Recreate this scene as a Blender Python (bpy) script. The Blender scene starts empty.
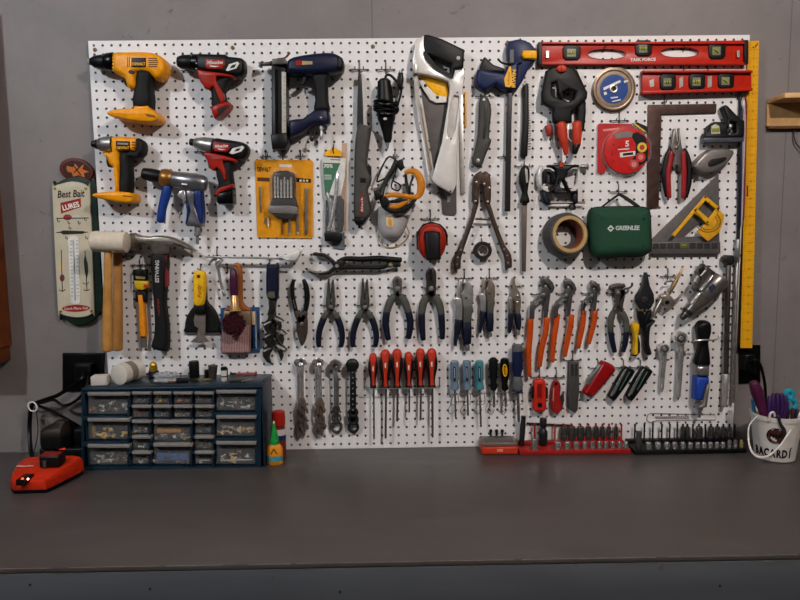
import bpy, bmesh, math, random
from mathutils import Vector, Matrix
from mathutils.geometry import tessellate_polygon
random.seed(7)
V = Vector
IN = 0.0254
SC = bpy.context.scene
COL = SC.collection
PI = math.pi

# ------------------------------------------------------------------ camera
F = 660.2
CAM = V((33.4992, -77.9835, -21.0754))          # inches, peg hole pitch = 1 in, board face is y = 0
YAW, PIT, ROL = 0.0112, 0.1076, -0.0123
_cy, _sy, _cp, _sp, _cr, _sr = math.cos(YAW), math.sin(YAW), math.cos(PIT), math.sin(PIT), math.cos(ROL), math.sin(ROL)
_f = V((_sy*_cp, _cy*_cp, -_sp)); _r = V((_cy, -_sy, 0)); _u = _r.cross(_f)
CR = _cr*_r + _sr*_u; CU = _cr*_u - _sr*_r; CF = _f
cam = bpy.data.objects.new('camera', bpy.data.cameras.new('camera')); COL.objects.link(cam)
cam.matrix_world = Matrix(((CR.x, CU.x, -CF.x, CAM.x*IN), (CR.y, CU.y, -CF.y, CAM.y*IN), (CR.z, CU.z, -CF.z, CAM.z*IN), (0, 0, 0, 1)))
cam.data.sensor_width = 36.0; cam.data.sensor_fit = 'HORIZONTAL'; cam.data.lens = F/800*36
cam.data.clip_start = 0.02; SC.camera = cam

BENCH_Z = -47.6
def ray(px, py): return CR*((px-400)/F) - CU*((py-300)/F) + CF
def W(px, py, d=0.0):                          # point seen at a pixel, d inches in front of the board
    r = ray(px, py); t = (-d - CAM.y)/r.y; return CAM + r*t
def BT(px, py, z=BENCH_Z):                     # point seen at a pixel on a horizontal plane
    r = ray(px, py); t = (z - CAM.z)/r.z; return CAM + r*t
def PX(d=0.0, py=250): return (W(401, py, d) - W(400, py, d)).length
def at(p):
    if isinstance(p, Vector): return p
    return W(p[0], p[1], p[2] if len(p) > 2 else 0.5)
class crop:                                     # coordinates read in an enlarged view
    def __init__(s, x0, y0, k): s.x, s.y, s.k = x0, y0, k
    def __call__(s, *a): return [(s.x+p[0]/s.k, s.y+p[1]/s.k) + tuple(p[2:]) for p in a]
    def p(s, x, y, *d): return (s.x+x/s.k, s.y+y/s.k) + d

# ------------------------------------------------------------------ materials
def lin(h):
    c = [int(h[i:i+2], 16)/255 for i in (0, 2, 4)]
    return [x/12.92 if x <= .04045 else ((x+.055)/1.055)**2.4 for x in c]
_M = {}
def M(h, rough=.45, metal=0.0, var=.12, scale=60, bump=0.0, alpha=1.0, emit=0, spec=.5):
    key = (h, rough, metal, var, scale, bump, alpha, emit, spec)
    if key in _M: return _M[key]
    m = bpy.data.materials.new('surface_'+h); m.use_nodes = True; _M[key] = m
    nt = m.node_tree; b = nt.nodes['Principled BSDF']; c = lin(h)
    if not emit: c = [x*max(c)**.28 for x in c] if not metal else [x**.9 for x in c]
    spec *= .5; metal *= .85
    b.inputs['Roughness'].default_value = rough; b.inputs['Metallic'].default_value = metal
    b.inputs['Specular IOR Level'].default_value = spec
    if alpha < 1: b.inputs['Alpha'].default_value = alpha
    if emit:
        b.inputs['Emission Color'].default_value = (*c, 1); b.inputs['Emission Strength'].default_value = emit
    tc = nt.nodes.new('ShaderNodeTexCoord'); nz = nt.nodes.new('ShaderNodeTexNoise')
    nz.inputs['Scale'].default_value = scale; nz.inputs['Detail'].default_value = 4
    nt.links.new(tc.outputs['Object'], nz.inputs['Vector'])
    rp = nt.nodes.new('ShaderNodeValToRGB'); nt.links.new(nz.outputs['Fac'], rp.inputs['Fac'])
    rp.color_ramp.elements[0].position = .3; rp.color_ramp.elements[1].position = .7
    rp.color_ramp.elements[0].color = (*[x*(1-var) for x in c], 1); rp.color_ramp.elements[1].color = (*[min(1, x*(1+var)) for x in c], 1)
    nt.links.new(rp.outputs['Color'], b.inputs['Base Color'])
    if bump:
        bp = nt.nodes.new('ShaderNodeBump'); bp.inputs['Strength'].default_value = bump; bp.inputs['Distance'].default_value = .001
        nt.links.new(nz.outputs['Fac'], bp.inputs['Height']); nt.links.new(bp.outputs['Normal'], b.inputs['Normal'])
    return m

YEL = M('e89600', .4); YEL2 = M('efac08', .45); BLK = M('17171a', .45); BLKG = M('0e0e10', .25); RUB = M('232325', .65, bump=.2, scale=400)
RED = M('a41e0c', .38); RED2 = M('d8301c', .4); DRED = M('8d1717', .35); CHR = M('e0e0e0', .2, 1.0, .05); STL = M('8e8c8a', .38, 1.0, .2)
DST = M('55524f', .42, .9, .25); BRN = M('4a3a33', .5, .7, .3); GRY = M('77777a', .5); DGR = M('4b4b4d', .5); LGR = M('a9a8a6', .5)
NAVY = M('1c2547', .5); BLUE = M('1f4192', .4); WHT = M('dcd8d0', .5); CREAM = M('d6cbb4', .6); WOOD = M('b98746', .55, var=.25, scale=25)
ORG = M('d95c14', .5); GRN = M('1d3f2c', .75, bump=.4, scale=300); WIRE = M('3a3836', .4, .8); GOLD = M('b08a3a', .35, .9)
GLS = M('e8eef0', .08, alpha=.07, var=.02)

# ------------------------------------------------------------------ mesh builder
def smooth_loop(pts, n=3):
    if n <= 1: return list(pts)
    out = []; N = len(pts)
    for i in range(N):
        a, b, c, d = [V(pts[(i+k) % N][:2]) for k in (-1, 0, 1, 2)]
        for j in range(n):
            t = j/n
            out.append(tuple(.5*((2*b)+(c-a)*t+(2*a-5*b+4*c-d)*t*t+(3*b-a-3*c+d)*t**3)))
    return out
def spline(pts, n=4):
    if n <= 1 or len(pts) < 3: return list(pts)
    out = []; N = len(pts)
    for i in range(N-1):
        a, b, c, d = [V(pts[min(max(i+k, 0), N-1)]) for k in (-1, 0, 1, 2)]
        for j in range(n):
            t = j/n
            out.append(tuple(.5*((2*b)+(c-a)*t+(2*a-5*b+4*c-d)*t*t+(3*b-a-3*c+d)*t**3)))
    out.append(tuple(pts[-1])); return out
def area(p): return .5*sum(p[i].x*p[(i+1) % len(p)].y-p[(i+1) % len(p)].x*p[i].y for i in range(len(p)))
def inset(p, o):
    if o == 0: return [q.copy() for q in p]
    N = len(p); out = []
    for i in range(N):
        a, b, c = p[i-1], p[i], p[(i+1) % N]
        e1 = (b-a); e2 = (c-b)
        if e1.length < 1e-9 or e2.length < 1e-9: out.append(b.copy()); continue
        e1.normalize(); e2.normalize()
        n1 = V((-e1.y, e1.x)); n2 = V((-e2.y, e2.x)); m = n1+n2
        if m.length < 1e-6: out.append(b+n1*o); continue
        m.normalize(); k = max(.45, m.dot(n1))
        out.append(b+m*(o/k))
    return out
class MB:
    def __init__(s, mat): s.bm = bmesh.new(); s.mats = [mat]; s.cur = 0
    def use(s, mat):
        if mat not in s.mats: s.mats.append(mat)
        s.cur = s.mats.index(mat); return s
    def face(s, vs):
        try:
            f = s.bm.faces.new(vs); f.material_index = s.cur; f.smooth = True; return f
        except ValueError: return None
    def grid(s, rings, closed=True, cap0=True, cap1=True):
        R = [[s.bm.verts.new(p) for p in r] for r in rings]; n = len(R[0])
        for a, b in zip(R, R[1:]):
            for i in range(n if closed else n-1):
                j = (i+1) % n; s.face((a[i], a[j], b[j], b[i]))
        if cap0: s.face(R[0][::-1])
        if cap1: s.face(R[-1])
        return s
    # an outline in the picture at depth d1, pushed back to depth d0, with a rounded front edge
    def ext(s, pts, d0, d1, bev=0, sm=1, holes=(), bd=None, ns=3, back=0):
        dm = d1 if not bev else d0+(d1-d0)*.6
        def conv(ps, n, hole=False):
            ps = smooth_loop(ps, n)
            q = [at((p[0], p[1], dm)) for p in ps]; q = [V((v.x, v.z)) for v in q]
            if (area(q) < 0) != hole: q.reverse()
            return q
        k = PX(dm); loops = [conv(pts, sm)]+[conv(h, sm if len(h) > 4 else 1, True) for h in holes]
        b = bev*k; bdp = min(bd if bd is not None else b, (d1-d0)*.95)
        lay = []
        if back: lay += [(back*k, d0), (0, d0+min(back*k, (d1-d0)*.4))]
        else: lay.append((0, d0))
        if b:
            for i in range(ns+1):
                t = i/ns*PI/2; lay.append((b*(1-math.cos(t)), d1-bdp*(1-math.sin(t))))
        else: lay.append((0, d1))
        rings = [[[s.bm.verts.new((p.x, -d, p.y)) for p in inset(L, o)] for L in loops] for o, d in lay]
        for A, B in zip(rings, rings[1:]):
            for a, c in zip(A, B):
                n = len(a)
                for i in range(n): s.face((a[i], a[(i+1) % n], c[(i+1) % n], c[i]))
        for R in (rings[0], rings[-1]):
            fl = [v for r in R for v in r]
            for t in tessellate_polygon([[V((v.co.x, v.co.z, 0)) for v in r] for r in R]):
                if len(set(t)) == 3: s.face([fl[i] for i in t])
        return s
    def box(s, x0, y0, x1, y1, d0, d1, bev=0, **k): return s.ext([(x0, y0), (x1, y0), (x1, y1), (x0, y1)], d0, d1, bev, **k)
    # a rod along pixel points (x, y, depth); r in pixels (number or list); flat scales its depth
    def tube(s, pts, r, flat=1.0, n=10, sm=1, cap=True, inch=False):
        P0 = [at(p) for p in pts]
        if not isinstance(r, (list, tuple)): r = [r]*len(pts)
        rr = [x if inch else x*PX(-p.y) for x, p in zip(r, P0)]
        if sm > 1:
            q = spline([tuple(p)+(x,) for p, x in zip(P0, rr)], sm)
            P0 = [V(a[:3]) for a in q]; rr = [max(1e-4, a[3]) for a in q]
        N = len(P0); T = []
        for i in range(N):
            t = P0[min(i+1, N-1)]-P0[max(i-1, 0)]
            T.append(t.normalized() if t.length > 1e-9 else V((0, 0, 1)))
        Y = V((0, 1, 0)); rings = []; nv = None
        for i in range(N):
            t = T[i]
            if nv is None:
                nv = t.cross(Y)
                if nv.length < .3: nv = t.cross(V((0, 0, 1)))
                if nv.length < .1: nv = t.cross(V((1, 0, 0)))
            if flat != 1.0 and t.cross(Y).length > .3: nv = t.cross(Y)
            nv = (nv-t*nv.dot(t)).normalized(); bv = nv.cross(t).normalized()
            rings.append((P0[i], nv, bv, rr[i], t))
        def ring(c, a, b, r): return [c+a*(r*math.cos(2*PI*j/n))+b*(r*flat*math.sin(2*PI*j/n)) for j in range(n)]
        out = []
        if cap:
            c, a, b, r, t = rings[0]
            out += [ring(c-t*r*.5*flat, a, b, r*.5), ring(c-t*r*.25*flat, a, b, r*.85)]
        out += [ring(c, a, b, r) for c, a, b, r, t in rings]
        if cap:
            c, a, b, r, t = rings[-1]
            out += [ring(c+t*r*.25*flat, a, b, r*.85), ring(c+t*r*.5*flat, a, b, r*.5)]
        return s.grid(out)
    # turned shape from a to b, prof = [(t, radius px)]
    def lathe(s, a, b, prof, n=18, inch=False, flat=1.0, cap0=True, cap1=True):
        a = at(a); b = at(b); t = (b-a).normalized(); k = 1 if inch else PX(-(a.y+b.y)/2)
        nv = t.cross(V((0, 1, 0)))
        if nv.length < .2: nv = t.cross(V((0, 0, 1)))
        nv.normalize(); bv = nv.cross(t)
        return s.grid([[a+(b-a)*u+nv*(r*k*math.cos(2*PI*j/n))+bv*(r*k*flat*math.sin(2*PI*j/n)) for j in range(n)] for u, r in prof], cap0=cap0, cap1=cap1)
    def disc(s, x, y, d0, d1, r, n=20, **k):
        p = at((x, y, d1)); return s.lathe(V((p.x, -d0, p.z)), V((p.x, -d1, p.z)), [(0, r), (.75, r), (.93, r*.96), (1, r*.86)] if k.get('bev', 1) else [(0, r), (1, r)], n)
    def ring(s, x, y, d0, d1, ro, ri, n=32):
        p = at((x, y, (d0+d1)/2)); c = lambda u: V((p.x, -u, p.z)); e = .12*(ro-ri)
        pr = [(0, ri), (0, ro-e), (.08, ro), (.92, ro), (1, ro-e), (1, ri+e), (.92, ri), (0, ri)]
        return s.lathe(c(d0), c(d1), pr, n, cap0=False, cap1=False)
    def ball(s, p, r, sx=1, sy=1, sz=1, inch=False, n=14):
        c = at(p); k = r if inch else r*PX(-c.y); m = n//2
        R = []
        for i in range(1, m):
            a = PI*i/m; R.append([c+V((k*sx*math.sin(a)*math.cos(2*PI*j/n), k*sy*math.sin(a)*math.sin(2*PI*j/n), k*sz*math.cos(a))) for j in range(n)])
        return s.grid(R)
    # world-space box from corner to corner with rounded edges (inches)
    def wbox(s, a, b, bev=0.0, seg=2, rot=0.0, piv=None):
        t = bmesh.new(); bmesh.ops.create_cube(t, size=1)
        c = [(a[i]+b[i])/2 for i in range(3)]; z = [abs(b[i]-a[i]) for i in range(3)]
        for v in t.verts: v.co = V((v.co.x*z[0]+c[0], v.co.y*z[1]+c[1], v.co.z*z[2]+c[2]))
        if bev: bmesh.ops.bevel(t, geom=list(t.edges), offset=bev, segments=seg, affect='EDGES', profile=.5, clamp_overlap=True)
        if rot:
            bmesh.ops.rotate(t, verts=list(t.verts), cent=piv or c, matrix=Matrix.Rotation(rot, 3, 'Z'))
        return s.merge(t)
    def merge(s, t):
        mp = {v: s.bm.verts.new(v.co) for v in t.verts}
        for f in t.faces: s.face([mp[v] for v in f.verts])
        t.free(); return s
    def text(s, txt, x, y, d, h, ang=0.0, w=None, sx=1.0, shear=0.0, mat=None, frame=None, bold=0.0):
        cu = bpy.data.curves.new('t', 'FONT'); cu.body = txt; cu.size = 1; cu.extrude = .012; cu.offset = bold
        cu.resolution_u = 2; cu.shear = shear
        ob = bpy.data.objects.new('t', cu); me = ob.to_mesh()
        keep = s.cur
        if mat: s.use(mat)
        p = at((x, y, d)); k = h*PX(d)*1.42; ca, sa = math.cos(ang), math.sin(ang)
        ex, ez, en = (V((ca, 0, -sa)), V((sa, 0, ca)), V((0, -1, 0))) if frame is None else frame
        X = [v.co.x for v in me.vertices]; mx = (min(X)+max(X))/2; my = .35
        if w: sx = w*PX(d)/((max(X)-min(X))*k)
        vs = [s.bm.verts.new(p+ex*((v.co.x-mx)*k*sx)+ez*((v.co.y-my)*k)+en*(v.co.z*k)) for v in me.vertices]
        for q in me.polygons:
            f = s.face([vs[i] for i in q.vertices])
            if f: f.smooth = False
        s.cur = keep
        ob.to_mesh_clear(); bpy.data.objects.remove(ob); bpy.data.curves.remove(cu); return s
    def build(s, name, loc, parent=None, sharp=38):
        bmesh.ops.recalc_face_normals(s.bm, faces=s.bm.faces)
        for v in s.bm.verts: v.co = (v.co-loc)*IN
        me = bpy.data.meshes.new(name); s.bm.to_mesh(me); s.bm.free()
        for m in s.mats: me.materials.append(m)
        me.set_sharp_from_angle(angle=math.radians(sharp))
        o = bpy.data.objects.new(name, me); COL.objects.link(o)
        if parent: o.parent = parent
        else: o.location = loc*IN
        return o

def tag(o, label=None, cat=None, group=None, kind=None):
    if label: o['label'] = label
    if cat: o['category'] = cat
    if group: o['group'] = group
    if kind: o['kind'] = kind
    return o
class T:                                        # a thing: an Empty that parents its parts
    def __init__(s, name, label, cat, p, group=None):
        s.loc = at(p) if isinstance(p, Vector) else W(p[0], p[1], p[2] if len(p) > 2 else 0.0)
        s.o = bpy.data.objects.new(name, None); COL.objects.link(s.o); s.o.empty_display_size = .02
        s.o.location = s.loc*IN; tag(s.o, label, cat, group)
    def add(s, name, mb, label=None, parent=None):
        o = mb.build(name, s.loc, parent or s.o)
        if label: o['label'] = label
        return o
def one(name, label, cat, mb, p, group=None):   # a thing that is one mesh
    loc = at(p) if isinstance(p, Vector) else W(p[0], p[1], p[2] if len(p) > 2 else 0.0)
    return tag(mb.build(name, loc), label, cat, group)
def struct(name, mb, p=V((0, 0, 0))):
    o = mb.build(name, p); o['kind'] = 'structure'; return o

_hook = {}
def hook(x, y, label, w=9, up=9, L=1.6, tip=True):
    if w: L *= .6
    """wire double peg hook: a stem bent out of a hole above, a cross bar and two prongs that stick out"""
    key = (w, up, L)
    loc = W(x, y, 0)
    if key not in _hook:
        m = MB(WIRE); k = PX(0)
        P = lambda a, d, b: loc+V((a*k, -d, b*k))
        m.tube([P(0, -.12, up), P(0, .14, up), P(0, .2, up-1.2), P(0, .2, 0)], .055, n=6, inch=True)
        m.tube([P(0, .2, up*.5), P(0, .2, -2.5), P(0, -.02, -4)], .055, n=6, inch=True)
        if w: m.tube([P(-w, .25, 0), P(w, .25, 0)], .06, n=6, inch=True)
        for sx in ((-1, 1) if w else (0,)):
            m.tube([P(sx*w*.45, .25, 0), P(sx*w*.45, L*.8, 0), P(sx*w*.45, L, 1.5)], .06, n=6, inch=True)
        o = m.build('peg_hook', loc); _hook[key] = o
    else:
        o = _hook[key].copy(); COL.objects.link(o); o.location = loc*IN
    return tag(o, label, 'hook', 'wire hooks on the pegboard')
EXPOSURE = 0.88
AMB = 0.0
LAMP_L = (-38, -80, 32, 58, (.87, .93, 1.0), 1.4)
LAMP_R = (70, -80, 32, 66, (1.0, .91, .86), 1.4)
# ------------------------------------------------------------------ the room
SC.view_settings.view_transform = 'Standard'; SC.view_settings.look = 'None'; SC.view_settings.gamma = 1
SC.view_settings.exposure = EXPOSURE
def wall_mat():
    m = bpy.data.materials.new('painted_concrete'); m.use_nodes = True; nt = m.node_tree; L = nt.links; N = nt.nodes.new
    b = nt.nodes['Principled BSDF']; b.inputs['Roughness'].default_value = .6
    tc = N('ShaderNodeTexCoord'); mp = N('ShaderNodeMapping'); L.new(tc.outputs['Object'], mp.inputs['Vector'])
    n1 = N('ShaderNodeTexNoise'); n1.inputs['Scale'].default_value = 5; n1.inputs['Detail'].default_value = 9; n1.inputs['Roughness'].default_value = .65
    L.new(mp.outputs['Vector'], n1.inputs['Vector'])
    r1 = N('ShaderNodeValToRGB'); L.new(n1.outputs['Fac'], r1.inputs['Fac'])
    r1.color_ramp.elements[0].position = .3; r1.color_ramp.elements[1].position = .72
    r1.color_ramp.elements[0].color = (*lin('6b6564'), 1); r1.color_ramp.elements[1].color = (*lin('7a7371'), 1)
    # pits and chips in the concrete
    n2 = N('ShaderNodeTexNoise'); n2.inputs['Scale'].default_value = 22; n2.inputs['Detail'].default_value = 6; n2.inputs['Roughness'].default_value = .75; n2.inputs['Distortion'].default_value = 1.2
    L.new(mp.outputs['Vector'], n2.inputs['Vector'])
    r2 = N('ShaderNodeValToRGB'); L.new(n2.outputs['Fac'], r2.inputs['Fac'])
    r2.color_ramp.elements[0].position = .625; r2.color_ramp.elements[1].position = .69
    r2.color_ramp.elements[0].color = (0, 0, 0, 1); r2.color_ramp.elements[1].color = (.55, .55, .55, 1)
    mx = N('ShaderNodeMix'); mx.data_type = 'RGBA'; L.new(r2.outputs['Color'], mx.inputs['Factor']); L.new(r1.outputs['Color'], mx.inputs['A'])
    mx.inputs['B'].default_value = (*lin('4a4443'), 1)
    # hairline form joints at two places
    sx = N('ShaderNodeSeparateXYZ'); L.new(tc.outputs['Object'], sx.inputs['Vector'])
    prev = mx.outputs['Result']
    for xj in JOINTS:
        a = N('ShaderNodeMath'); a.operation = 'SUBTRACT'; a.inputs[1].default_value = xj*IN; L.new(sx.outputs['X'], a.inputs[0])
        c = N('ShaderNodeMath'); c.operation = 'ABSOLUTE'; L.new(a.outputs[0], c.inputs[0])
        d = N('ShaderNodeMath'); d.operation = 'LESS_THAN'; d.inputs[1].default_value = .0016; L.new(c.outputs[0], d.inputs[0])
        e = N('ShaderNodeMath'); e.operation = 'MULTIPLY'; e.inputs[1].default_value = .6; L.new(d.outputs[0], e.inputs[0])
        q = N('ShaderNodeMix'); q.data_type = 'RGBA'; L.new(e.outputs[0], q.inputs['Factor']); L.new(prev, q.inputs['A']); q.inputs['B'].default_value = (*lin('45403e'), 1)
        prev = q.outputs['Result']
    L.new(prev, b.inputs['Base Color'])
    bp = N('ShaderNodeBump'); bp.inputs['Strength'].default_value = .5; bp.inputs['Distance'].default_value = .003
    ad = N('ShaderNodeMath'); ad.operation = 'SUBTRACT'; L.new(n1.outputs['Fac'], ad.inputs[0]); L.new(r2.outputs['Color'], ad.inputs[1])
    L.new(ad.outputs[0], bp.inputs['Height']); L.new(bp.outputs['Normal'], b.inputs['Normal'])
    return m
def bench_mat(c0, c1, rough, sx):
    m = bpy.data.materials.new('painted_wood'); m.use_nodes = True; nt = m.node_tree; L = nt.links; N = nt.nodes.new
    b = nt.nodes['Principled BSDF']
    tc = N('ShaderNodeTexCoord'); mp = N('ShaderNodeMapping'); mp.inputs['Scale'].default_value = (sx, 9, 9); L.new(tc.outputs['Object'], mp.inputs['Vector'])
    n1 = N('ShaderNodeTexNoise'); n1.inputs['Scale'].default_value = 2.2; n1.inputs['Detail'].default_value = 8; n1.inputs['Roughness'].default_value = .6; L.new(mp.outputs['Vector'], n1.inputs['Vector'])
    r1 = N('ShaderNodeValToRGB'); L.new(n1.outputs['Fac'], r1.inputs['Fac']); r1.color_ramp.elements[0].position = .3; r1.color_ramp.elements[1].position = .72
    r1.color_ramp.elements[0].color = (*lin(c0), 1); r1.color_ramp.elements[1].color = (*lin(c1), 1)
    n2 = N('ShaderNodeTexNoise'); n2.inputs['Scale'].default_value = 30; n2.inputs['Detail'].default_value = 3; L.new(tc.outputs['Object'], n2.inputs['Vector'])
    r2 = N('ShaderNodeValToRGB'); L.new(n2.outputs['Fac'], r2.inputs['Fac']); r2.color_ramp.elements[0].position = .74; r2.color_ramp.elements[1].position = .78
    r2.color_ramp.elements[0].color = (0, 0, 0, 1); r2.color_ramp.elements[1].color = (.5, .5, .5, 1)
    mx = N('ShaderNodeMix'); mx.data_type = 'RGBA'; L.new(r2.outputs['Color'], mx.inputs['Factor']); L.new(r1.outputs['Color'], mx.inputs['A']); mx.inputs['B'].default_value = (*lin('23201f'), 1)
    L.new(mx.outputs['Result'], b.inputs['Base Color'])
    rr = N('ShaderNodeMapRange'); rr.inputs['To Min'].default_value = rough-.1; rr.inputs['To Max'].default_value = rough+.12; L.new(n1.outputs['Fac'], rr.inputs['Value']); L.new(rr.outputs['Result'], b.inputs['Roughness'])
    bp = N('ShaderNodeBump'); bp.inputs['Strength'].default_value = .25; bp.inputs['Distance'].default_value = .002; L.new(n1.outputs['Fac'], bp.inputs['Height']); L.new(bp.outputs['Normal'], b.inputs['Normal'])
    return m
WALL_Y = .75
JOINTS = [W(372, 20, -WALL_Y).x, W(785, 150, -WALL_Y).x]
m = MB(wall_mat()); m.wbox((-75, WALL_Y, BENCH_Z-36), (150, WALL_Y+4, 42)); struct('wall_back', m)
m = MB(M('4a4744', .8)); m.wbox((-75, -150, BENCH_Z-38), (150, WALL_Y+4, BENCH_Z-36)); struct('floor', m)
plaster = M('605c57', .8, var=.04, scale=4)
m = MB(M('c4bfb9', .8, var=.03, scale=4)); m.wbox((-75, -150, 42), (150, WALL_Y, 45)); struct('ceiling', m)
m = MB(plaster); m.wbox((-78, -150, BENCH_Z-36), (-75, WALL_Y, 42)); struct('wall_left', m)
m = MB(plaster); m.wbox((150, -150, BENCH_Z-36), (153, WALL_Y, 42)); struct('wall_right', m)
m = MB(plaster); m.wbox((-75, -153, BENCH_Z-36), (150, -150, 42)); struct('wall_front', m)

# ------------------------------------------------------------------ workbench
BY = -27.6
t = T('workbench', 'long grey painted wooden workbench under the pegboard', 'workbench', V((37, -14, BENCH_Z-36)))
m = MB(bench_mat('403b39', '4a4543', .36, 2.5)); m.wbox((-36, BY, BENCH_Z-.42), (112, WALL_Y-.02, BENCH_Z), .05, 2)
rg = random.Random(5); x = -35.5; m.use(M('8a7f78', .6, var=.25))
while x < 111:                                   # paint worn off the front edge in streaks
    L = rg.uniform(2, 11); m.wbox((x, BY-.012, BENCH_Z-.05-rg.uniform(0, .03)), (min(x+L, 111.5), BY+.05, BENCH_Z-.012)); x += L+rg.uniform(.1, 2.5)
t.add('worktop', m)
m = MB(bench_mat('3f4247', '4a4d52', .55, 1.2)); m.wbox((-36, BY+.02, BENCH_Z-6.2), (112, BY+1.5, BENCH_Z-.5), .08, 2)
m.use(M('26282c', .8))
for k in ((30, 585), (340, 592), (720, 586), (150, 589)):
    p = W(k[0], k[1], -BY); m.lathe(V((p.x, BY+.1, p.z)), V((p.x, BY+.005, p.z)), [(0, .12), (1, .12)], 8, inch=True)
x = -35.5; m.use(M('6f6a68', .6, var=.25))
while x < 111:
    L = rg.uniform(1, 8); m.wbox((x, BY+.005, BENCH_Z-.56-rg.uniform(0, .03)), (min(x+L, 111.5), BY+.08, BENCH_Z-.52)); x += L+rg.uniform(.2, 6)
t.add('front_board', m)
for x in (-30, 40, 105):
    m = MB(M('4b4a4a', .6)); m.wbox((x-1.7, BY+1.6, BENCH_Z-36), (x+1.7, BY+5, BENCH_Z-.43), .1); t.add('leg', m)

# ------------------------------------------------------------------ pegboard with real holes
t = T('pegboard', 'large white pegboard full of round holes on the grey wall', 'pegboard', V((37, 0, BENCH_Z)))
NX, NZ = 75, 48
bx0, bx1, bz1, bz0 = -.62, 74.85, .52, BENCH_Z+.02
bm = bmesh.new()
def bv(x, y, z): return bm.verts.new((x, y, z))
xs = [bx0]+[i+.5 for i in range(NX-1)]+[bx1]; zs = [bz1]+[-(j+.5) for j in range(NZ-1)]+[bz0]
G = {}
def gv(i2, j2):                                  # cell corners and mid edges, shared
    k = (i2, j2)
    if k not in G:
        x = xs[i2//2] if i2 % 2 == 0 else i2//2
        z = zs[j2//2] if j2 % 2 == 0 else -(j2//2)
        G[k] = bv(x, 0, z)
    return G[k]
HR = .15
def hole(i, j):
    o = [gv(2*i, 2*j), gv(2*i+1, 2*j), gv(2*i+2, 2*j), gv(2*i+2, 2*j+1), gv(2*i+2, 2*j+2), gv(2*i+1, 2*j+2), gv(2*i, 2*j+2), gv(2*i, 2*j+1)]
    an = [135, 90, 45, 0, -45, -90, -135, 180]
    f = [bv(i+HR*math.cos(math.radians(a)), 0, -j+HR*math.sin(math.radians(a))) for a in an]
    b = [bv(i+HR*math.cos(math.radians(a)), .2, -j+HR*math.sin(math.radians(a))) for a in an]
    for k in range(8):
        n = (k+1) % 8
        bm.faces.new((o[k], o[n], f[n], f[k])); q = bm.faces.new((f[k], f[n], b[n], b[k])); q.material_index = 1
for i in range(NX):
    for j in range(NZ): hole(i, j)
c = [bv(bx0, .2, bz1), bv(bx1, .2, bz1), bv(bx1, .2, bz0), bv(bx0, .2, bz0)]
e = [gv(0, 0), gv(2*NX, 0), gv(2*NX, 2*NZ), gv(0, 2*NZ)]
def strip(a, b, row): bm.faces.new(row+[b, a])
strip(c[0], c[1], [gv(2*NX-k, 0) for k in range(2*NX+1)])
strip(c[3], c[2], [gv(2*NX-k, 2*NZ) for k in range(2*NX+1)])
strip(c[0], c[3], [gv(0, 2*NZ-k) for k in range(2*NZ+1)])
strip(c[1], c[2], [gv(2*NX, 2*NZ-k) for k in range(2*NZ+1)])
for v in bm.verts: v.co = (v.co-t.loc)*IN
bmesh.ops.recalc_face_normals(bm, faces=bm.faces)
me = bpy.data.meshes.new('panel'); bm.to_mesh(me); bm.free()
me.materials.append(M('e2dfde', .42, var=.02, scale=30)); me.materials.append(M('3a332e', .8))
o = bpy.data.objects.new('panel', me); COL.objects.link(o); o.parent = t.o
for x, y in ((94.6, 49.6), (232.5, 47.5), (372.8, 46.3), (507, 44)):
    m = MB(M('7a5a3a', .5, .4)); p = W(x, y, .12)
    m.lathe(V((p.x, -.0, p.z)), V((p.x, -.12, p.z)), [(0, .24), (.5, .24), (1, .14)], 10, inch=True)
    m.use(M('2a1c12')).lathe(V((p.x, -.11, p.z)), V((p.x, -.125, p.z)), [(0, .07), (1, .07)], 6, inch=True)
    t.add('screw', m)

# ------------------------------------------------------------------ things on the wall around the board
q0 = W(12.3, 345, -.7); q1 = W(12, 360, -.7); qt = W(0, 0, -.7)
t = T('wooden_panel', 'red brown wooden panel hanging on the wall at the left edge', 'wooden panel', V((q0.x-9, WALL_Y, q1.z)))
mw = M('8c441a', .45, var=.35, scale=14)
m = MB(mw); m.wbox((q0.x-20, -4.0, q0.z), (q0.x, WALL_Y-.01, qt.z), .12); t.add('board', m)
m = MB(M('743816', .45, var=.3, scale=14)); m.wbox((q0.x-20.2, -4.2, q1.z), (q0.x-.25, WALL_Y-.01, q0.z-.02), .2); t.add('lower_moulding', m)

K = crop(750, 80, 5.46)
t = T('wall_shelf', 'small pine box shelf on the wall right of the yellow ruler', 'shelf', W(785, 127, -.5))
mp_ = M('cda06a', .55, var=.3, scale=18)
a = W(766.7, 103, -.6); b = W(766.7, 126.5, -.6)
m = MB(mp_); m.wbox((a.x, .35, b.z), (a.x+14, WALL_Y-.01, a.z-.1), .06); t.add('back_board', m)
m = MB(M('d8ac74', .55, var=.25, scale=18)); c0 = W(768, 102, 0)
m.wbox((a.x, -3.0, a.z-.1), (a.x+14, WALL_Y-.01, a.z+.45), .06); t.add('top_board', m)
m = MB(M('6e4622', .6, var=.3, scale=18)); m.wbox((a.x+.1, .1, b.z-.35), (a.x+14, WALL_Y-.01, b.z), .05); t.add('bottom_rail', m)
m = MB(BLK); m.wbox((a.x+3.2, -2.6, a.z+.46), (a.x+9, -1.0, a.z+.8), .12)
one('black_case', 'flat black case lying on the pine wall shelf', 'case', m, V((a.x+5, -2, a.z+.45)))
m = MB(WIRE); m.tube([(794.5, 129, -.4), (794, 136, -.4), (796, 143, -.3), (801, 149, -.3), (806, 152, -.2)], .7, n=6, sm=4)
one('thin_cable', 'thin dark cord hanging below the pine wall shelf', 'cord', m, (796, 150, -.5))

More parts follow.
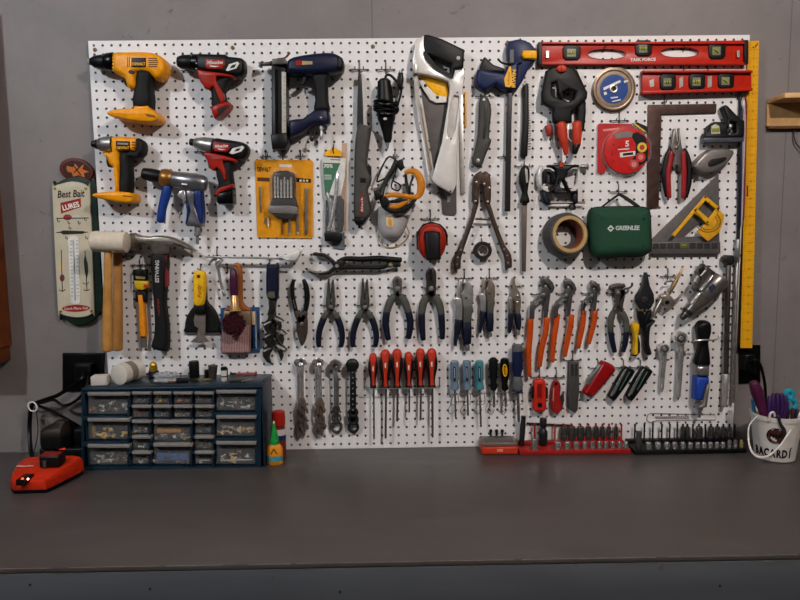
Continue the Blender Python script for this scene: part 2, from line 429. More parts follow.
# power outlets
def outlet(x0, y0, x1, y1, label, plugs):
    t = T('outlet', label, 'outlet', ((x0+x1)/2, y1, -.75))
    m = MB(M('0c0c0e', .35)); m.box(x0, y0, x1, y1, -.74, -.45, 1.5)
    m.use(M('2a2a2c', .5))
    for k in range(4):
        cx = x0+(x1-x0)*(.3 if k < 2 else .7); cy = y0+(y1-y0)*(.3 if k % 2 else .7)
        m.box(cx-.8, cy-2, cx-.2, cy+1, -.46, -.44); m.box(cx+1.4, cy-2, cx+2, cy+1, -.46, -.44)
    t.add('cover_plate', m)
    for x, y, w, h in plugs:
        m = MB(M('141416', .35)); m.box(x-w, y-h, x+w, y+h, -.44, .9, 1.8, sm=1); t.add('adapter', m)
    return t
outlet(62.5, 353, 104, 391.5, 'black wall outlet with plugs above the red charger', [(84, 371, 8, 7)])
outlet(739, 345, 760.5, 383.5, 'black wall outlet with a plug above the white bucket', [(748, 362, 5, 8)])
m = MB(M('0e0e10', .35)); m.tube([(750, 362, .9), (756, 360, 1.6), (761, 367, 1.4), (764.5, 382, .8), (765.5, 398, .3), (765, 425, .2), (763, 447, .3)], 1.5, n=8, sm=5)
one('power_cord', 'black power cord running from the outlet down behind the white bucket', 'cord', m, (764, 440, 0))
m = MB(M('0c0c0e', .35))
m.tube([(84, 373, .9), (80, 380, 2), (60, 394, 1.4), (46, 399.5, 1), (36, 403, .8), (31, 408, .8), (29.5, 430, 1), (31, 452, 2.5), (36, 462, 4)], 2.1, n=8, sm=5)
one('charger_cord', 'thick black cord from the left outlet to the red charger', 'cord', m, (31, 440, 1))
m = MB(M('0e0e10', .35)); m.tube([(88, 376, .9), (86, 388, 1.8), (79, 398, 1.6), (70, 404, 1.2), (62, 405, 1), (54, 400, 1), (45, 402, 1.2), (38, 405, 1.3), (52, 411, 1.4), (70, 421, 1.6), (83, 430, 1.2), (92, 446, .6)], 1.5, n=8, sm=5)
one('power_cord', 'thinner black cord looping from the left outlet behind the drawer cabinet', 'cord', m, (60, 405, 1))
m = MB(M('4a4644', .5)); m.tube([(33, 407, .3), (40, 412, .2), (58, 409, -.2), (78, 400, -.4), (96, 396, -.4)], .6, n=6, sm=4)
m.tube([(36, 409, .3), (38, 430, .2), (36, 444, .8), (34, 452, 2)], .6, n=6, sm=4)
one('thin_grey_cable', 'thin grey cable bundle on the wall between outlet and charger', 'cable', m, (50, 408, 0))
m = MB(WHT); m.tube([(28, 405, 1.4), (30, 410, 1.6), (35, 411, 1.6), (37, 407, 1.5), (34, 402.5, 1.3), (29.5, 402.5, 1.3), (28, 405, 1.4)], .7, n=6, sm=3)
one('cable_tie', 'small white tie around the black charger cord', 'cable tie', m, (32, 406, 1))
# ------------------------------------------------------------------ thermometer and plaque on the wall at the left
K = crop(45, 150, 6)
t = T('wall_plaque', 'oval rust red plaque with an orange picture, behind the thermometer', 'plaque', K.p(190, 165, -.7))
E_ = lambda cx, cy, rx, ry, a=0, n=26: [(cx+rx*math.cos(2*PI*i/n)*math.cos(a)-ry*math.sin(2*PI*i/n)*math.sin(a), cy+rx*math.cos(2*PI*i/n)*math.sin(a)+ry*math.sin(2*PI*i/n)*math.cos(a)) for i in range(n)]
m = MB(M('6d2a1b', .5)); m.ext(K(*E_(190, 122, 103, 72, .28)), -.72, -.3, 1); t.add('rim', m)
m = MB(M('4a2016', .5)); m.ext(K(*E_(190, 122, 86, 56, .28)), -.3, -.27)
m.use(M('c4692a', .6)).ext(K((130, 95), (165, 105), (180, 80), (200, 105), (235, 85), (225, 115), (265, 130), (232, 140), (240, 165), (200, 150), (170, 160), (160, 135), (135, 130)), -.27, -.25, sm=2)
m.use(M('4a2016', .5)).tube(K((165, 85, -.24), (215, 150, -.24)), .5, n=5); m.tube(K((215, 95, -.24), (175, 135, -.24)), .5, n=5)
t.add('picture', m)
t = T('thermometer', 'tall cream fishing lure wall thermometer with a green back plate', 'thermometer', (80, 318, -.7))
gr = M('1f3a2b', .5, var=.3)
m = MB(gr)
m.ext([(54, 191), (56, 185), (64, 179.5), (75, 177), (86, 178), (93, 182), (97, 187), (103, 300), (101, 312), (92, 321), (80, 325), (70, 322), (62, 316), (60, 310)], -.7, -.12, .8, sm=2); t.add('back_plate', m)
m = MB(M('c9bfa6', .4, var=.08, scale=25))
m.ext([(52.5, 193), (54, 186.5), (62, 183.5), (72, 181.5), (82, 183), (88.5, 187), (90, 192), (94.5, 306), (93, 313), (86, 316.5), (77, 317.5), (67, 316), (60, 313), (58, 307)], -.11, .12, .7, sm=2)
red = M('a3262a', .45)
m.use(red).ext(K((92, 318), (214, 288), (216, 342), (96, 382)), .12, .135)
m.text('LURES', *K.p(155, 336), .14, 5, -.24, w=17, mat=M('e8e2d4', .5), bold=.03)
m.text('Best Bait', *K.p(156, 262), .125, 7, -.03, w=27, shear=.25, mat=M('3a331f', .5), bold=.02)
K2 = crop(45, 230, 6)
m.use(red).ext(K2(*E_(186, 470, 84, 21, -.02)), .12, .135)
m.text('Catch More Fish', *K2.p(186, 470), .14, 2.6, -.02, w=24, shear=.25, mat=M('e8e2d4', .5))
dk = M('4a443c', .5)
for cx, col in ((135, 'a4343a'), (190, 'c9c2b4')):                # painted lures
    m.use(M(col, .45)).ext(K(*E_(cx, 404, 26, 18, 0, 14)), .12, .13)
m.use(dk)
m.tube(K((68, 410, .125), (262, 408, .125)), .45, n=5); m.tube(K((70, 495, .125), (255, 493, .125)), .45, n=5)
m.ext(K((85, 492), (110, 482), (230, 486), (245, 494), (225, 503), (110, 508)), .12, .13)
for x, y in ((75, 428), (138, 440), (200, 440), (238, 420), (125, 530), (245, 530), (145, 470)):
    m.tube(K((x, y-14, .125), (x, y, .125), (x+7, y+6, .125), (x+12, y-4, .125)), .4, n=5)
m.tube(K2((98, 120, .125), (104, 370, .125)), .4, n=5); m.tube(K2((240, 125, .125), (252, 365, .125)), .4, n=5)
m.use(M('d8c090', .5)).ext(K2(*E_(100, 218, 14, 30, 0, 14)), .12, .13); m.use(M('8a4038', .5)).ext(K2(*E_(103, 288, 15, 22, 0, 14)), .12, .13)
m.use(dk).ext(K2((240, 140), (256, 200), (260, 250), (250, 300), (238, 250), (232, 190)), .12, .13)
for x, y in ((103, 362), (250, 360), (245, 320)): m.tube(K2((x-18, y-4, .125), (x-10, y+4, .125), (x+8, y+4, .125), (x+18, y-6, .125)), .4, n=5)
t.add('face_plate', m)
m = MB(M('dcd9d2', .4)); m.ext(K2((138, 45), (150, 36), (186, 34), (200, 44), (212, 430), (200, 444), (166, 446), (152, 436)), .121, .2, .4)
m.use(M('5a5856', .5))
for i in range(16):
    y = 66+i*22; o = i*.55; m.tube(K2((150+o, y, .2), (161+o, y, .2)), .22, n=4); m.tube(K2((186+o, y-1, .2), (197+o, y-1, .2)), .22, n=4)
m.use(M('b9c0c4', .2)).tube(K2((170, 60, .21), (181, 420, .21)), .8, n=8)
t.add('scale', m)
m = MB(M('7a6a3a', .4, .7))
for x, y in ((54.6, 188.5), (85.5, 188.5), (60.5, 311.5), (91, 311)): m.disc(x, y, .1, .2, 1.3, 8)
t.add('screw', m)

# ------------------------------------------------------------------ cordless tools
K = crop(80, 40, 4.444)
t = T('cordless_drill', 'large yellow cordless drill with black chuck, topmost on the left', 'drill', K.p(280, 170))
m = MB(YEL)
m.ext(K((152, 64), (200, 57), (300, 57), (345, 66), (375, 84), (389, 115), (388, 148), (368, 176), (338, 178), (316, 154), (258, 150), (260, 192), (252, 220), (232, 224), (214, 206), (206, 178), (185, 160), (160, 150), (152, 130)), .4, 2.7, 5, sm=2, bd=.9, ns=5, back=3)
m.use(BLK).ext(K((228, 78), (293, 78), (293, 121), (228, 121)), 2.69, 2.76, 1)
for y in range(80, 122, 9): m.ext(K((304, y), (348-abs(100-y)*.3, y), (348-abs(100-y)*.3, y+4), (304, y+4)), 2.66, 2.72)
for x in (210, 218): m.ext(K((x, 76), (x+3, 76), (x+3, 122), (x, 122)), 2.66, 2.71)
m.ext(K(*E_(228, 141, 13, 8)), 2.5, 2.74)
m.text('DEWALT', *K.p(261, 106), 2.78, 2.6, 0, w=12.5, mat=YEL2, bold=.03)
t.add('housing', m)
m = MB(RUB); m.ext(K((262, 138), (312, 140), (322, 165), (317, 220), (320, 305), (242, 305), (246, 225), (256, 195)), .5, 2.75, 4, sm=2, bd=.8, back=3); t.add('grip', m)
m = MB(YEL); m.ext(K((250, 300), (256, 294), (316, 294), (320, 310), (326, 330), (244, 330), (246, 314)), .4, 2.7, 2, bd=.5, back=2)
m.ext(K((134, 330), (150, 318), (200, 311), (260, 309), (322, 314), (350, 328), (362, 350), (352, 366), (320, 373), (250, 366), (180, 352), (145, 342)), .2, 3.0, 1.6, bd=.6, ns=4, back=1.5, sm=2)
m.use(M('8a5a08', .5)).ext(K((286, 326), (330, 334), (340, 346), (300, 340)), 2.98, 3.03); t.add('battery_foot', m)
m = MB(BLK); m.ext(K((200, 168), (215, 172), (216, 208), (206, 204), (198, 186)), .9, 2.1, 1.5, sm=2); t.add('trigger', m)
m = MB(BLK); d = 1.6
m.lathe(K.p(48, 96, d), K.p(116, 99, d), [(0, 10), (.02, 16/4.4*1.0), (.03, 3.6), (.25, 5.6), (.7, 6.8), (.97, 7.2), (1, 6.6)][1:], 20)
m.use(M('a9a8a6', .4)).lathe(K.p(36, 96, d), K.p(46, 96, d), [(0, 2.4), (.5, 3.4), (1, 3.4)], 14)
t.add('chuck', m)
m = MB(BLKG); m.lathe(K.p(112, 99, d), K.p(156, 99, d), [(0, 7.2), (.2, 8.4), (.9, 9.2), (1, 8.8)], 24)
m.use(YEL2)
for a in range(-60, 61, 24):
    y = 99+math.sin(math.radians(a))*38; dd = d+math.cos(math.radians(a))*1.03; m.box(*K.p(144, y-4), *K.p(155, y+4), dd-.15, dd+.02)
t.add('torque_collar', m)

m_ = M('8f8d8b', .35, .9)
t = T('red_drill', 'red and black cordless drill without battery, top row', 'drill', K.p(620, 190))
m = MB(BLK)
m.ext(K((520, 70), (545, 64), (600, 66), (650, 66), (662, 76), (705, 80), (732, 92), (736, 140), (722, 166), (690, 168), (600, 150), (524, 140)), .5, 2.5, 4, sm=2, bd=.8, ns=5, back=3)
m.use(RED).ext(K((558, 84), (640, 86), (644, 110), (630, 128), (566, 128), (556, 112)), 2.5, 2.56, .5)
m.use(WHT).ext(K((648, 134), (662, 108), (700, 96), (708, 104), (694, 126), (656, 138)), 2.5, 2.56)
m.use(BLK).ext(K((664, 126), (676, 112), (694, 106), (686, 122)), 2.55, 2.58)
m.text('Milwaukee', *K.p(600, 99), 2.57, 3.2, -.02, w=15, shear=.2, mat=WHT, bold=.02); m.use(WHT).ext(K((575, 113), (620, 116), (600, 120), (580, 118)), 2.57, 2.59)
t.add('motor_housing', m)
m = MB(RED); m.ext(K((526, 138), (560, 142), (640, 152), (690, 164), (680, 172), (612, 166), (618, 200), (640, 240), (644, 276), (632, 288), (610, 240), (598, 210), (580, 226), (562, 214), (540, 190)), 1.0, 2.62, 1.2, sm=2, bd=.3); t.add('red_shell', m, 'red front shell')
m = MB(RUB); m.ext(K((588, 196), (640, 166), (680, 170), (642, 235), (662, 290), (660, 300), (592, 310), (586, 256)), .6, 2.35, 4, sm=2, bd=.7, back=3); t.add('grip', m)
m = MB(RED); m.ext(K((588, 308), (608, 290), (662, 276), (668, 300), (612, 350), (598, 344)), .5, 2.5, 2, sm=2, bd=.5); m.use(BLK).ext(K((612, 308), (652, 288), (650, 306), (614, 332)), 2.48, 2.53); t.add('foot', m)
m = MB(BLK); d = 1.5
m.lathe(K.p(432, 96, d), K.p(500, 102, d), [(0, 3), (.04, 4.6), (.3, 6.4), (.85, 7.4), (1, 6.6)], 20); t.add('chuck', m)
m = MB(BLKG); m.lathe(K.p(498, 102, d), K.p(526, 104, d), [(0, 7), (.2, 8.2), (1, 8.6)], 22)
m.use(M('9a9a9a', .4))
for a in (-45, 0, 45): m.ball((K.p(517, 104+math.sin(math.radians(a))*34)[0], K.p(517, 104+math.sin(math.radians(a))*34)[1], d+math.cos(math.radians(a))*.95), .9)
t.add('torque_collar', m)
m = MB(BLK); m.ext(K((548, 190), (566, 188), (572, 214), (556, 216)), .9, 2, 1); t.add('trigger', m)

K = crop(80, 125, 4.444)
t = T('impact_driver', 'yellow impact driver with grey nose, second row at the left edge', 'impact driver', K.p(200, 190))
m = MB(YEL); m.ext(K((144, 56), (200, 54), (250, 58), (262, 66), (266, 100), (250, 122), (182, 120), (186, 170), (180, 210), (188, 296), (158, 298), (162, 220), (152, 190), (136, 180), (122, 146), (106, 130), (122, 122), (146, 118)), .5, 2.5, 4, sm=2, bd=.8, ns=5, back=3)
m.use(BLK).ext(K((158, 70), (222, 72), (222, 112), (160, 110)), 2.49, 2.55, 1)
for y in (74, 86, 98): m.ext(K((230, y), (256, y+1), (256, y+5), (230, y+4)), 2.47, 2.52)
m.text('DEWALT', *K.p(191, 101), 2.57, 2.4, 0, w=12, mat=YEL2, bold=.03); m.use(M('9a9480', .4)).ext(K((166, 78), (214, 80), (214, 88), (166, 86)), 2.55, 2.57)
t.add('housing', m)
m = MB(RUB); m.ext(K((248, 60), (278, 68), (292, 90), (288, 130), (262, 146), (238, 140), (228, 170), (230, 300), (176, 300), (184, 200), (182, 120), (250, 120)), .6, 2.4, 4, sm=2, bd=.7, back=3); t.add('grip', m)
m = MB(YEL); m.ext(K((68, 312), (86, 303), (160, 296), (232, 302), (250, 318), (249, 338), (230, 348), (160, 340), (84, 325)), .2, 2.8, 1.5, bd=.5, back=1.5, sm=2)
m.use(M('a06a0a', .5)).ext(K((190, 312), (232, 316), (232, 322), (190, 318)), 2.78, 2.82); t.add('battery_foot', m)
m = MB(STL); m.lathe(K.p(80, 86, 1.5), K.p(146, 86, 1.5), [(0, 4.2), (.12, 6.2), (.5, 7.6), (1, 8)], 20); t.add('nose', m)
m = MB(BLK); m.lathe(K.p(52, 84, 1.5), K.p(82, 86, 1.5), [(0, 2.6), (.1, 3.2), (.55, 3.2), (.6, 4.6), (1, 5)], 16); t.add('bit_holder', m)
m = MB(BLK); m.ext(K((126, 140), (140, 146), (144, 178), (130, 188), (122, 160)), .9, 2, 1, sm=2); t.add('trigger', m)

t = T('impact_driver', 'red and black impact driver with grey nose, left of the yellow drill bit set', 'impact driver', K.p(620, 190))
m = MB(BLK); m.ext(K((590, 62), (640, 64), (700, 72), (738, 84), (752, 110), (740, 146), (712, 158), (640, 134), (582, 128)), .5, 2.4, 4, sm=2, bd=.8, ns=5, back=3)
m.use(RED).ext(K((594, 76), (660, 82), (664, 104), (650, 120), (600, 118), (590, 100)), 2.4, 2.46, .5)
m.use(WHT).ext(K((664, 124), (678, 104), (722, 92), (730, 100), (716, 118), (676, 130)), 2.4, 2.46)
m.use(BLK).ext(K((684, 118), (696, 106), (714, 102), (706, 114)), 2.45, 2.48)
m.text('Milwaukee', *K.p(628, 93), 2.47, 3.0, -.06, w=13, shear=.2, mat=WHT, bold=.02); m.use(WHT).ext(K((610, 104), (648, 108), (632, 112), (614, 109)), 2.47, 2.49)
t.add('motor_housing', m)
m = MB(RED); m.ext(K((552, 126), (600, 128), (660, 142), (700, 156), (690, 168), (640, 160), (652, 200), (654, 246), (642, 244), (630, 208), (612, 192), (600, 204), (584, 196), (570, 160)), 1.0, 2.55, 1.2, sm=2, bd=.3); t.add('red_shell', m, 'red front shell')
m = MB(RUB); m.ext(K((604, 196), (650, 160), (684, 160), (676, 210), (684, 266), (680, 300), (612, 310), (616, 260)), .6, 2.3, 4, sm=2, bd=.7, back=3); t.add('grip', m)
m = MB(BLKG); m.ext(K((610, 300), (684, 286), (686, 350), (676, 355), (620, 354), (612, 345)), .6, 2.35, 2.5, sm=1, bd=.6)
m.use(RED).ext(K((606, 302), (622, 282), (682, 262), (684, 278), (628, 300), (612, 320)), 1, 2.42, 1, sm=1); t.add('battery', m)
m = MB(STL); m.lathe(K.p(506, 78, 1.45), K.p(590, 94, 1.45), [(0, 3.4), (.1, 5), (.45, 7), (1, 8)], 20); t.add('nose', m)
m = MB(BLK); m.lathe(K.p(488, 75, 1.45), K.p(510, 79, 1.45), [(0, 2.8), (.1, 3.4), (1, 3.6)], 14); t.add('bit_holder', m)
m = MB(BLK); m.ext(K((568, 158), (584, 164), (590, 192), (576, 194)), .9, 1.9, 1); t.add('trigger', m)

t = T('air_drill', 'blue handled silver air drill with side handle, below the yellow impact driver', 'air drill', K.p(470, 280))
m = MB(M('77757a', .28, .9, .2)); m.lathe(K.p(408, 240, 1.5), K.p(560, 262, 1.5), [(0, 7), (.05, 8), (.6, 9), (.9, 8.4), (1, 6.6)], 20)
m.ext(K((470, 290), (520, 300), (512, 350), (548, 440), (540, 452), (498, 450), (470, 444), (490, 380)), .8, 2, 2, sm=2, bd=.4)
m.use(WHT).ext(K((452, 258), (476, 262), (474, 268), (450, 264)), 2.5, 2.58); t.add('motor', m)
m = MB(BLK); m.lathe(K.p(276, 214, 1.5), K.p(364, 232, 1.5), [(0, 3.4), (.05, 5.4), (.4, 6.4), (.8, 6.4), (1, 5.6)], 20); t.add('chuck', m)
m = MB(M('8a5c2a', .35, .8)); m.lathe(K.p(362, 230, 1.5), K.p(410, 242, 1.5), [(0, 7.4), (.2, 8.8), (.8, 9), (1, 8)], 20); t.add('brass_collar', m, 'brass coloured collar')
m = MB(BLUE); m.tube(K((390, 270, 1.5), (382, 310, 1.5), (366, 370, 1.5), (360, 425, 1.5)), [4.5, 4.8, 4.2, 4.4], n=12, sm=2); t.add('side_handle', m)
m = MB(M('1d3478', .4)); m.ext(K((506, 290), (540, 292), (546, 330), (550, 400), (546, 440), (530, 430), (512, 352)), .8, 2.1, 2, sm=2, bd=.5)
m.ext(K((472, 350), (492, 350), (490, 380), (484, 440), (470, 436), (478, 390)), .8, 2.1, 2, sm=2, bd=.5); t.add('grip', m)
m = MB(CHR); m.ext(K((434, 316), (446, 296), (470, 292), (474, 340), (462, 350), (456, 330)), .9, 1.8, 1, sm=2); t.add('trigger', m)
m = MB(STL); m.lathe(K.p(522, 446, 1.4), K.p(522, 530, 1.4), [(0, 2.6), (.4, 2.8), (.42, 3.4), (.55, 3.4), (.58, 1.8), (1, 1.5)], 12); t.add('air_fitting', m)

# ------------------------------------------------------------------ brad nailer
K = crop(250, 40, 5.45)
t = T('nail_gun', 'dark blue and black air nail gun with a tall magazine, top row', 'nail gun', K.p(350, 250))
nb = M('1c2446', .4)
m = MB(nb); m.ext(K((205, 120), (240, 96), (330, 80), (430, 72), (480, 84), (500, 110), (504, 160), (470, 184), (420, 192), (330, 196), (214, 192), (200, 160)), .4, 2.8, 5, sm=2, bd=1, ns=5, back=4)
m.use(RED).ext(K((250, 112), (284, 112), (284, 136), (252, 136)), 2.78, 2.84); m.use(M('b8a070', .4)).ext(K((284, 114), (340, 116), (340, 132), (284, 135)), 2.78, 2.84)
t.add('body', m)
m = MB(BLK); m.ext(K((470, 92), (496, 96), (512, 120), (508, 165), (488, 178), (472, 150)), .7, 2.9, 3, sm=2, bd=.5); t.add('end_cap', m)
m = MB(RUB); m.ext(K((338, 190), (430, 186), (424, 230), (426, 330), (432, 390), (350, 392), (356, 330), (350, 250)), .6, 2.4, 4, sm=2, bd=.7, back=3); t.add('grip', m)
m = MB(nb); m.ext(K((350, 385), (400, 376), (430, 392), (436, 450), (412, 466), (352, 462), (300, 500), (232, 532), (218, 520), (216, 440), (290, 430)), .5, 2.3, 3, sm=2, bd=.6, back=2)
m.use(M('8e8c8a', .3, .8)).ball(K.p(387, 425, 2.25), 1.8); t.add('base_arm', m)
m = MB(M('1b1b1e', .4)); m.ext(K((122, 140), (168, 150), (204, 160), (206, 520), (200, 595), (128, 596), (122, 530)), .3, 2.4, 1.5, bd=.4)
m.use(BLKG).ext(K((136, 160), (150, 160), (152, 590), (138, 590)), 2.4, 2.5); m.use(M('bdb8ac', .35)).ext(K((172, 172), (196, 176), (198, 508), (174, 508)), 2.38, 2.44, .3)
m.use(M('8a3a34', .5))
for y in range(200, 500, 24): m.ext(K((184, y), (195, y), (195, y+2), (184, y+2)), 2.44, 2.45)
m.use(BLK).ext(K((118, 520), (206, 508), (216, 560), (200, 598), (126, 598)), .3, 2.6, 1, bd=.3); t.add('magazine', m)
m = MB(DST); m.tube(K((54, 134, 1.4), (130, 128, 1.4)), [1.7, 2.2], n=10); m.ext(K((50, 122), (64, 122), (64, 146), (50, 146)), .9, 1.8, .5)
m.ext(K((126, 110), (196, 106), (204, 140), (126, 144)), .5, 2.3, 1); t.add('nose', m)
m = MB(M('8a3a22', .45)); m.tube(K((150, 104, 1.6), (190, 98, 1.6), (216, 70, 1.6)), 1, n=8, sm=3); t.add('latch_lever', m)
m = MB(BLK); m.ext(K((262, 236), (285, 236), (292, 205), (306, 205), (304, 236), (286, 250), (268, 248)), 1, 2, .8, sm=2); t.add('trigger', m)
m = MB(STL); m.lathe(K.p(388, 462, 1.4), K.p(391, 542, 1.4), [(0, 2.4), (.3, 2.6), (.32, 1.6), (.6, 1.6), (.65, 1.9), (1, 1.5)], 12); t.add('air_fitting', m)
m = MB(BLK); m.tube(K((370, 466, 1.6), (350, 490, 1.8), (342, 520, 1.8)), .5, n=6, sm=3); m.ball(K.p(337, 540, 1.8), 2.1, 1, .7, 1.2); t.add('rubber_cap', m)

for x, y, n in ((103.5, 68, 'large yellow cordless drill at its chuck'), (150, 79, 'large yellow cordless drill at its grip'), (190, 71, 'red top row drill at its chuck'), (232, 80, 'red top row drill at its grip'), (121, 164, 'yellow impact driver'), (231, 161, 'red impact driver at its grip'), (203, 152, 'red impact driver at its nose'), (152, 178, 'blue handled air drill'), (300, 68, 'dark blue nail gun')):
    hook(x, y, 'wire peg hook behind the '+n, 8, 4, 1.1)
# ------------------------------------------------------------------ carded tools
K = crop(250, 155, 6.667)
t = T('drill_bit_set', 'yellow card with a clear clamshell of drill bits, right of the red impact driver', 'drill bit set', K.p(230, 560))
m = MB(M('dd9312', .45)); m.ext(K((34, 36), (46, 30), (405, 34), (420, 44), (418, 545), (408, 555), (60, 550), (48, 540)), .12, .2)
m.text('DEWALT', *K.p(94, 95), .21, 4.2, .03, w=13, mat=M('2a2620', .5), bold=.04)
m.use(M('6a3a1a', .5)).ext(K((48, 148), (132, 152), (132, 178), (48, 174)), .2, .21)
m.use(BLK).ext(K((308, 152), (406, 160), (406, 186), (308, 180)), .2, .21)
m.use(WHT)
for x in (330, 352, 374): m.ext(K((x, 164), (x+14, 165), (x+14, 178), (x, 177)), .21, .22)
t.add('card', m)
m = MB(M('1d1b1a', .3, .2))
m.ext(K((156, 118), (200, 104), (250, 104), (288, 118), (300, 150), (302, 200), (300, 290), (152, 290), (148, 200), (150, 150)), .22, 1.1, 1.5, bd=.3)
m.use(M('6a6561', .3, .3)).ext(K((128, 338), (268, 338), (318, 348), (322, 396), (128, 384)), .22, 1.5, 1, bd=.2)
m.use(BLK).ext(K((150, 290), (300, 280), (322, 352), (300, 400), (240, 440), (160, 400), (128, 350)), .22, 1.1, 2, bd=.3)
t.add('bit_case', m)
bits = M('8a8884', .3, .9)
for x0, y0, x1, y1, r in ((68, 205, 76, 385, 1), (214, 390, 216, 532, 1.2), (262, 390, 262, 540, 1.4), (316, 390, 318, 532, 1.6), (378, 215, 374, 540, 1.9), (118, 410, 120, 480, 1), (105, 420, 100, 455, 1)):
    m = MB(bits if r != 1.2 else M('7a4a2a', .4, .8)); a = K.p(x0, y0, .5); b = K.p(x1, y1, .5)
    n = 14; m.lathe(a, b, [(i/n, r*(1 if i % 2 else .72)) for i in range(n)]+[(1, .2)], 8); t.add('drill_bit', m)
for x in (166, 186, 208, 230, 252, 274):
    m = MB(M('c8c4c0', .25, .8)); m.lathe(K.p(x, 135+(x*7)%34, 1.2), K.p(x, 285, 1.2), [(i/8, (.9 if i % 2 else 1.25)) for i in range(9)], 8); t.add('drill_bit', m)
m = MB(M('f0ece6', .06, alpha=.05, var=.02)); m.ext(K((132, 112), (200, 70), (300, 90), (308, 180), (318, 290), (326, 400), (262, 440), (126, 396), (110, 330), (124, 200)), .21, 1.75, 3, bd=.6, sm=2)
t.add('clear_blister', m)
m = MB(M('d8d0b8', .5)); m.ext(K((196, 62), (276, 62), (280, 80), (196, 80)), .2, .22); t.add('hang_tab', m)
for x, y in ((266, 158), (283, 158), (301, 158)): hook(x, y-1.5, 'wire peg hook through the %s of the yellow drill bit card' % {266: 'left hole', 283: 'middle hole', 301: 'right hole'}[x], 5, 6, .8)

K = crop(245, 130, 4.285)
t = T('packaged_tool', 'green and white card with a long steel tool in a clear tray', 'packaged tool', K.p(380, 480))
m = MB(M('c9a68c', .6)); m.ext(K((416, 58), (436, 56), (434, 430), (412, 430)), .05, .15); t.add('backing_strip', m)
m = MB(M('d9d8d0', .45)); m.ext(K((330, 116), (432, 122), (428, 200), (410, 280), (340, 280), (334, 200)), .5, .6)
m.use(M('1d7a4c', .45)).ext(K((334, 140), (408, 142), (384, 205), (360, 276), (342, 278), (336, 200)), .6, .62)
m.use(WHT)
m.text('70%', *K.p(357, 154), .63, 3.4, 0, w=9, mat=WHT, bold=.03)
m.use(WHT)
for y in (192, 200, 208): m.ext(K((340, y), (372, y), (370, y+3), (340, y+3)), .62, .63)
m.use(M('b0583a', .5)).ext(K((366, 124), (410, 126), (410, 131), (366, 129)), .6, .61)
t.add('label_card', m)
m = MB(YEL2); m.ext(K((340, 96), (372, 78), (392, 78), (414, 92), (416, 112), (345, 112)), .3, .45, .5, sm=1)
m.use(M('3a3a3a', .5)).tube(K((374, 76, .5), (380, 100, .5)), .5, n=6); t.add('hang_tag', m)
m = MB(STL); m.tube(K((352, 270, .8), (364, 330, .8), (364, 400, .8), (372, 440, .8)), [1.6, 1.8, 1.6, 2.4], n=10, sm=2)
m.use(CHR).tube(K((396, 180, .7), (392, 270, .8), (372, 380, .9), (358, 430, .9)), [1.4, 1.8, 2, 2.2], n=10, sm=2)
m.use(M('2e2c2c', .4, .5)).ext(K((392, 290), (408, 280), (424, 300), (424, 400), (416, 440), (396, 430)), .3, .8, 1, sm=1)
m.ext(K((346, 300), (352, 300), (362, 400), (356, 450), (344, 440)), .3, .8, 1, sm=1)
t.add('tool', m)
m = MB(BLK); m.ext(K((340, 440), (358, 432), (414, 444), (418, 470), (408, 480), (342, 476)), .2, 1.1, 1, bd=.2); t.add('black_base', m)
m = MB(M('7d848c', .3)); m.ext(K((372, 470), (426, 436), (428, 508), (420, 512), (376, 506)), .05, .2); t.add('tray_end', m)
m = MB(GLS); m.ext(K((334, 120), (430, 124), (428, 440), (344, 446)), .2, 1.2, 2, bd=.3); t.add('clear_tray', m)
hook(334, 150, 'wire peg hook through the green and white card', 0, 5, 1.2)

# ------------------------------------------------------------------ long grey tool, rotary tool
K = crop(340, 40, 5.457); K2 = crop(335, 130, 4.285)
t = T('electric_cutter', 'long dark grey handled tool with a thin black neck, left of the rotary tool', 'hand tool', K2.p(110, 400))
gm = M('5a5751', .55)
m = MB(gm); m.ext([(357.5, 126), (362, 124), (370, 127), (371, 132), (367.5, 160), (369, 172), (371.5, 176), (371, 183), (368, 190), (371, 205), (371, 214), (367, 219), (356, 219), (353.5, 212), (354, 185), (354.5, 150)], .4, 1.8, 3.5, sm=2, bd=.7, back=3)
m.use(BLK).ext(K2((108, 206), (132, 206), (132, 226), (108, 226)), 1.78, 1.83); m.use(M('8a2a26', .45)).ext(K2((106, 282), (124, 272), (124, 355), (106, 366)), 1.78, 1.84, .3)
m.text('Black', *K2.p(115, 318), 1.86, 2.2, -PI/2, w=14, mat=WHT)
t.add('handle', m)
m = MB(M('2a2a2c', .35, .3)); m.ext([(358, 74), (361.5, 74), (362.5, 90), (363.5, 127), (357, 127), (357.5, 95)], .7, 1.2, .8); t.add('neck', m)
m = MB(BLK); m.ext(K2((82, 375), (128, 372), (130, 392), (118, 408), (92, 408), (82, 392)), .5, 1.7, 1.5, bd=.4); m.tube(K2((105, 405, 1.1), (104, 418, 1.1)), 1.4, n=8); t.add('end_plug', m)
m = MB(BLK); m.ext(K2((142, 144), (156, 158), (156, 196), (140, 206)), .7, 1.5, 1); t.add('switch', m)
hook(359.5, 70, 'wire peg hook above the long dark grey tool', 9, 7, 1.4)

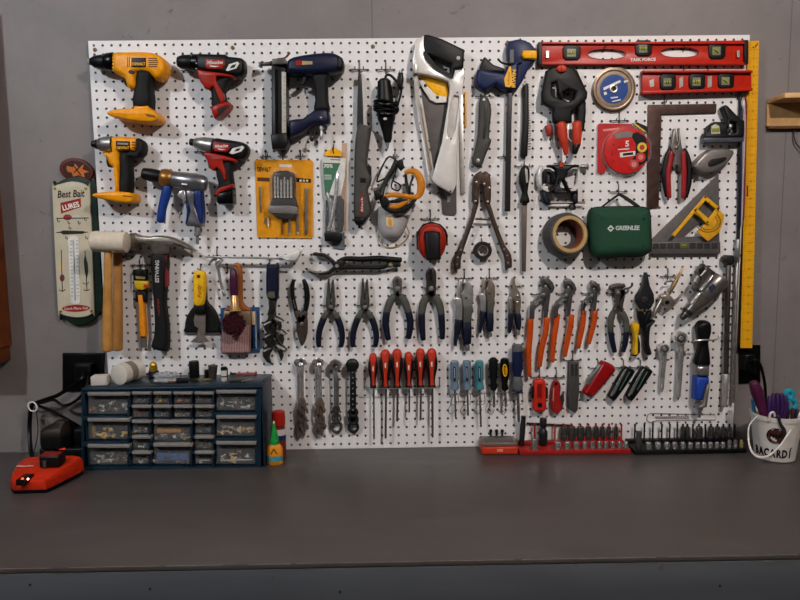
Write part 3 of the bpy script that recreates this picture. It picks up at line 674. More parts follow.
t = T('rotary_tool', 'black rotary tool wrapped in its own black cord', 'rotary tool', K.p(250, 560))
m = MB(M('161618', .45))
m.lathe(K.p(240, 212, 1.3), K.p(262, 560, 1.3), [(0, 4), (.04, 6.5), (.3, 8), (.5, 9), (.62, 8.8), (.7, 7), (.85, 4.8), (.93, 4.2), (1, 3)], 22)
m.use(M('c9c5bd', .4)).ball(K.p(246, 430, 2.3), 2, 1, .5, .7); t.add('body', m)
m = MB(STL); m.lathe(K.p(259, 552, 1.3), K.p(261, 595, 1.3), [(0, 1.7), (.5, 1.7), (.55, 1.1), (1, .8)], 10); t.add('collet', m)
m = MB(M('0c0c0d', .4))
P = []
for i in range(52):
    a = i/52*2*PI*5.5; y = 330+70*(i/52)+6*math.sin(i*1.7)
    cx = 248; P.append(K.p(cx+62*math.cos(a), y+8*math.cos(a), 1.3+1.65*math.sin(a)*.8))
P = [(x, y, max(.2, d)) for x, y, d in P]
m.tube(P, 1.15, n=7, sm=3); m.tube(K((205, 395, 1.4), (215, 400, 2.4), (260, 404, 2.7), (310, 395, 2), (316, 370, 1.2), (290, 340, .8)), 1.2, n=7, sm=3)
m.tube(K((305, 390, 1.4), (322, 330, 1.4), (336, 270, 1.2), (330, 230, 1.2)), 1.2, n=7, sm=3)
m.tube(K((248, 230, 1.2), (250, 198, 1.2), (268, 190, 1.2), (290, 205, 1.3), (315, 232, 1.4)), 1.3, n=7, sm=3)
t.add('cord', m)
m = MB(BLK); m.ext(K((318, 178), (345, 178), (348, 220), (338, 270), (318, 268), (308, 235)), .7, 1.7, 1.5, sm=1, bd=.4)
m.use(STL).tube(K((326, 180, 1.2), (325, 166, 1.2)), .7, n=6); m.tube(K((338, 178, 1.2), (338, 164, 1.2)), .7, n=6); t.add('plug', m)
hook(386, 70, 'wire peg hook above the black rotary tool', 9, 7, 1.5)

# ------------------------------------------------------------------ saws
K = crop(400, 30, 4.2857)
t = T('hand_saw', 'yellow and white handled saw with a wide dark blade, behind the silver hacksaw', 'hand saw', (448, 214))
m = MB(M('56514f', .35, .7, .12)); m.ext([(420, 84), (429, 100), (447, 102), (452, 100), (456.5, 100), (456.5, 213), (455, 215.5), (443, 214.5), (441.5, 200), (436, 183)], .1, .16); m.use(M('9a9490', .3, .8)).ext([(447.2, 196), (450.2, 197), (450, 202), (447, 202)], .16, .18); t.add('blade', m)
m = MB(YEL2); m.ext([(418, 75), (428, 76), (446, 84), (449, 95), (448, 99), (436, 96)], .05, .52, .8, bd=.2); t.add('handle', m, 'yellow handle')
m = MB(M('d8d5ce', .4)); m.ext([(418, 81), (423, 80), (429, 88), (436, 95), (447, 97), (447, 102.5), (436, 103), (430, 100)], .3, .56, .5)
m.use(BLK)
for x, y in ((425.3, 85.5), (437.5, 97.3)): m.disc(x, y, .52, .59, 1.6, 10)
t.add('blade_clamp', m)
m = MB(M('c4bfba', .3, .8)); m.ext([(458.5, 95), (462.5, 95), (465, 191), (464, 194.5), (460.5, 194)], .05, .22, .3); t.add('spine', m)
m = MB(YEL2); m.ext([(464.6, 92), (466.6, 92), (466.6, 127), (464.8, 127)], .05, .3, .3); t.add('yellow_strip', m, 'yellow edge strip')

t = T('hacksaw', 'silver framed hacksaw with a black top grip', 'hacksaw', (430, 195))
sil = M('d2cec8', .3, .25, .04)
m = MB(sil)
m.ext(K((68, 42), (90, 34), (104, 24), (104, 70), (112, 118), (150, 168), (200, 196), (224, 210), (234, 174), (262, 172), (274, 158), (276, 200), (262, 300), (244, 500), (242, 660), (224, 700), (214, 698), (150, 660), (132, 640), (150, 590), (180, 480), (204, 330), (214, 250), (206, 222), (180, 212), (120, 196), (94, 190), (76, 190), (54, 170), (52, 130)), .6, 1.5, .8, sm=1, bd=.25,
      holes=[K((232, 282), (250, 286), (252, 310), (236, 430), (222, 462), (206, 462), (202, 440), (216, 320))])
m.use(M('a9a5a0', .35, .8)).ext(K((232, 282), (250, 286), (252, 310), (236, 430), (222, 462), (206, 462), (202, 440), (216, 320)), .7, 1.15)
m.use(BLK)
for x, y in ((246, 268), (218, 466), (216, 690)): m.disc(*K.p(x, y), 1.48, 1.52, .9, 8)
t.add('frame', m)
m = MB(M('242325', .5)); m.ext(K((100, 24), (116, 20), (180, 40), (276, 86), (272, 160), (258, 172), (236, 172), (224, 210), (150, 170), (106, 110), (96, 60)), .5, 1.7, 2.5, sm=1, bd=.5, holes=[K((114, 112), (160, 128), (216, 150), (214, 176), (212, 196), (150, 160), (118, 124))])
m.use(M('b9b6b0', .4)).disc(*K.p(250, 120), 1.68, 1.75, 1.9, 12); t.add('grip', m)
m = MB(M('b8b2ab', .3, .9)); m.ext(K((54, 150), (72, 152), (74, 190), (56, 190)), .5, 1.7, .5)
m.ext(K((58, 190), (74, 190), (100, 400), (134, 590), (140, 650), (128, 640), (106, 500), (76, 340)), .9, 1.05); t.add('blade', m)
m = MB(M('a08a70', .45, .5)); m.tube(K((92, 330, 1.2), (130, 560, 1.2), (136, 600, 1.2)), .8, n=6); t.add('tension_rod', m)
hook(428, 62, 'wire peg hook inside the left of the hacksaw grip', 0, 12, 1.5); hook(452.5, 66, 'wire peg hook inside the right of the hacksaw grip', 0, 14, 1.5)

# ------------------------------------------------------------------ bar clamp and neighbours
t = T('bar_clamp', 'blue one handed bar clamp with a yellow label and yellow pad', 'clamp', (508, 211))
bl = M('22305f', .42)
m = MB(M('2a2829', .35, .7)); m.ext([(508.8, 52), (513.5, 52), (511.5, 120), (510.2, 211.5), (504.7, 211.5), (506.5, 120)], .5, .8, .4); t.add('bar', m)
m = MB(bl); m.ext(K((330, 180), (345, 168), (440, 186), (452, 160), (480, 140), (505, 130), (508, 180), (492, 250), (470, 262), (430, 256), (410, 238), (370, 262), (330, 246), (324, 214)), .1, 1.6, 3.5, sm=2, bd=.6, ns=4)
m.use(YEL2).ext(K((446, 212), (468, 156), (476, 156), (482, 234), (470, 246), (452, 242)), 1.58, 1.64); m.text('IRWIN', *K.p(488, 208), 1.67, 3.4, -PI/2+.05, w=17, mat=YEL2, bold=.04)
m.use(bl).text('QUICK-GRIP', *K.p(466, 208), 1.66, 1.5, -PI/2+.1, mat=BLK)
t.add('handle', m)
m = MB(M('3a3432', .5)); m.ext(K((340, 184), (356, 122), (370, 122), (400, 150), (446, 166), (440, 186), (400, 184)), .5, 1.5, 2, sm=2, bd=.4); t.add('release_lever', m)
m = MB(bl); m.ext(K((456, 82), (464, 50), (512, 40), (556, 56), (584, 90), (586, 128), (558, 150), (526, 218), (498, 262), (478, 255), (482, 160), (462, 128)), .3, 1.4, 1.8, sm=1, bd=.4)
m.use(M('2a2829', .35, .5)).ext(K((472, 84), (488, 84), (488, 140), (470, 140)), 1.38, 1.46); t.add('head', m)
m = MB(YEL2); m.ext(K((524, 92), (578, 92), (584, 96), (582, 130), (528, 128), (518, 112)), .3, 1.9, 1.2, sm=1, bd=.3); t.add('pad', m)
m = MB(BLK); m.tube(K((420, 124, 1.3), (440, 142, 1.5), (490, 148, 1.5), (520, 140, 1.4)), 1, n=8, sm=3); t.add('trigger', m)
hook(505, 157, 'wire peg hook across the bar of the blue clamp', 6, 0, 1.4); hook(520, 42, 'wire peg hook behind the head of the blue clamp', 0, 3, .5)

t = T('folding_saw', 'dark grey folding knife hanging left of the blue clamp bar', 'folding knife', K.p(340, 580))
m = MB(M('55524c', .5)); m.ext(K((342, 292), (362, 280), (380, 296), (392, 340), (388, 390), (382, 460), (392, 470), (384, 500), (366, 540), (354, 576), (336, 588), (314, 578), (310, 556), (330, 470), (336, 400), (338, 340)), .3, 1.2, 2.5, sm=2, bd=.4, back=2)
m.use(WHT).disc(*K.p(360, 298), 1.15, 1.24, 1.3, 10); m.use(M('9a968e', .35, .7)).disc(*K.p(334, 560), 1.15, 1.24, 2, 10); t.add('handle', m)
m = MB(M('252423', .4, .4)); m.ext(K((356, 330), (368, 318), (374, 340), (372, 400), (362, 470), (352, 466), (360, 400)), .5, 1.24, .4); t.add('blade', m)
hook(484, 97, 'wire peg hook above the dark grey folding knife', 9, 5, 1.3)

t = T('wire_brush', 'narrow black wire brush standing right of the blue clamp bar', 'wire brush', K.p(534, 545))
m = MB(M('1c1a19', .5)); m.ext(K((528, 240), (544, 226), (550, 240), (552, 400), (546, 540), (530, 548), (516, 544), (520, 480), (526, 400)), .2, .8, 1, bd=.25, sm=1); m.use(LGR).ball(K.p(536, 222, .5), 1, n=8); t.add('handle', m)
m = MB(M('4a423a', .4, .6))
for i in range(26):
    y = 236+i*11; x0 = 548+min(3, i*.2); L = 5 if i < 14 else 9
    m.tube(K((x0-2, y, .55), (x0+L, y-3+random.uniform(-2, 2), .6+random.uniform(-.1, .1))), .45, n=4, cap=False)
t.add('bristles', m)
K4 = crop(440, 150, 4.615)
t = T('file', 'long flat steel file with a black handle', 'file', K4.p(388, 560))
m = MB(M('1a1a1c', .4)); m.ext(K4((386, 72), (402, 72), (412, 90), (414, 130), (404, 196), (414, 232), (404, 248), (376, 246), (370, 232), (380, 196), (366, 150), (370, 100)), .25, 1.2, 2, sm=2, bd=.4, back=1.5)
m.use(M('b9b5ae', .4)).ext(K4((392, 84), (404, 90), (408, 150), (398, 152), (394, 110)), 1.18, 1.24, .3); t.add('handle', m)
m = MB(M('5c4f49', .45, .7, .2)); m.ext(K4((376, 246), (402, 248), (396, 562), (378, 560)), .45, .65, .4); t.add('blade', m)
hook(524, 166.5, 'wire peg hook at the top of the steel file', 9, 7, 1.4)

# ------------------------------------------------------------------ bolt cutters and little tape roll
t = T('bolt_cutters', 'dark brown bolt cutters with open handles', 'bolt cutters', K4.p(190, 555))
bm_ = M('3e2f28', .45, .6, .3)
m = MB(bm_); m.ext(K4((176, 102), (190, 98), (198, 108), (206, 98), (222, 104), (234, 130), (236, 180), (234, 240), (222, 252), (206, 244), (200, 200), (192, 150), (180, 200), (178, 244), (160, 248), (148, 236), (150, 160), (154, 124)), .5, 1.2, 1.5, sm=2, bd=.3)
m.use(M('8c7a6a', .3, .9))
for x, y in ((168, 150), (204, 158), (164, 238), (220, 240), (228, 176)): m.disc(*K4.p(x, y), 1.15, 1.3, 1.5, 8)
t.add('jaws', m)
for s, P in (('left', ((168, 240), (150, 310), (122, 390), (100, 450), (80, 500), (80, 545))), ('right', ((218, 242), (240, 310), (268, 390), (292, 450), (312, 490), (316, 540)))):
    m = MB(bm_); m.tube(K4(*[p+(.8,) for p in P]), [2.6, 2.4, 2.4, 2.8, 3.8, 3.6], flat=.7, n=10, sm=3)
    m.use(M('8c8078', .4, .8))
    for k in (3.2, 3.9, 4.6):
        i = int(k); f = k-i; a, b = P[i], P[min(i+1, 5)]
        m.disc(*K4.p(a[0]+(b[0]-a[0])*f, a[1]+(b[1]-a[1])*f), .9, 1.1, 1.2, 8)
    t.add('handle', m)
m = MB(bm_); m.tube(K4((165, 318, .9), (232, 322, .9)), 1, n=8); t.add('cross_link', m)
hook(481, 176, 'wire peg hook inside the jaws of the bolt cutters', 0, 4, 1.2)
t = T('tape_roll', 'small dark roll of tape between the bolt cutter handles', 'tape', K4.p(196, 500))
m = MB(M('332e2b', .5)); m.ring(*K4.p(196, 464), .1, 1.1, 9, 5.4); t.add('tape', m)
m = MB(M('9a8f86', .6)); m.ring(*K4.p(196, 464), .12, 1.0, 5.5, 4.7); t.add('core', m)
hook(481.3, 243, 'wire peg hook through the small dark tape roll', 0, 5, .9)

# ------------------------------------------------------------------ headlamp, dust mask, ear muffs
K = crop(365, 145, 5.714)
t = T('dust_mask', 'pale cup dust mask hanging below the orange headlamp', 'dust mask', K.p(160, 545))
mm = M('bdb9b8', .8, var=.05)
m = MB(mm)
P = K((72, 370), (100, 340), (200, 330), (290, 330), (262, 400), (236, 470), (200, 530), (150, 546), (100, 525), (74, 470))
m.ext(P, .12, 1.9, 13, sm=3, bd=1.7, ns=6); t.add('cup', m)
m = MB(M('d8c09a', .6)); m.ext(K((118, 405), (162, 400), (168, 440), (158, 474), (125, 470), (116, 440)), 1.86, 1.98, 1, sm=2); m.use(M('d89a50', .6)).ext(K((132, 425), (150, 423), (154, 460), (136, 460)), 1.96, 2.02, .5, sm=2); t.add('valve', m)
m = MB(M('a58d3c', .6)); m.tube(K((78, 500, .6), (88, 560, .3), (140, 585, .2), (200, 570, .2), (250, 520, .3), (240, 470, .8), (230, 460, .9)), .5, n=6, sm=4); t.add('elastic', m)
t = T('headlamp', 'orange and black headlamp with its strap hung over a hook', 'headlamp', K.p(200, 380))
m = MB(M('c97a10', .5)); m.tube(K((230, 160, 2.4), (262, 148, 2.5), (300, 165, 2.6), (320, 215, 2.7), (316, 270, 2.7), (290, 298, 2.8), (220, 290, 2.8), (150, 285, 2.8), (112, 300, 2.7)), [2.2, 2.6, 3.6, 4, 3.6, 2.6, 2.4, 2.4, 2], flat=.5, n=10, sm=3)
m.tube(K((140, 350, 2.6), (190, 350, 2.8), (240, 320, 2.8), (262, 300, 2.6)), [2.2, 2.4, 2, 1.4], flat=.5, n=10, sm=3); t.add('orange_strap', m, 'orange strap')
m = MB(BLK); m.tube(K((232, 165, 2.3), (236, 210, 2.2), (244, 250, 2.3), (250, 285, 2.5)), [1.4, 1.6, 2, 1.4], n=8, sm=2)
m.tube(K((100, 300, 2.5), (112, 350, 2.6), (160, 380, 2.7), (220, 370, 2.7), (270, 330, 2.7), (322, 260, 2.6), (328, 210, 2.4)), [3.4, 3, 2, 2.4, 2, 1.2, .8], flat=.6, n=8, sm=3)
m.ext(K((95, 310), (115, 290), (140, 318), (200, 302), (245, 310), (244, 318), (140, 335), (120, 365), (98, 350)), 2.3, 2.95, .8)
m.ext(K((246, 250), (268, 180), (284, 180), (262, 230), (262, 282), (246, 284)), 2.3, 2.9, .8); t.add('rim', m)
m = MB(BLK); m.tube(K((176, 92, 1.8), (158, 140, 1.9), (128, 190, 2), (100, 250, 2.2), (88, 290, 2.4)), [2, 2.6, 2.4, 2.6, 3.4], flat=.35, n=8, sm=3)
m.tube(K((180, 90, 1.6), (140, 66, 1.5), (105, 110, 1.4), (70, 195, 1.4), (80, 208, 1.4), (150, 170, 1.7)), .9, flat=.6, n=7, sm=4)
m.tube(K((190, 100, 1.6), (170, 170, 1.7), (150, 240, 1.7), (190, 260, 1.8), (202, 230, 1.7), (160, 205, 1.8)), .8, n=7, sm=4)
m.ext(K((180, 90), (215, 80), (225, 130), (205, 150), (185, 125)), 1.2, 1.9, 1); t.add('head_strap', m)
m = MB(BLK); m.ext(K((48, 262), (88, 254), (94, 312), (60, 318)), 2, 3, 1.2, bd=.3); t.add('lamp_head', m)
hook(395, 157, 'wire peg hook above the orange headlamp', 4, 5, 1.7)

K = crop(385, 200, 8)
t = T('ear_muffs', 'red ear muffs with a wide black band, hanging below the hacksaw', 'ear muffs', K.p(385, 485))
m = MB(M('a8220a', .45)); m.ext(K((262, 330), (280, 240), (320, 200), (372, 188), (440, 206), (480, 260), (490, 330), (478, 400), (450, 450), (400, 478), (330, 478), (290, 440), (268, 390)), .7, 3.1, 5, sm=2, bd=.9, ns=5); t.add('ear_cup', m)
m = MB(BLKG); m.ext(K((250, 250), (262, 250), (300, 195), (366, 172), (440, 192), (484, 235), (500, 280), (500, 365), (490, 360), (486, 270), (440, 210), (372, 194), (316, 206), (274, 260), (266, 400), (254, 398)), .3, 2.2, 1, bd=.3); t.add('cushion', m)
m = MB(M('19191b', .5)); m.ext(K((312, 252), (380, 244), (444, 256), (446, 400), (450, 470), (440, 482), (335, 484), (326, 470)), 2.6, 3.7, 2.5, sm=1, bd=.7, ns=4)
m.use(M('232326', .6))
for x in (345, 372, 398, 422): m.ext(K((x, 262), (x+3, 262), (x+4, 470), (x+1, 470)), 3.69, 3.72)
t.add('head_band', m)
hook(430.5, 219, 'wire peg hook above the red ear muffs', 8.5, 9, 2.4)
# ------------------------------------------------------------------ hammers
K = crop(80, 220, 4.283)
def hammer_handle(P, r, mat, flat=.75): m = MB(mat); m.tube(P, r, flat=flat, n=14, sm=2); return m
t = T('mallet', 'white rubber mallet with a pale wood handle, at the left edge of the board', 'mallet', K.p(118, 560))
m = MB(M('d3c6b2', .65, var=.08, scale=90)); m.lathe(K.p(54, 91, 3.5), K.p(203, 96, 3.5), [(0, 9), (.02, 9.9), (.1, 10.4), (.9, 10.6), (.98, 10.2), (1, 9)], 28); t.add('head', m)
m = hammer_handle(K((122, 136, 3.5), (120, 250, 3.5), (118, 400, 3.5), (116, 556, 3.5)), [4.2, 4.4, 4.9, 5.4], M('c08a48', .45, var=.2, scale=20)); t.add('handle', m)
m = MB(M('8a6a3a', .5)); m.ball(K.p(140, 138, 4.3), 1.4); t.add('wedge', m)
t = T('hammer', 'wooden handled hammer with a dark round head, behind the white mallet', 'hammer', K.p(165, 555))
m = MB(M('2c2a2a', .4, .6)); m.lathe(K.p(140, 112, 1.1), K.p(218, 112, 1.1), [(0, 5), (.1, 6.5), (.7, 6.2), (.75, 7.6), (.97, 7.6), (1, 6.8)], 18); t.add('head', m)
m = hammer_handle(K((162, 125, 1.1), (162, 250, 1.1), (162, 400, 1.1), (160, 552, 1.1)), [4.6, 4.6, 5, 5.4], M('b07c40', .5, var=.25, scale=20)); t.add('handle', m)
t = T('claw_hammer', 'steel claw hammer with a black and red rubber grip', 'claw hammer', K.p(345, 560))
st = M('7c7469', .3, .9, .25)
m = MB(st); m.lathe(K.p(218, 94, 1.4), K.p(248, 92, 1.4), [(0, 8), (.1, 8.8), (.85, 8.8), (1, 7)], 20)
m.ext(K((222, 64), (236, 58), (262, 66), (300, 70), (330, 66), (380, 70), (440, 92), (495, 130), (488, 134), (430, 116), (385, 116), (378, 140), (350, 152), (312, 148), (306, 120), (290, 104), (250, 104), (234, 120), (220, 116)), .8, 2.0, 2.2, sm=2, bd=.4, back=1.5)
m.use(M('3a3734', .4, .8)).tube(K((400, 98, 2.02), (480, 126, 1.9)), .5, n=5); t.add('head', m)
m = MB(M('222122', .6)); m.ext(K((306, 146), (374, 146), (372, 250), (366, 360), (378, 450), (378, 555), (364, 562), (330, 556), (306, 540), (318, 500), (322, 440), (316, 330), (310, 240)), .5, 2.0, 3.5, sm=2, bd=.6, back=2)
m.use(M('c9c7c2', .4)).text('ESTWING', *K.p(330, 220), 2.03, 3.6, -PI/2+.06, w=22, mat=M('c9c7c2', .4), bold=.03)
m.text('HAMMER', *K.p(336, 372), 2.03, 2.2, -PI/2, w=17, mat=M('a83a2e', .4)); t.add('grip', m)
m = MB(M('9a231c', .45)); m.ext(K((364, 152), (375, 150), (376, 285), (369, 287)), .7, 1.8, .6, bd=.3); t.add('red_insert', m, 'red grip insert')
hook(127, 256, 'wire peg hook between the mallet and the claw hammer', 4, 6, 2); hook(158.5, 250, 'wire peg hook under the claw hammer head', 6, 0, 1.4)

t = T('utility_chisel', 'orange handled chisel in a small black and yellow holder', 'chisel', K.p(275, 545))
m = MB(BLK); m.ext(K((228, 212), (286, 212), (284, 260), (232, 260)), .15, .9, 1, bd=.2); m.ext(K((246, 258), (278, 258), (278, 308), (246, 308)), .15, .29); m.ext(K((240, 305), (284, 305), (284, 352), (240, 350)), .15, .9, 1, bd=.2)
m.use(M('9a8a50', .4)).ext(K((236, 240), (280, 244), (276, 254), (240, 252)), .88, .93); t.add('holder', m)
m = MB(M('caa41e', .45)); m.ext(K((230, 258), (296, 262), (294, 290), (270, 302), (238, 296)), .3, 1.1, 1.5, bd=.3); m.use(M('b03a1e', .4)).ext(K((272, 274), (292, 276), (290, 290), (272, 288)), 1.08, 1.14); t.add('tab', m)
m = MB(M('e08818', .45)); m.ext(K((248, 318), (272, 318), (276, 350), (284, 480), (284, 500), (258, 500), (252, 360)), .25, .95, 1.2, bd=.3); t.add('handle', m)
m = MB(M('6a615a', .4, .7)); m.ext(K((258, 498), (286, 498), (286, 546), (262, 548)), .4, .6, .3); t.add('blade', m)
hook(140.5, 265, 'wire peg hook above the orange handled chisel', 9, 6, 1.2)

# ------------------------------------------------------------------ painting tools
K = crop(170, 240, 5)
t = T('putty_knife', 'wide black putty knife behind the yellow handled scraper', 'putty knife', K.p(160, 465))
m = MB(M('1f211f', .5)); m.ext(K((178, 170), (186, 300), (210, 330), (240, 380), (248, 450), (244, 462), (80, 462), (74, 440), (84, 380), (118, 330), (130, 300)), .12, .5, 2, sm=2, bd=.2); t.add('handle', m)
m = MB(M('8c8f94', .3, .9)); m.ext(K((72, 452), (250, 452), (250, 470), (72, 470)), .2, .3); t.add('blade', m)
t = T('paint_scraper', 'yellow handled multi purpose scraper in front of the black putty knife', 'scraper', K.p(150, 510))
m = MB(M('e6b21c', .4)); m.ext(K((122, 160), (140, 152), (170, 158), (180, 180), (178, 260), (166, 326), (120, 326), (116, 260), (116, 190)), .6, 1.5, 2.5, sm=2, bd=.45, back=1.5)
m.use(M('5a3a10', .5)).disc(*K.p(142, 182), 1.45, 1.54, 1.8, 12); m.text('Purdy', *K.p(146, 256), 1.54, 4, -PI/2, w=13, mat=M('c2571c', .5), shear=.2, bold=.02); t.add('handle', m)
m = MB(M('161616', .45)); m.ext(K((118, 322), (172, 322), (176, 372), (126, 372)), .55, 1.4, 1.5, bd=.3); t.add('ferrule', m)
m = MB(M('8a7f78', .35, .8, .2)); m.ext(K((126, 370), (176, 370), (178, 440), (174, 480), (196, 508), (150, 514), (100, 510), (132, 484), (142, 440), (122, 428), (118, 400)), .85, 1.0, .4, sm=1); t.add('blade', m)
hook(201, 269, 'wire peg hook through the yellow handled scraper', 0, 4, 1.4)

t = T('paint_rod', 'long thin silver rod lying on hooks above the paint brushes', 'rod', K.p(330, 90))
m = MB(M('b5b4b2', .3, .85)); m.ext(K((180, 80), (545, 86), (548, 98), (182, 90)), 1.3, 1.6, .4); m.ext(K((540, 84), (570, 80), (576, 100), (548, 104)), 1.2, 1.7, .5); t.add('rod', m)
m = MB(M('dcd9d4', .45)); m.ext([(281, 257), (298, 249), (301, 251), (300, 256), (296, 261), (286, 261)], .9, 2.2, 1.2, bd=.4); m.tube([(300, 252, 1.2), (303, 249, 1), (305, 246, .8)], .8, n=6); t.add('white_cup', m, 'white plastic cup end')
t = T('wire_opener', 'small bent silver tool hanging left of the paint brushes', 'hand tool', K.p(262, 282))
m = MB(M('b9b4ae', .28, .9)); m.tube(K((198, 118, 1.1), (215, 98, 1.2), (240, 105, 1.2), (236, 125, 1.1), (245, 170, 1), (258, 230, 1), (270, 280, 1)), [1.2, 1.4, 1.8, 2, 1.6, 1.4, 1], flat=.6, n=10, sm=3)
m.tube(K((240, 125, 1.3), (262, 100, 1.3), (248, 95, 1.3), (228, 118, 1.3)), 1.2, n=8, sm=2); m.tube(K((262, 250, 1), (276, 275, 1)), 1, n=8); t.add('body', m)
hook(217.5, 256, 'wire peg hook holding the left end of the silver rod', 4, 7, 1.8); hook(270, 259, 'wire peg hook holding the blue adjustable wrench', 3, 0, 1.8)

K2 = crop(210, 255, 6)
t = T('flat_paint_brush', 'wide paint brush with pinkish bristles and an orange wood handle', 'paint brush', K2.p(150, 585))
m = MB(M('a8602a', .4, var=.3, scale=20)); m.ext(K2((140, 60), (158, 46), (180, 56), (192, 90), (194, 200), (196, 280), (220, 310), (246, 338), (90, 342), (110, 310), (150, 290), (160, 250), (164, 150), (162, 90)), .5, 1.2, 2, sm=2, bd=.35); t.add('handle', m)
m = MB(M('a08a70', .3, .8)); m.ext(K2((84, 334), (246, 332), (246, 420), (82, 420)), .35, 1.3, 1, bd=.25); t.add('ferrule', m)
m = MB(M('b08a86', .85, var=.3, scale=150)); m.ext(K2((80, 415), (245, 415), (243, 500), (239, 584), (70, 588), (66, 520)), .4, 1.25, 1.5, bd=.3)
for i in range(34):
    x = 72+i*5; m.use(M(('8a5a5c', 'c2a49c', 'a5787a')[i % 3], .85)); m.tube(K2((82+i*4.8, 430, 1.2), (x, 582+random.uniform(-2, 5), 1.2)), .6, n=4, cap=False)
t.add('bristles', m)
t = T('round_paint_brush', 'round paint brush with a purple handle and dark red bristle end', 'paint brush', K2.p(145, 400))
m = MB(M('5a2448', .35)); m.lathe(K2.p(140, 80, 1.9), K2.p(146, 245, 1.9), [(0, 1.8), (.06, 3.2), (.4, 4.5), (.9, 4.2), (1, 3.6)], 16); t.add('handle', m)
m = MB(M('b9925a', .3, .7)); m.lathe(K2.p(146, 240, 1.9), K2.p(152, 345, 2.6), [(0, 3.3), (.35, 4), (.7, 4), (1, 6)], 18)
m.use(M('e8d8b0', .2, .5)).lathe(K2.p(156, 300, 2.5), K2.p(158, 340, 2.9), [(0, .8), (1, .8)], 6); t.add('ferrule', m)
m = MB(M('4e1420', .9)); c = K2.p(142, 415, 2.3); m.ball(c, 11.2, 1, .45, 1)
for i in range(170):
    a = i*2.39996; r = 12.3*math.sqrt((i+.5)/170); rr = random.uniform(.9, 1.04)
    x, y = c[0]+r*math.cos(a), c[1]+r*math.sin(a); dd = 2.3+.62*math.sqrt(max(0, 1-(r/12.8)**2))
    m.use(M(('4e1420', '631c2c', '38101a')[i % 3], .9)).ball((x*rr+c[0]*(1-rr), y*rr+c[1]*(1-rr), dd), 1.15, n=6)
t.add('bristles', m)
t = T('blue_package', 'blue edged clear pack with a narrow blue brush, behind the wide paint brush', 'package', K2.p(270, 585))
m = MB(M('2f5f93', .4)); m.ext(K2((64, 318), (296, 312), (300, 585), (70, 590), (64, 560)), .05, .14, holes=[K2((88, 350), (246, 348), (280, 345), (282, 565), (90, 570))]); t.add('pack_edge', m)
m = MB(M('17477a', .4)); m.ext(K2((254, 420), (272, 420), (272, 560), (256, 562)), .15, .4, 1, bd=.2); m.use(M('cfb6a0', .5)).ext(K2((250, 340), (272, 340), (274, 420), (252, 420)), .15, .8, 1, bd=.2)
m.use(BLK).ext(K2((247, 345), (252, 345), (253, 560), (248, 560)), .15, .7, .3, bd=.2); t.add('narrow_brush', m, 'narrow blue brush')
hook(228, 268, 'wire peg hook through the paint brush handles', 4, 4, 2.2)

# ------------------------------------------------------------------ adjustable wrenches nested on one hook
K = crop(255, 255, 5.45)
dk = M('35332f', .3, .85, .3)
def adj(name_label, y, x, tilt, big, d, handle):
    t = T('adjustable_wrench', name_label, 'wrench', K.p(x, y+60), 'nested adjustable wrenches')
    m = MB(dk); k = big
    R = lambda *a: K(*[(x+(p*math.cos(tilt)-q*math.sin(tilt))*k, y+(p*math.sin(tilt)+q*math.cos(tilt))*k) for p, q in a])
    m.ext(R((-14, -70), (14, -70), (22, -42), (2, -20), (-2, 2), (-12, 22), (-14, 44), (0, 74), (-26, 66), (-48, 40), (-56, 12), (-50, -8), (-28, -26)), d, d+.55, 1.2, sm=1, bd=.25)
    m.ext(R((14, -52), (34, -44), (62, -28), (80, -10), (58, 0), (62, 24), (52, 56), (38, 30), (28, -4), (10, -18)), d+.05, d+.5, 1.2, sm=1, bd=.22)
    m.use(M('d8d4cc', .2, .6)).ext(R((-52, 4), (-30, -8), (-6, -14), (-6, -8), (-26, 0), (-48, 14)), d+.54, d+.6); m.ext(R((24, -34), (72, -12), (60, -4), (22, -26)), d+.49, d+.56)
    t.add('jaw_head', m)
    m = MB(M('8c8880', .3, .95)); m.lathe(R((18, -34))[0]+(d+.3,), R((40, -8))[0]+(d+.3,), [(i/8, 2.2 if i % 2 else 1.7) for i in range(9)], 10); t.add('thumb_screw', m)
    m = MB(handle)
    if handle is NAV2:
        m.ext(K((62, 62), (72, 52), (116, 52), (128, 66), (128, 190), (118, 250), (70, 240), (60, 190)), d-.1, d+.75, 2.5, sm=2, bd=.4); m.use(M('6a6754', .5)).ext(K((62, 226), (74, 200), (104, 200), (112, 232), (92, 236), (80, 234)), d+.74, d+.8, .3, sm=1)
        m.use(dk).ext(K((72, 236), (106, 236), (112, 300), (104, 330), (66, 330), (76, 290)), d+.05, d+.55, 1.5, bd=.2)
    else: m.tube(K((98, 60, d+.3), (100, 200, d+.3), (96, 300, d+.3), (x, y-50, d+.3)), [3.2, 4.2, 3.4, 4], flat=.5, n=10)
    t.add('handle', m)
NAV2 = M('1a2340', .45)
adj('adjustable wrench with the lowest jaw of the stack left of the upside down pliers', 520, 96, .08, 1.0, .12, dk)
adj('adjustable wrench with the middle jaw of the stack left of the upside down pliers', 440, 100, .0, .95, .75, dk)
adj('blue handled adjustable wrench, front of the stack left of the upside down pliers', 372, 92, -.05, .86, 1.4, NAV2)

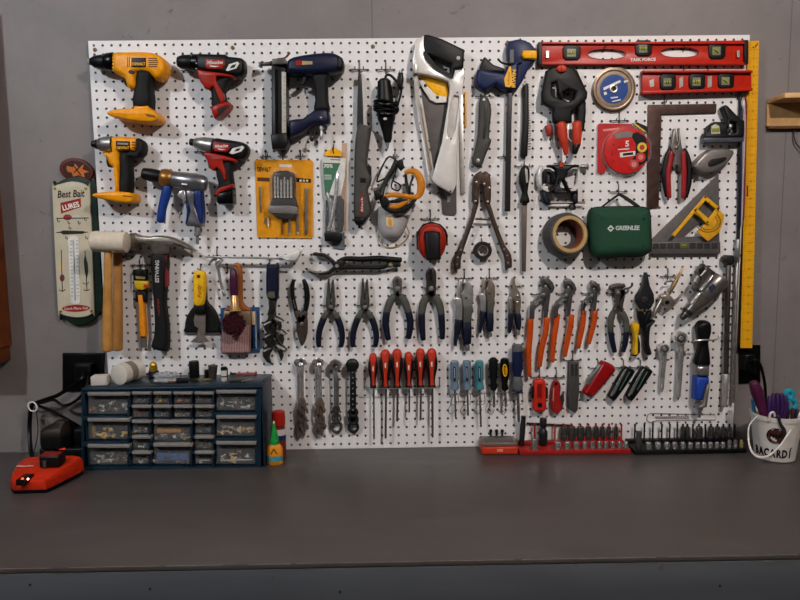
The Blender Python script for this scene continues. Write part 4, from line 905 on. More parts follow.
# ------------------------------------------------------------------ pliers
def plier(name, label, cat, P, jaws, grips, matj, parts, holes=(), depth=(.35, 1.0), extra=None):
    t = T(name, label, cat, P)
    m = MB(matj)
    for J in jaws: m.ext(J, depth[0], depth[1], 1.2, sm=2, bd=.25, back=.6)
    t.add('jaws', m)
    for i, (pts, r, mats) in enumerate(grips):
        n = len(pts); cut = mats[2] if len(mats) > 2 else None
        m = MB(mats[0])
        if cut is None: m.tube([p+(.7,) for p in pts], r, flat=.75, n=12, sm=3)
        else:
            m.tube([p+(.7,) for p in pts[:cut+1]], r[:cut+1], flat=.75, n=12, sm=3); m.use(mats[1]).tube([p+(.7,) for p in pts[cut:]], r[cut:], flat=.78, n=12, sm=3)
        t.add('handle', m)
    m = MB(STL)
    for x, y, q in parts: m.disc(x, y, depth[1]-.05, depth[1]+.09, q, 10)
    if parts: t.add('pivot', m)
    return t
K = crop(270, 240, 5)
GRI = M('62625a', .55); NV = M('161d3a', .5); MET = M('54504c', .38, .85, .2)
def nose(cx, label, s=1.0):
    J1 = K((cx-14, 200), (cx-6, 200), (cx-2, 250), (cx, 290), (cx+16, 330), (cx+16, 360), (cx-14, 362), (cx-24, 310), (cx-20, 270))
    J2 = K((cx+8, 200), (cx+16, 202), (cx+20, 270), (cx+24, 310), (cx+14, 362), (cx-4, 362), (cx-16, 330), (cx+2, 290), (cx+4, 250))
    plier('needle_nose_pliers', label, 'pliers', K.p(cx, 540), [J1, J2],
          [(K((cx-14, 356), (cx-34, 390), (cx-52, 440), (cx-60, 490), (cx-58, 532)), [2.8, 3.4, 3.2, 2.9, 2.4], (GRI, NV, 1)),
           (K((cx+12, 356), (cx+34, 390), (cx+52, 440), (cx+58, 490), (cx+52, 532)), [2.8, 3.4, 3.2, 2.9, 2.4], (GRI, NV, 1))], MET, [K.p(cx, 336)+(2.2,)])
    hook(K.p(cx, 326)[0], K.p(cx, 326)[1], 'wire peg hook behind the long nose pliers '+label.split(',')[1].strip(), 8.5, 0, 1.3)
nose(303, 'blue and grey long nose pliers, beside the upside down pliers')
nose(474, 'blue and grey long nose pliers, beside the diagonal cutters')
t = plier('slip_joint_pliers', 'old black handled pliers hanging with the handles up', 'pliers', K.p(160, 530),
      [K((140, 376), (182, 372), (188, 440), (182, 490), (162, 530), (148, 510), (132, 450), (134, 410)), K((120, 360), (144, 350), (160, 380), (180, 420), (150, 430), (128, 390)), K((186, 356), (164, 356), (150, 400), (160, 430), (184, 390))],
      [(K((132, 366), (124, 330), (114, 280), (112, 230), (118, 200)), [2.4, 2.2, 2.2, 2.2, 1.8], (BLK,)), (K((172, 366), (182, 330), (186, 280), (180, 230), (168, 200)), [2.4, 2.6, 2.8, 2.6, 2], (BLK,))], M('3f332c', .5, .6, .3), [K.p(158, 420)+(2,)])
m = MB(STL); m.tube(K((124, 368, .9), (190, 366, .9)), .7, n=6); m.tube(K((116, 300, .95), (126, 340, .95)), .5, n=5); t.add('spring_wire', m)
K = crop(370, 240, 5)
cx = 137
plier('diagonal_cutters', 'blue and grey diagonal cutting pliers, between the long nose and lineman pliers', 'pliers', K.p(137, 500),
      [K((118, 190), (134, 180), (138, 200), (130, 230), (150, 260), (152, 284), (120, 284), (116, 240), (112, 210)), K((140, 180), (158, 196), (160, 220), (156, 284), (122, 280), (124, 260), (146, 230), (136, 205))],
      [(K((120, 280), (100, 310), (84, 360), (78, 420), (92, 496)), [3.4, 3.9, 3.6, 3.5, 2.8], (GRI, NV, 2)), (K((154, 280), (174, 310), (192, 360), (202, 420), (192, 490)), [3.4, 3.9, 3.6, 3.5, 2.8], (GRI, NV, 2))], M('6a6561', .35, .85, .2), [K.p(137, 244)+(2.4,)])
hook(*K.p(137, 239), 'wire peg hook behind the diagonal cutting pliers', 8.5, 0, 1.3)
plier('linemans_pliers', 'blue and grey lineman pliers with dark square jaws, below the ear muffs', 'pliers', K.p(305, 505),
      [K((278, 170), (292, 142), (302, 144), (304, 200), (300, 230), (322, 250), (322, 284), (280, 284), (282, 220)), K((308, 142), (322, 144), (332, 170), (330, 240), (326, 284), (290, 280), (286, 255), (308, 232), (306, 190))],
      [(K((284, 280), (266, 320), (258, 370), (260, 430), (266, 498)), [3.4, 4, 3.6, 3.3, 2.6], (GRI, NV, 2)), (K((324, 280), (346, 320), (356, 370), (360, 430), (362, 492)), [3.4, 4, 3.6, 3.3, 2.6], (GRI, NV, 2))], M('3b3532', .4, .8, .2), [K.p(306, 244)+(2.6,)])
hook(*K.p(304, 239), 'wire peg hook behind the lineman pliers', 8.5, 0, 1.3)

K = crop(270, 240, 5)
t = T('strap_wrench_pliers', 'long black handled curved jaw pliers lying level above the pliers row', 'pliers', K.p(340, 150))
m = MB(M('1b1a1a', .4, .3)); m.ext(K((212, 66), (226, 60), (240, 64), (270, 66), (300, 84), (330, 110), (352, 96), (370, 104), (372, 124), (350, 144), (330, 152), (300, 172), (250, 176), (200, 165), (172, 145), (180, 140), (210, 152), (250, 160), (290, 154), (316, 132), (296, 104), (270, 84), (240, 80), (214, 78)), .5, 1.1, 1, sm=1, bd=.25)
m.use(M('c4bfb6', .25, .9)).tube(K((190, 150, 1.1), (240, 164, 1.1), (290, 156, 1.1)), .9, n=6, sm=2); m.disc(*K.p(334, 130), 1.1, 1.2, 2, 10); t.add('jaws', m)
for P, r in ((((340, 112), (380, 94), (460, 96), (540, 92), (590, 96), (655, 100)), [2.6, 2.6, 2.8, 2.9, 2.9, 2.6]), (((345, 140), (390, 138), (470, 138), (550, 138), (600, 124), (650, 124)), [2.2, 2.2, 2.2, 2.2, 2, 2.2])):
    m = MB(M('151516', .5)); m.tube(K(*[p+(.85,) for p in P]), r, flat=.8, n=12, sm=3)
    if P[0][1] == 140: m.use(M('6a5a3a', .5, .5)).tube(K((598, 126, .9), (606, 126, .9)), 2.6, n=8)
    t.add('handle', m)
hook(*K.p(256, 52), 'wire peg hook above the curved jaw pliers', 0, 5, 1.3); hook(*K.p(395, 118), 'wire peg hook between the handles of the curved jaw pliers', 0, 0, 1.3)

# ------------------------------------------------------------------ locking pliers
K = crop(430, 260, 6)
def lock(label, ox, oy, s, mat, P=None):
    R = lambda *a: K(*[(ox+p[0]*s, oy+p[1]*s)+tuple(p[2:]) for p in a])
    t = T('locking_pliers', label, 'locking pliers', R((60, 440))[0])
    m = MB(mat); m.ext(R((30, 20), (48, 8), (58, 40), (54, 78), (40, 90), (28, 120), (14, 128), (22, 80)), .4, .9, 1.2, sm=1, bd=.2)
    m.ext(R((60, 10), (84, 22), (112, 56), (118, 100), (114, 160), (96, 180), (60, 184), (54, 140), (44, 100), (60, 70)), .35, 1.0, 1.5, sm=2, bd=.25)
    m.use(DST)
    for x, y in ((76, 124), (60, 40)): m.disc(*R((x, y))[0], .95, 1.1, 1.5*s, 8)
    t.add('jaws', m)
    m = MB(M('b5b4b4', .3, .85)); m.ext(R((-6, 130), (10, 116), (44, 122), (54, 160), (52, 256), (20, 258), (6, 240), (12, 180)), .3, .95, 1.2, sm=1, bd=.25)
    m.use(NV).ext(R((18, 250), (50, 262), (42, 320), (24, 370), (18, 408), (0, 408), (4, 340), (6, 290)), .25, 1.05, 1.5, sm=2, bd=.3); t.add('lever', m)
    m = MB(GRI); m.ext(R((58, 176), (112, 166), (118, 190), (108, 230), (106, 270), (56, 272)), .28, 1.1, 1.5, sm=1, bd=.3)
    m.use(NV).ext(R((54, 264), (106, 264), (108, 330), (104, 400), (56, 402), (54, 330)), .25, 1.15, 1.8, sm=1, bd=.35); t.add('handle', m)
    m = MB(STL); m.lathe(R((78, 400, .7))[0], R((82, 440, .7))[0], [(0, 1.5*s), (.3, 1.6*s), (.35, 2.7*s), (.9, 2.7*s), (1, 2*s)], 12); t.add('screw_knob', m)
    m = MB(STL); m.tube(R((30, 262, .6), (40, 330, .6), (56, 400, .6)), .9*s, n=6); t.add('linkage', m)
lock('largest blue handled locking pliers with bright jaws, hung by the lineman pliers', 142, 104, 1.0, M('b9b5b0', .3, .9))
lock('middle sized blue handled locking pliers with brownish jaws', 294, 100, .82, M('8c7e70', .35, .85, .2))
t = T('locking_pliers', 'small narrow nosed blue handled locking pliers, beside the orange handled pliers', 'locking pliers', K.p(505, 450))
m = MB(M('8f8272', .35, .85, .2)); m.ext(K((496, 112), (508, 108), (514, 160), (536, 190), (546, 240), (540, 320), (516, 330), (508, 270), (500, 240), (490, 330), (472, 318), (470, 250), (484, 200), (494, 160)), .35, 1.0, 1.2, sm=2, bd=.25)
m.use(CHR).ext(K((476, 220), (492, 230), (492, 290), (478, 300)), 1, 1.1, .5)
for x, y in ((524, 256), (526, 216)): m.disc(*K.p(x, y), .98, 1.1, 1.4, 8)
t.add('jaws', m)
m = MB(NV); m.ext(K((474, 318), (504, 322), (496, 370), (486, 432), (468, 436), (470, 370)), .3, 1.1, 1.5, sm=2, bd=.3); t.add('lever', m)
m = MB(NV); m.ext(K((510, 326), (544, 320), (548, 370), (542, 418), (524, 418), (514, 370)), .3, 1.1, 1.5, sm=2, bd=.3); m.use(STL).lathe(K.p(528, 415, .7), K.p(530, 448, .7), [(0, 1.4), (.4, 2.2), (1, 1.8)], 10); m.tube(K((494, 336, .6), (516, 420, .6)), 1, n=6); t.add('handle', m)
for x, y, n in ((206, 111, 'largest locking pliers'), (355, 108, 'middle sized locking pliers'), (506, 157, 'small narrow nosed locking pliers')): hook(*K.p(x, y), 'wire peg hook at the jaws of the '+n, 8.5, 7 if y < 150 else 0, 1.4)

# ------------------------------------------------------------------ orange groove joint pliers
K = crop(500, 260, 5.457)
gj = M('5b5a59', .32, .85, .2); orr = M('c04808', .45)
def groove(label, pts, s, ox, oy):
    R = lambda *a: K(*[(ox+p[0]*s, oy+p[1]*s)+tuple(p[2:]) for p in a])
    t = T('groove_joint_pliers', label, 'groove joint pliers', pts[0][-1])
    m = MB(gj); m.ext(R((0, 20), (14, 0), (40, 8), (66, 36), (76, 66), (66, 92), (40, 100), (52, 72), (36, 46), (24, 44), (18, 70), (4, 62)), .45, 1.05, 1.5, sm=1, bd=.3)
    m.ext(R((10, 62), (24, 44), (40, 56), (50, 76), (52, 110), (44, 170), (36, 232), (14, 230), (20, 170), (18, 120), (2, 100)), .35, .95, 1.2, sm=1, bd=.25)
    t.add('jaws', m)
    m = MB(gj); m.ext(R((24, 96), (22, 128), (-18, 158), (-32, 190), (-34, 236), (-60, 236), (-58, 176), (-48, 142), (-14, 112), (6, 96)), .75, 1.15, 1, sm=1, bd=.2, holes=[R((2, 118), (8, 126), (-26, 152), (-34, 146))]); m.use(STL).disc(*R((16, 106))[0], 1.1, 1.25, 2*s, 10)
    t.add('slotted_arm', m)
    for P in pts:
        m = MB(orr); n = len(P); m.tube([p+(.85,) for p in P], [3*s**.5]*(n-1)+[2.2*s**.5], flat=.75, n=12, sm=3); t.add('handle', m)
groove('largest orange handled groove joint pliers, left of three', [K((168, 322), (164, 400), (156, 500), (160, 632)), K((256, 318), (248, 400), (226, 490), (217, 580))], 1.0, 222, 86)
groove('middle sized orange handled groove joint pliers, second of three', [K((314, 298), (304, 370), (292, 450), (286, 555)), K((390, 302), (384, 370), (366, 450), (354, 525))], .92, 348, 97)
groove('smallest orange handled groove joint pliers, right of three', [K((458, 280), (452, 350), (438, 420), (428, 480)), K((520, 280), (514, 340), (498, 400), (486, 455))], .8, 490, 110)
for x, y, n in ((186, 187, 'largest'), (330, 184, 'middle sized'), (466, 183, 'smallest')): hook(*K.p(x+30, y), 'wire peg hook behind the %s groove joint pliers' % n, 9, 0, 1.3)
t = plier('end_nippers', 'blue and grey end cutting nippers, left of the yellow tin snips', 'pliers', K.p(645, 505),
      [K((596, 150), (608, 136), (640, 128), (676, 130), (684, 146), (660, 158), (630, 154), (610, 162), (600, 166)), K((616, 160), (640, 158), (650, 190), (640, 230), (664, 288), (672, 240), (684, 170), (660, 152), (624, 150), (618, 190), (634, 230), (616, 288), (606, 284))[:9], K((622, 160), (680, 160), (676, 196), (652, 240), (676, 290), (664, 292), (640, 250), (622, 292), (608, 286), (634, 230))],
      [(K((618, 286), (604, 330), (604, 390), (614, 450), (626, 500)), [3.2, 3.4, 3, 2.9, 2.4], (GRI, NV, 2)), (K((666, 286), (686, 330), (690, 390), (684, 450), (672, 498)), [3.2, 3.4, 3, 2.9, 2.4], (GRI, NV, 2))], M('4a4340', .4, .8, .2), [K.p(646, 180)+(2,)])
m = MB(M('4a4340', .4, .8)); m.tube(K((680, 158, .9), (706, 152, 1), (722, 138, 1), (720, 126, 1)), 1, n=7, sm=2); t.add('spring_hook', m)
hook(*K.p(612, 184), 'wire peg hook behind the end cutting nippers', 5, 0, 1.2)
# ------------------------------------------------------------------ levels and rules
LR = M('bc2410', .35)
def vial(t, K, x0, y0, x1, y1, d, rot=0):
    w_, h_ = x1-x0, y1-y0
    m = MB(BLK); m.ext(K((x0+.12*w_, y0-.02*h_), (x1-.12*w_, y0-.02*h_), (x1+.02*w_, y0+.2*h_), (x1-.01*w_, y1-.15*h_), (x1-.16*w_, y1+.03*h_), (x0+.16*w_, y1+.03*h_), (x0+.01*w_, y1-.15*h_), (x0-.02*w_, y0+.2*h_)), d-.4, d+.14, 1, bd=.1)
    m.use(M('8d8c74', .3)).box(*K.p(x0+w_*.25, y0+h_*.22), *K.p(x1-w_*.25, y1-h_*.24), d+.1, d+.16)
    cx, cy, w = (x0+x1)/2, (y0+y1)/2, (x1-x0)*.2; c, s = math.cos(rot), math.sin(rot)
    t_v = t.add('vial', m); m = MB(M('a8ac3c', .2)); m.tube([K.p(cx-w*c, cy-w*s, d+.16), K.p(cx+w*c, cy+w*s, d+.16)], 1.4, n=8, flat=.6)
    m.use(BLK)
    for q in (-.35, .35): m.tube([K.p(cx+q*w*c-6*s, cy+q*w*s-6*c, d+.28), K.p(cx+q*w*c+6*s, cy+q*w*s+6*c, d+.28)], .3, n=4)
    t.add('bubble_tube', m, parent=t_v)
t = T('spirit_level', 'long red spirit level along the top right edge of the board', 'spirit level', (642, 64))
ov = lambda cx, cy, rx, ry: [(cx+rx*math.copysign(abs(math.cos(a))**.8, math.cos(a)), cy+ry*math.copysign(abs(math.sin(a)), math.sin(a))) for a in [2*PI*i/24 for i in range(24)]]
m = MB(LR)
m.ext([(539, 43.5), (746, 40.5), (746, 64), (539, 65)], .12, .5, .5, holes=[ov(606.5, 54, 19, 5.2), ov(679.5, 52.3, 19, 5)])
m.box(539, 42.6, 746.5, 44.6, .1, .85, .3); m.box(539, 62.6, 746, 65, .1, .85, .3)
m.text('TASK FORCE', 643, 59.5, .52, 2.7, -.01, w=25, mat=WHT, bold=.04)
m.use(M('8e1c12', .4)).ext(ov(606.5, 54, 19.8, 5.9), .45, .52, holes=[ov(606.5, 54, 19, 5.2)]); m.ext(ov(679.5, 52.3, 19.8, 5.7), .45, .52, holes=[ov(679.5, 52.3, 19, 5)])
t.add('frame', m)
m = MB(BLK); m.box(538, 42.8, 541.5, 65.4, .08, .9, .4); t.add('end_cap', m); m = MB(BLK); m.box(743.2, 40.6, 747, 64.6, .08, .9, .4)
t.add('end_cap', m)
K = crop(520, 30, 6)
for a in ((256, 94, 362, 180), ): vial(t, K, *a, .55)
K = crop(620, 30, 4.444)
vial(t, K, 66, 48, 140, 116, .55); vial(t, K, 392, 58, 466, 128, .55, .7)
m = MB(BLK); m.use(M('b8b4ac', .3, .7)).box(546.2, 51, 548.8, 57.5, .75, .8); m.box(737, 50.5, 739.6, 57, .75, .8); t.add('side_window', m)
for x, y, n in ((603, 48.5, 'left oval'), (683, 47.5, 'right oval')): hook(x, y, 'wire peg hook through the %s of the long red level' % n, 0, 0, 1.3)

t = T('torpedo_level', 'short red torpedo level with three vials under the long red level', 'torpedo level', K.p(340, 283))
m = MB(LR)
m.ext(K((96, 190), (108, 184), (580, 180), (582, 268), (96, 284)), .25, .7, .5); m.box(*K.p(98, 182), *K.p(582, 192), .2, 1.2, .3); m.ext(K((96, 274), (582, 260), (582, 272), (96, 286)), .2, 1.2, .3)
m.use(M('b8b4ac', .3, .7)).ext(K((130, 226), (150, 216), (152, 250), (134, 254)), .69, .76)
m.ext(K((264, 214), (280, 206), (280, 250), (264, 258)), .69, .76); m.ext(K((390, 206), (408, 204), (408, 252), (390, 256)), .69, .76)
t.add('frame', m)
vial(t, K, 176, 198, 246, 266, .8); vial(t, K, 305, 196, 376, 264, .8); vial(t, K, 434, 194, 504, 260, .8, .75)
for x, y, n in ((683, 68.5, 'middle'), (707, 68.5, 'right part')): hook(x, y+2, 'wire peg hook above the %s of the red torpedo level' % n, 0, 3, .3)

t = T('yellow_ruler', 'tall yellow metal ruler on the right edge of the board', 'ruler', (746, 348))
m = MB(M('dd9f16', .4, var=.06)); m.ext([(748, 41), (759.2, 40.5), (752.2, 348), (740.6, 348)], .28, .36)
m.use(M('4a3a12', .5))
p0, p1, q0, q1 = V((748, 41)), V((740.6, 348)), V((759.2, 40.5)), V((752.2, 348))
for i in range(1, 140):
    f = i/140; a = p0.lerp(p1, f); b = q0.lerp(q1, f); L = .34 if i % 4 == 0 else .2
    w = .25; e = (b-a)*L
    m.ext([(a.x+.3, a.y-w/2), (a.x+e.x, a.y-w/2+e.y), (a.x+e.x, a.y+w/2+e.y), (a.x+.3, a.y+w/2)], .36, .365)
    if i % 2 == 0: m.ext([(b.x-e.x*.8, b.y-w/2), (b.x-.3, b.y-w/2), (b.x-.3, b.y+w/2), (b.x-e.x*.8, b.y+w/2)], .36, .365)
for i in range(4, 140, 4):
    c = (p0.lerp(p1, i/140)+q0.lerp(q1, i/140))/2; m.text(str(i//4), c.x+.6, c.y, .365, 2, 0, mat=M('4a3a12', .5))
m.use(M('5a3a1a', .5)).tube([(747.6, 186, .37), (747.2, 196, .37)], .8, n=5); m.use(BLK).disc(753.4, 47.5, .34, .38, .8, 8)
t_ = one('ruler', 'tall yellow metal ruler on the right edge of the board', 'ruler', m, (746, 348)) if False else t.add('blade', m)
hook(753.5, 47, 'wire peg hook through the top of the yellow ruler', 0, 0, .8)

# ------------------------------------------------------------------ spring clamps
K = crop(520, 60, 4.617); 
t = T('spring_clamp', 'big black spring clamp with red tipped handles and open jaws', 'clamp', K.p(235, 440))
ck = M('1a1a1b', .5)
m = MB(ck); m.ext(K((120, 50), (150, 32), (215, 28), (250, 40), (270, 80), (312, 150), (308, 180), (262, 222), (238, 240), (240, 290), (180, 296), (152, 286), (150, 250), (152, 228), (100, 200), (100, 150), (114, 80)), 1.0, 1.7, 2, sm=1, bd=.35, holes=[K((148, 110), (164, 104), (172, 150), (190, 184), (160, 172), (148, 160)), K((196, 150), (222, 138), (256, 148), (248, 178), (222, 194), (204, 182))]); t.add('jaw_frame', m)
m = MB(ck); m.ext(K((232, 40), (262, 46), (300, 130), (304, 240), (296, 320), (280, 345), (258, 300), (262, 220)), .2, .95, 2, sm=1, bd=.3); t.add('rear_jaw', m)
for P in (((190, 294), (196, 340), (206, 390), (216, 436)), ((262, 290), (264, 340), (262, 390), (250, 428))):
    m = MB(M('c23a24', .45)); m.tube(K(*[p+(1.5,) for p in P[:3]]), [4.6, 4.8, 4], flat=.8, n=12, sm=2)
    if P[0][0] == 190: m.tube(K((206, 388, 1.5), (214, 436, 1.5)), [4, 2.2], flat=.8, n=12)
    else: m.use(BLK).tube(K((262, 388, 1.5), (252, 430, 1.5)), [4, 2.6], flat=.8, n=12)
    t.add('handle', m, 'red handle')
m = MB(M('c2381f', .45)); m.ext(K(*E_(191, 42, 24, 18, 0, 14)), 1.2, 2.0, 1, bd=.2); m.ext(K((146, 76), (158, 68), (212, 92), (204, 108), (150, 92)), .8, 1.4, 1, bd=.2); m.use(BLK).tube(K((191, 28, 2.0), (193, 58, 2.0)), .4, n=5); t.add('pad', m)
m = MB(STL); m.tube(K((166, 100, 1.1), (166, 186, 1.1)), 1.2, n=8); t.add('guide_rod', m); m = MB(STL); m.tube(K((150, 128, 1), (200, 140, 1), (250, 110, 1), (262, 96, 1)), .6, n=6, sm=3); t.add('spring', m); m = MB(STL); m.tube(K((222, 296, 1.3), (222, 360, 1.4), (246, 380, 1.4)), .8, n=6, sm=2); t.add('handle_spring', m)
m = MB(M('a82a20', .45)); m.ext(K((116, 304), (142, 298), (148, 318), (140, 350), (126, 348)), .3, 1.1, 1, bd=.2); m.use(STL).lathe(K.p(154, 290, .6), K.p(158, 386, .6), [(0, 2), (.5, 2.2), (.52, 1.4), (.8, 1.4), (.82, 2), (1, 2)], 10); t.add('lock_screw', m)
hook(*K.p(204, 158), 'wire peg hook inside the jaws of the big black spring clamp', 6, 2, 1.6)

# diamond disc
t = T('cutting_disc', 'round metal cutting disc with a blue label', 'cutting disc', K.p(432, 240))
m = MB(M('6a5a4c', .35, .85, .15)); m.ring(*K.p(434, 134), .15, .35, 21, 9); m.ring(*K.p(434, 136), .2, .42, 20.6, 17.5)
m.use(M('5a4c42', .5, .5)).ring(*K.p(430, 142), .05, .2, 21.2, 10); t.add('disc', m)
m = MB(M('0c4796', .4)); m.ring(*K.p(434, 134), .34, .4, 13.8, 3)
m.text('MAKITA', *K.p(420, 112), .42, 3.2, -.35, sx=1.1, mat=WHT, bold=.03) if False else m.use(WHT).ext(K((384, 128), (462, 92), (466, 102), (388, 140)), .4, .42)
m.use(WHT).ext(K((386, 150), (398, 146), (402, 158), (390, 162)), .4, .42); m.ext(K((418, 172), (452, 168), (452, 174), (420, 178)), .4, .42); m.ext(K((424, 190), (466, 180), (464, 186), (428, 194)), .4, .42); m.ext(K((480, 96), (500, 92), (500, 98), (482, 106)), .4, .42)
t.add('label', m)
m = MB(M('b0a89c', .3, .9)); m.ring(*K.p(432, 134), .3, .5, 4.2, 2.2); t.add('bushing', m)
hook(*K.p(433, 128), 'wire peg hook through the centre of the blue labelled disc', 0, 0, .6)

K = crop(520, 110, 3.75)
t = T('packaged_disc', 'red round disc in a clear clamshell on a red card', 'disc package', K.p(380, 260))
m = MB(M('b9262a', .4)); m.ext(K((292, 54), (300, 50), (420, 52), (420, 70), (330, 200), (316, 240), (290, 236)), .3, .36)
m.use(WHT).text('BOSCH', *K.p(350, 72), .37, 2.4, .1, mat=M('dfb0a8', .5)) if False else m.use(M('d88a80', .5)).ext(K((312, 72), (372, 66), (372, 74), (312, 80)), .36, .37)
m.use(M('22201c', .5)).ext(K((420, 50), (440, 46), (478, 62), (474, 92), (440, 66)), .3, .4)
m.use(M('d8b43a', .5)).ext(K((424, 52), (432, 50), (470, 78), (470, 84)), .4, .41); t.add('card', m)
m = MB(M('c4201e', .35)); m.ring(*K.p(398, 152), .36, 1.0, 22.5, .5)
m.use(M('8a8480', .4)).ext(K((352, 88), (400, 78), (424, 84), (420, 100), (360, 108)), 1, 1.04, sm=1)
m.use(WHT); m.text('5', *K.p(402, 126), 1.04, 5.5, 0, w=3.8, mat=WHT, bold=.03); m.use(WHT).ext(K((368, 146), (410, 143), (410, 147), (368, 150)), 1, 1.02)
m.use(WHT).ext(K((374, 160), (432, 154), (434, 170), (376, 178)), 1, 1.03); m.use(M('3a2a28', .4)).ext(K((386, 162), (424, 158), (424, 168), (386, 172)), 1.03, 1.04)
m.use(BLK).ext(K((414, 92), (440, 82), (470, 100), (482, 150), (478, 190), (440, 215), (416, 216), (412, 200), (432, 170), (436, 130)), 1, 1.03, sm=1)
for x, y, c in ((458, 140, 'd8c23a'), (453, 177, 'c23030'), (428, 204, 'b04a4a')): m.use(M(c, .45)).disc(*K.p(x, y), 1.0, 1.06, 4.8, 14); m.use(M('c23030' if c == 'd8c23a' else 'd87a70', .45)).disc(*K.p(x, y), 1.05, 1.08, 2.6, 12)
for x, y in ((372, 140), (350, 190), (352, 130), (345, 165)): m.use(M('6a100e', .5)).disc(*K.p(x, y), .98, 1.02, .8, 8)
t.add('disc', m)
m = MB(M('f0ecea', .06, alpha=.1, var=.02)); m.ring(*K.p(396, 154), .32, 1.25, 24.4, 23.2); m.ext(K((288, 54), (420, 52), (400, 240), (380, 262), (282, 258)), .2, .29); t.add('clamshell', m)
hook(*K.p(370, 41), 'wire peg hook above the red disc package', 9, 8, 1.2)

# ------------------------------------------------------------------ c-clamps
K = crop(525, 155, 10)
t = T('c_clamp', 'silver C clamp standing behind the black clamp', 'clamp', K.p(320, 370))
m = MB(M('d2d0cc', .3, .4)); m.ext(K((150, 96), (180, 92), (186, 130), (178, 170), (178, 300), (196, 330), (240, 350), (460, 350), (500, 320), (516, 260), (520, 130), (548, 150), (548, 260), (530, 310), (490, 350), (440, 378), (220, 374), (160, 350), (118, 300), (112, 220), (126, 150)), .15, .9, 2.5, sm=1, bd=.3)
m.use(WHT).ext(K((176, 310), (226, 312), (230, 350), (184, 346)), .88, .94); t.add('frame', m)
m = MB(STL); m.lathe(K.p(440, 112, .6), K.p(600, 116, .6), [(i/16, 1.5 if i % 2 else 1.2) for i in range(17)], 10); m.lathe(K.p(560, 116, .6), K.p(634, 120, .6), [(0, 2.2), (.8, 2.6), (1, 2)], 12); m.tube(K((625, 90, .6), (628, 150, .6)), .9, n=8); t.add('screw', m)
t = T('black_spring_clamp', 'black spring clamp with a red top button, in front of the silver C clamp', 'clamp', K.p(350, 380))
m = MB(ck); m.ext(K((220, 100), (340, 96), (540, 96), (540, 120), (470, 128), (430, 160), (400, 240), (440, 330), (470, 370), (452, 388), (420, 360), (370, 256), (340, 256), (280, 370), (250, 378), (246, 350), (290, 300), (310, 220), (300, 150), (270, 128), (224, 120)), 1, 1.7, 1.8, sm=1, bd=.3)
m.ext(K((200, 140), (250, 138), (296, 170), (290, 290), (250, 300), (248, 190), (220, 180), (216, 280), (180, 290), (178, 170)), .9, 1.4, 1.5, sm=1, bd=.3)
m.ext(K((264, 340), (470, 360), (530, 350), (530, 386), (290, 390)), .9, 1.4, 1.5, bd=.3); t.add('frame', m)
m = MB(M('b23a26', .4)); m.lathe(K.p(362, 70, 1.6), K.p(362, 120, 1.6), [(0, 1.6), (.2, 2.4), (1, 2.4)], 12); t.add('button', m, 'red button')
t = T('bar_c_clamp', 'dark blue C clamp with a long screw bar, lowest of the clamp group', 'clamp', K.p(360, 510))
m = MB(M('1c2338', .45)); m.ext(K((160, 370), (210, 364), (222, 420), (254, 470), (250, 502), (210, 500), (176, 470)), .3, 1.2, 2, sm=1, bd=.3); m.ext(K((468, 380), (526, 376), (528, 480), (500, 494), (470, 470)), .3, 1.2, 2, sm=1, bd=.3); m.ext(K((200, 330), (500, 330), (500, 366), (200, 366)), .2, .85, 1, bd=.2); m.ext(K((166, 330), (210, 330), (210, 380), (166, 380)), .2, .85, 1, bd=.2); m.ext(K((470, 330), (526, 330), (526, 386), (470, 386)), .2, .85, 1, bd=.2); t.add('frame', m)
m = MB(M('6a5f58', .4, .85)); m.lathe(K.p(240, 480, .8), K.p(596, 474, .8), [(0, 2.2), (.06, 2.2)]+[(.07+i*.02, 1.3 if i % 2 else 1.05) for i in range(45)]+[(1, 1.5)], 10); t.add('screw', m)
m = MB(BLK); m.ring(*K.p(470, 520), .6, 1.0, 3.2, 2.0); t.add('screw_ring', m)
hook(560.5, 163.5, 'wire peg hook above the clamp group', 7, 2, 1.4)

# ------------------------------------------------------------------ duct tape, green case
K = crop(525, 190, 5.714)
t = T('duct_tape', 'big grey roll of duct tape below the clamps', 'tape', K.p(225, 385))
c0 = W(*K.p(206, 275), .3); c1 = W(*K.p(252, 256), 2.3); a1 = V((c0.x*.3+c1.x*.7, -2.0, c0.z*.3+c1.z*.7))
def taper_ring(m, p, q, r0o, r0i, r1o, r1i, n=36): m.lathe(p, q, [(0, r0i), (0, r0o), (.04, r0o*1.0), (.96, r1o), (1, r1o*.985), (1, r1i), (0, r0i)], n, inch=True, cap0=False, cap1=False)
A = W(*K.p(216, 263), .55); B = W(*K.p(232, 258), 2.35); k1 = PX(1)
m = MB(M('5c5a59', .5)); m.lathe(V((A.x, A.y, A.z)), V((A.x+.32, B.y, A.z+.22)), [(0, 10*k1), (0, 22*k1), (.03, 22.4*k1), (.6, 22.2*k1), (.97, 20*k1), (1, 19.6*k1), (1, 18*k1), (0, 17*k1)], 40, inch=True, cap0=False, cap1=False); t.add('tape', m)
m = MB(M('b99760', .55)); P0, P1 = V((A.x, A.y, A.z)), V((A.x+.34, B.y-.1, A.z+.24)); m.lathe(P0, P1, [(0, 14.4*k1), (0, 17*k1), (1, 18.1*k1), (1.0, 14.9*k1), (.98, 14.6*k1), (0, 14.4*k1)], 36, inch=True, cap0=False, cap1=False)
m.use(M('8c4a34', .6)).lathe(P0, P1, [(.02, 14.3*k1), (.9, 14.5*k1), (.9, 14.1*k1), (.02, 14*k1), (.02, 14.3*k1)], 36, inch=True, cap0=False, cap1=False); t.add('core', m)
hook(564, 225, 'wire peg hook through the big duct tape roll', 3, 2, 2)

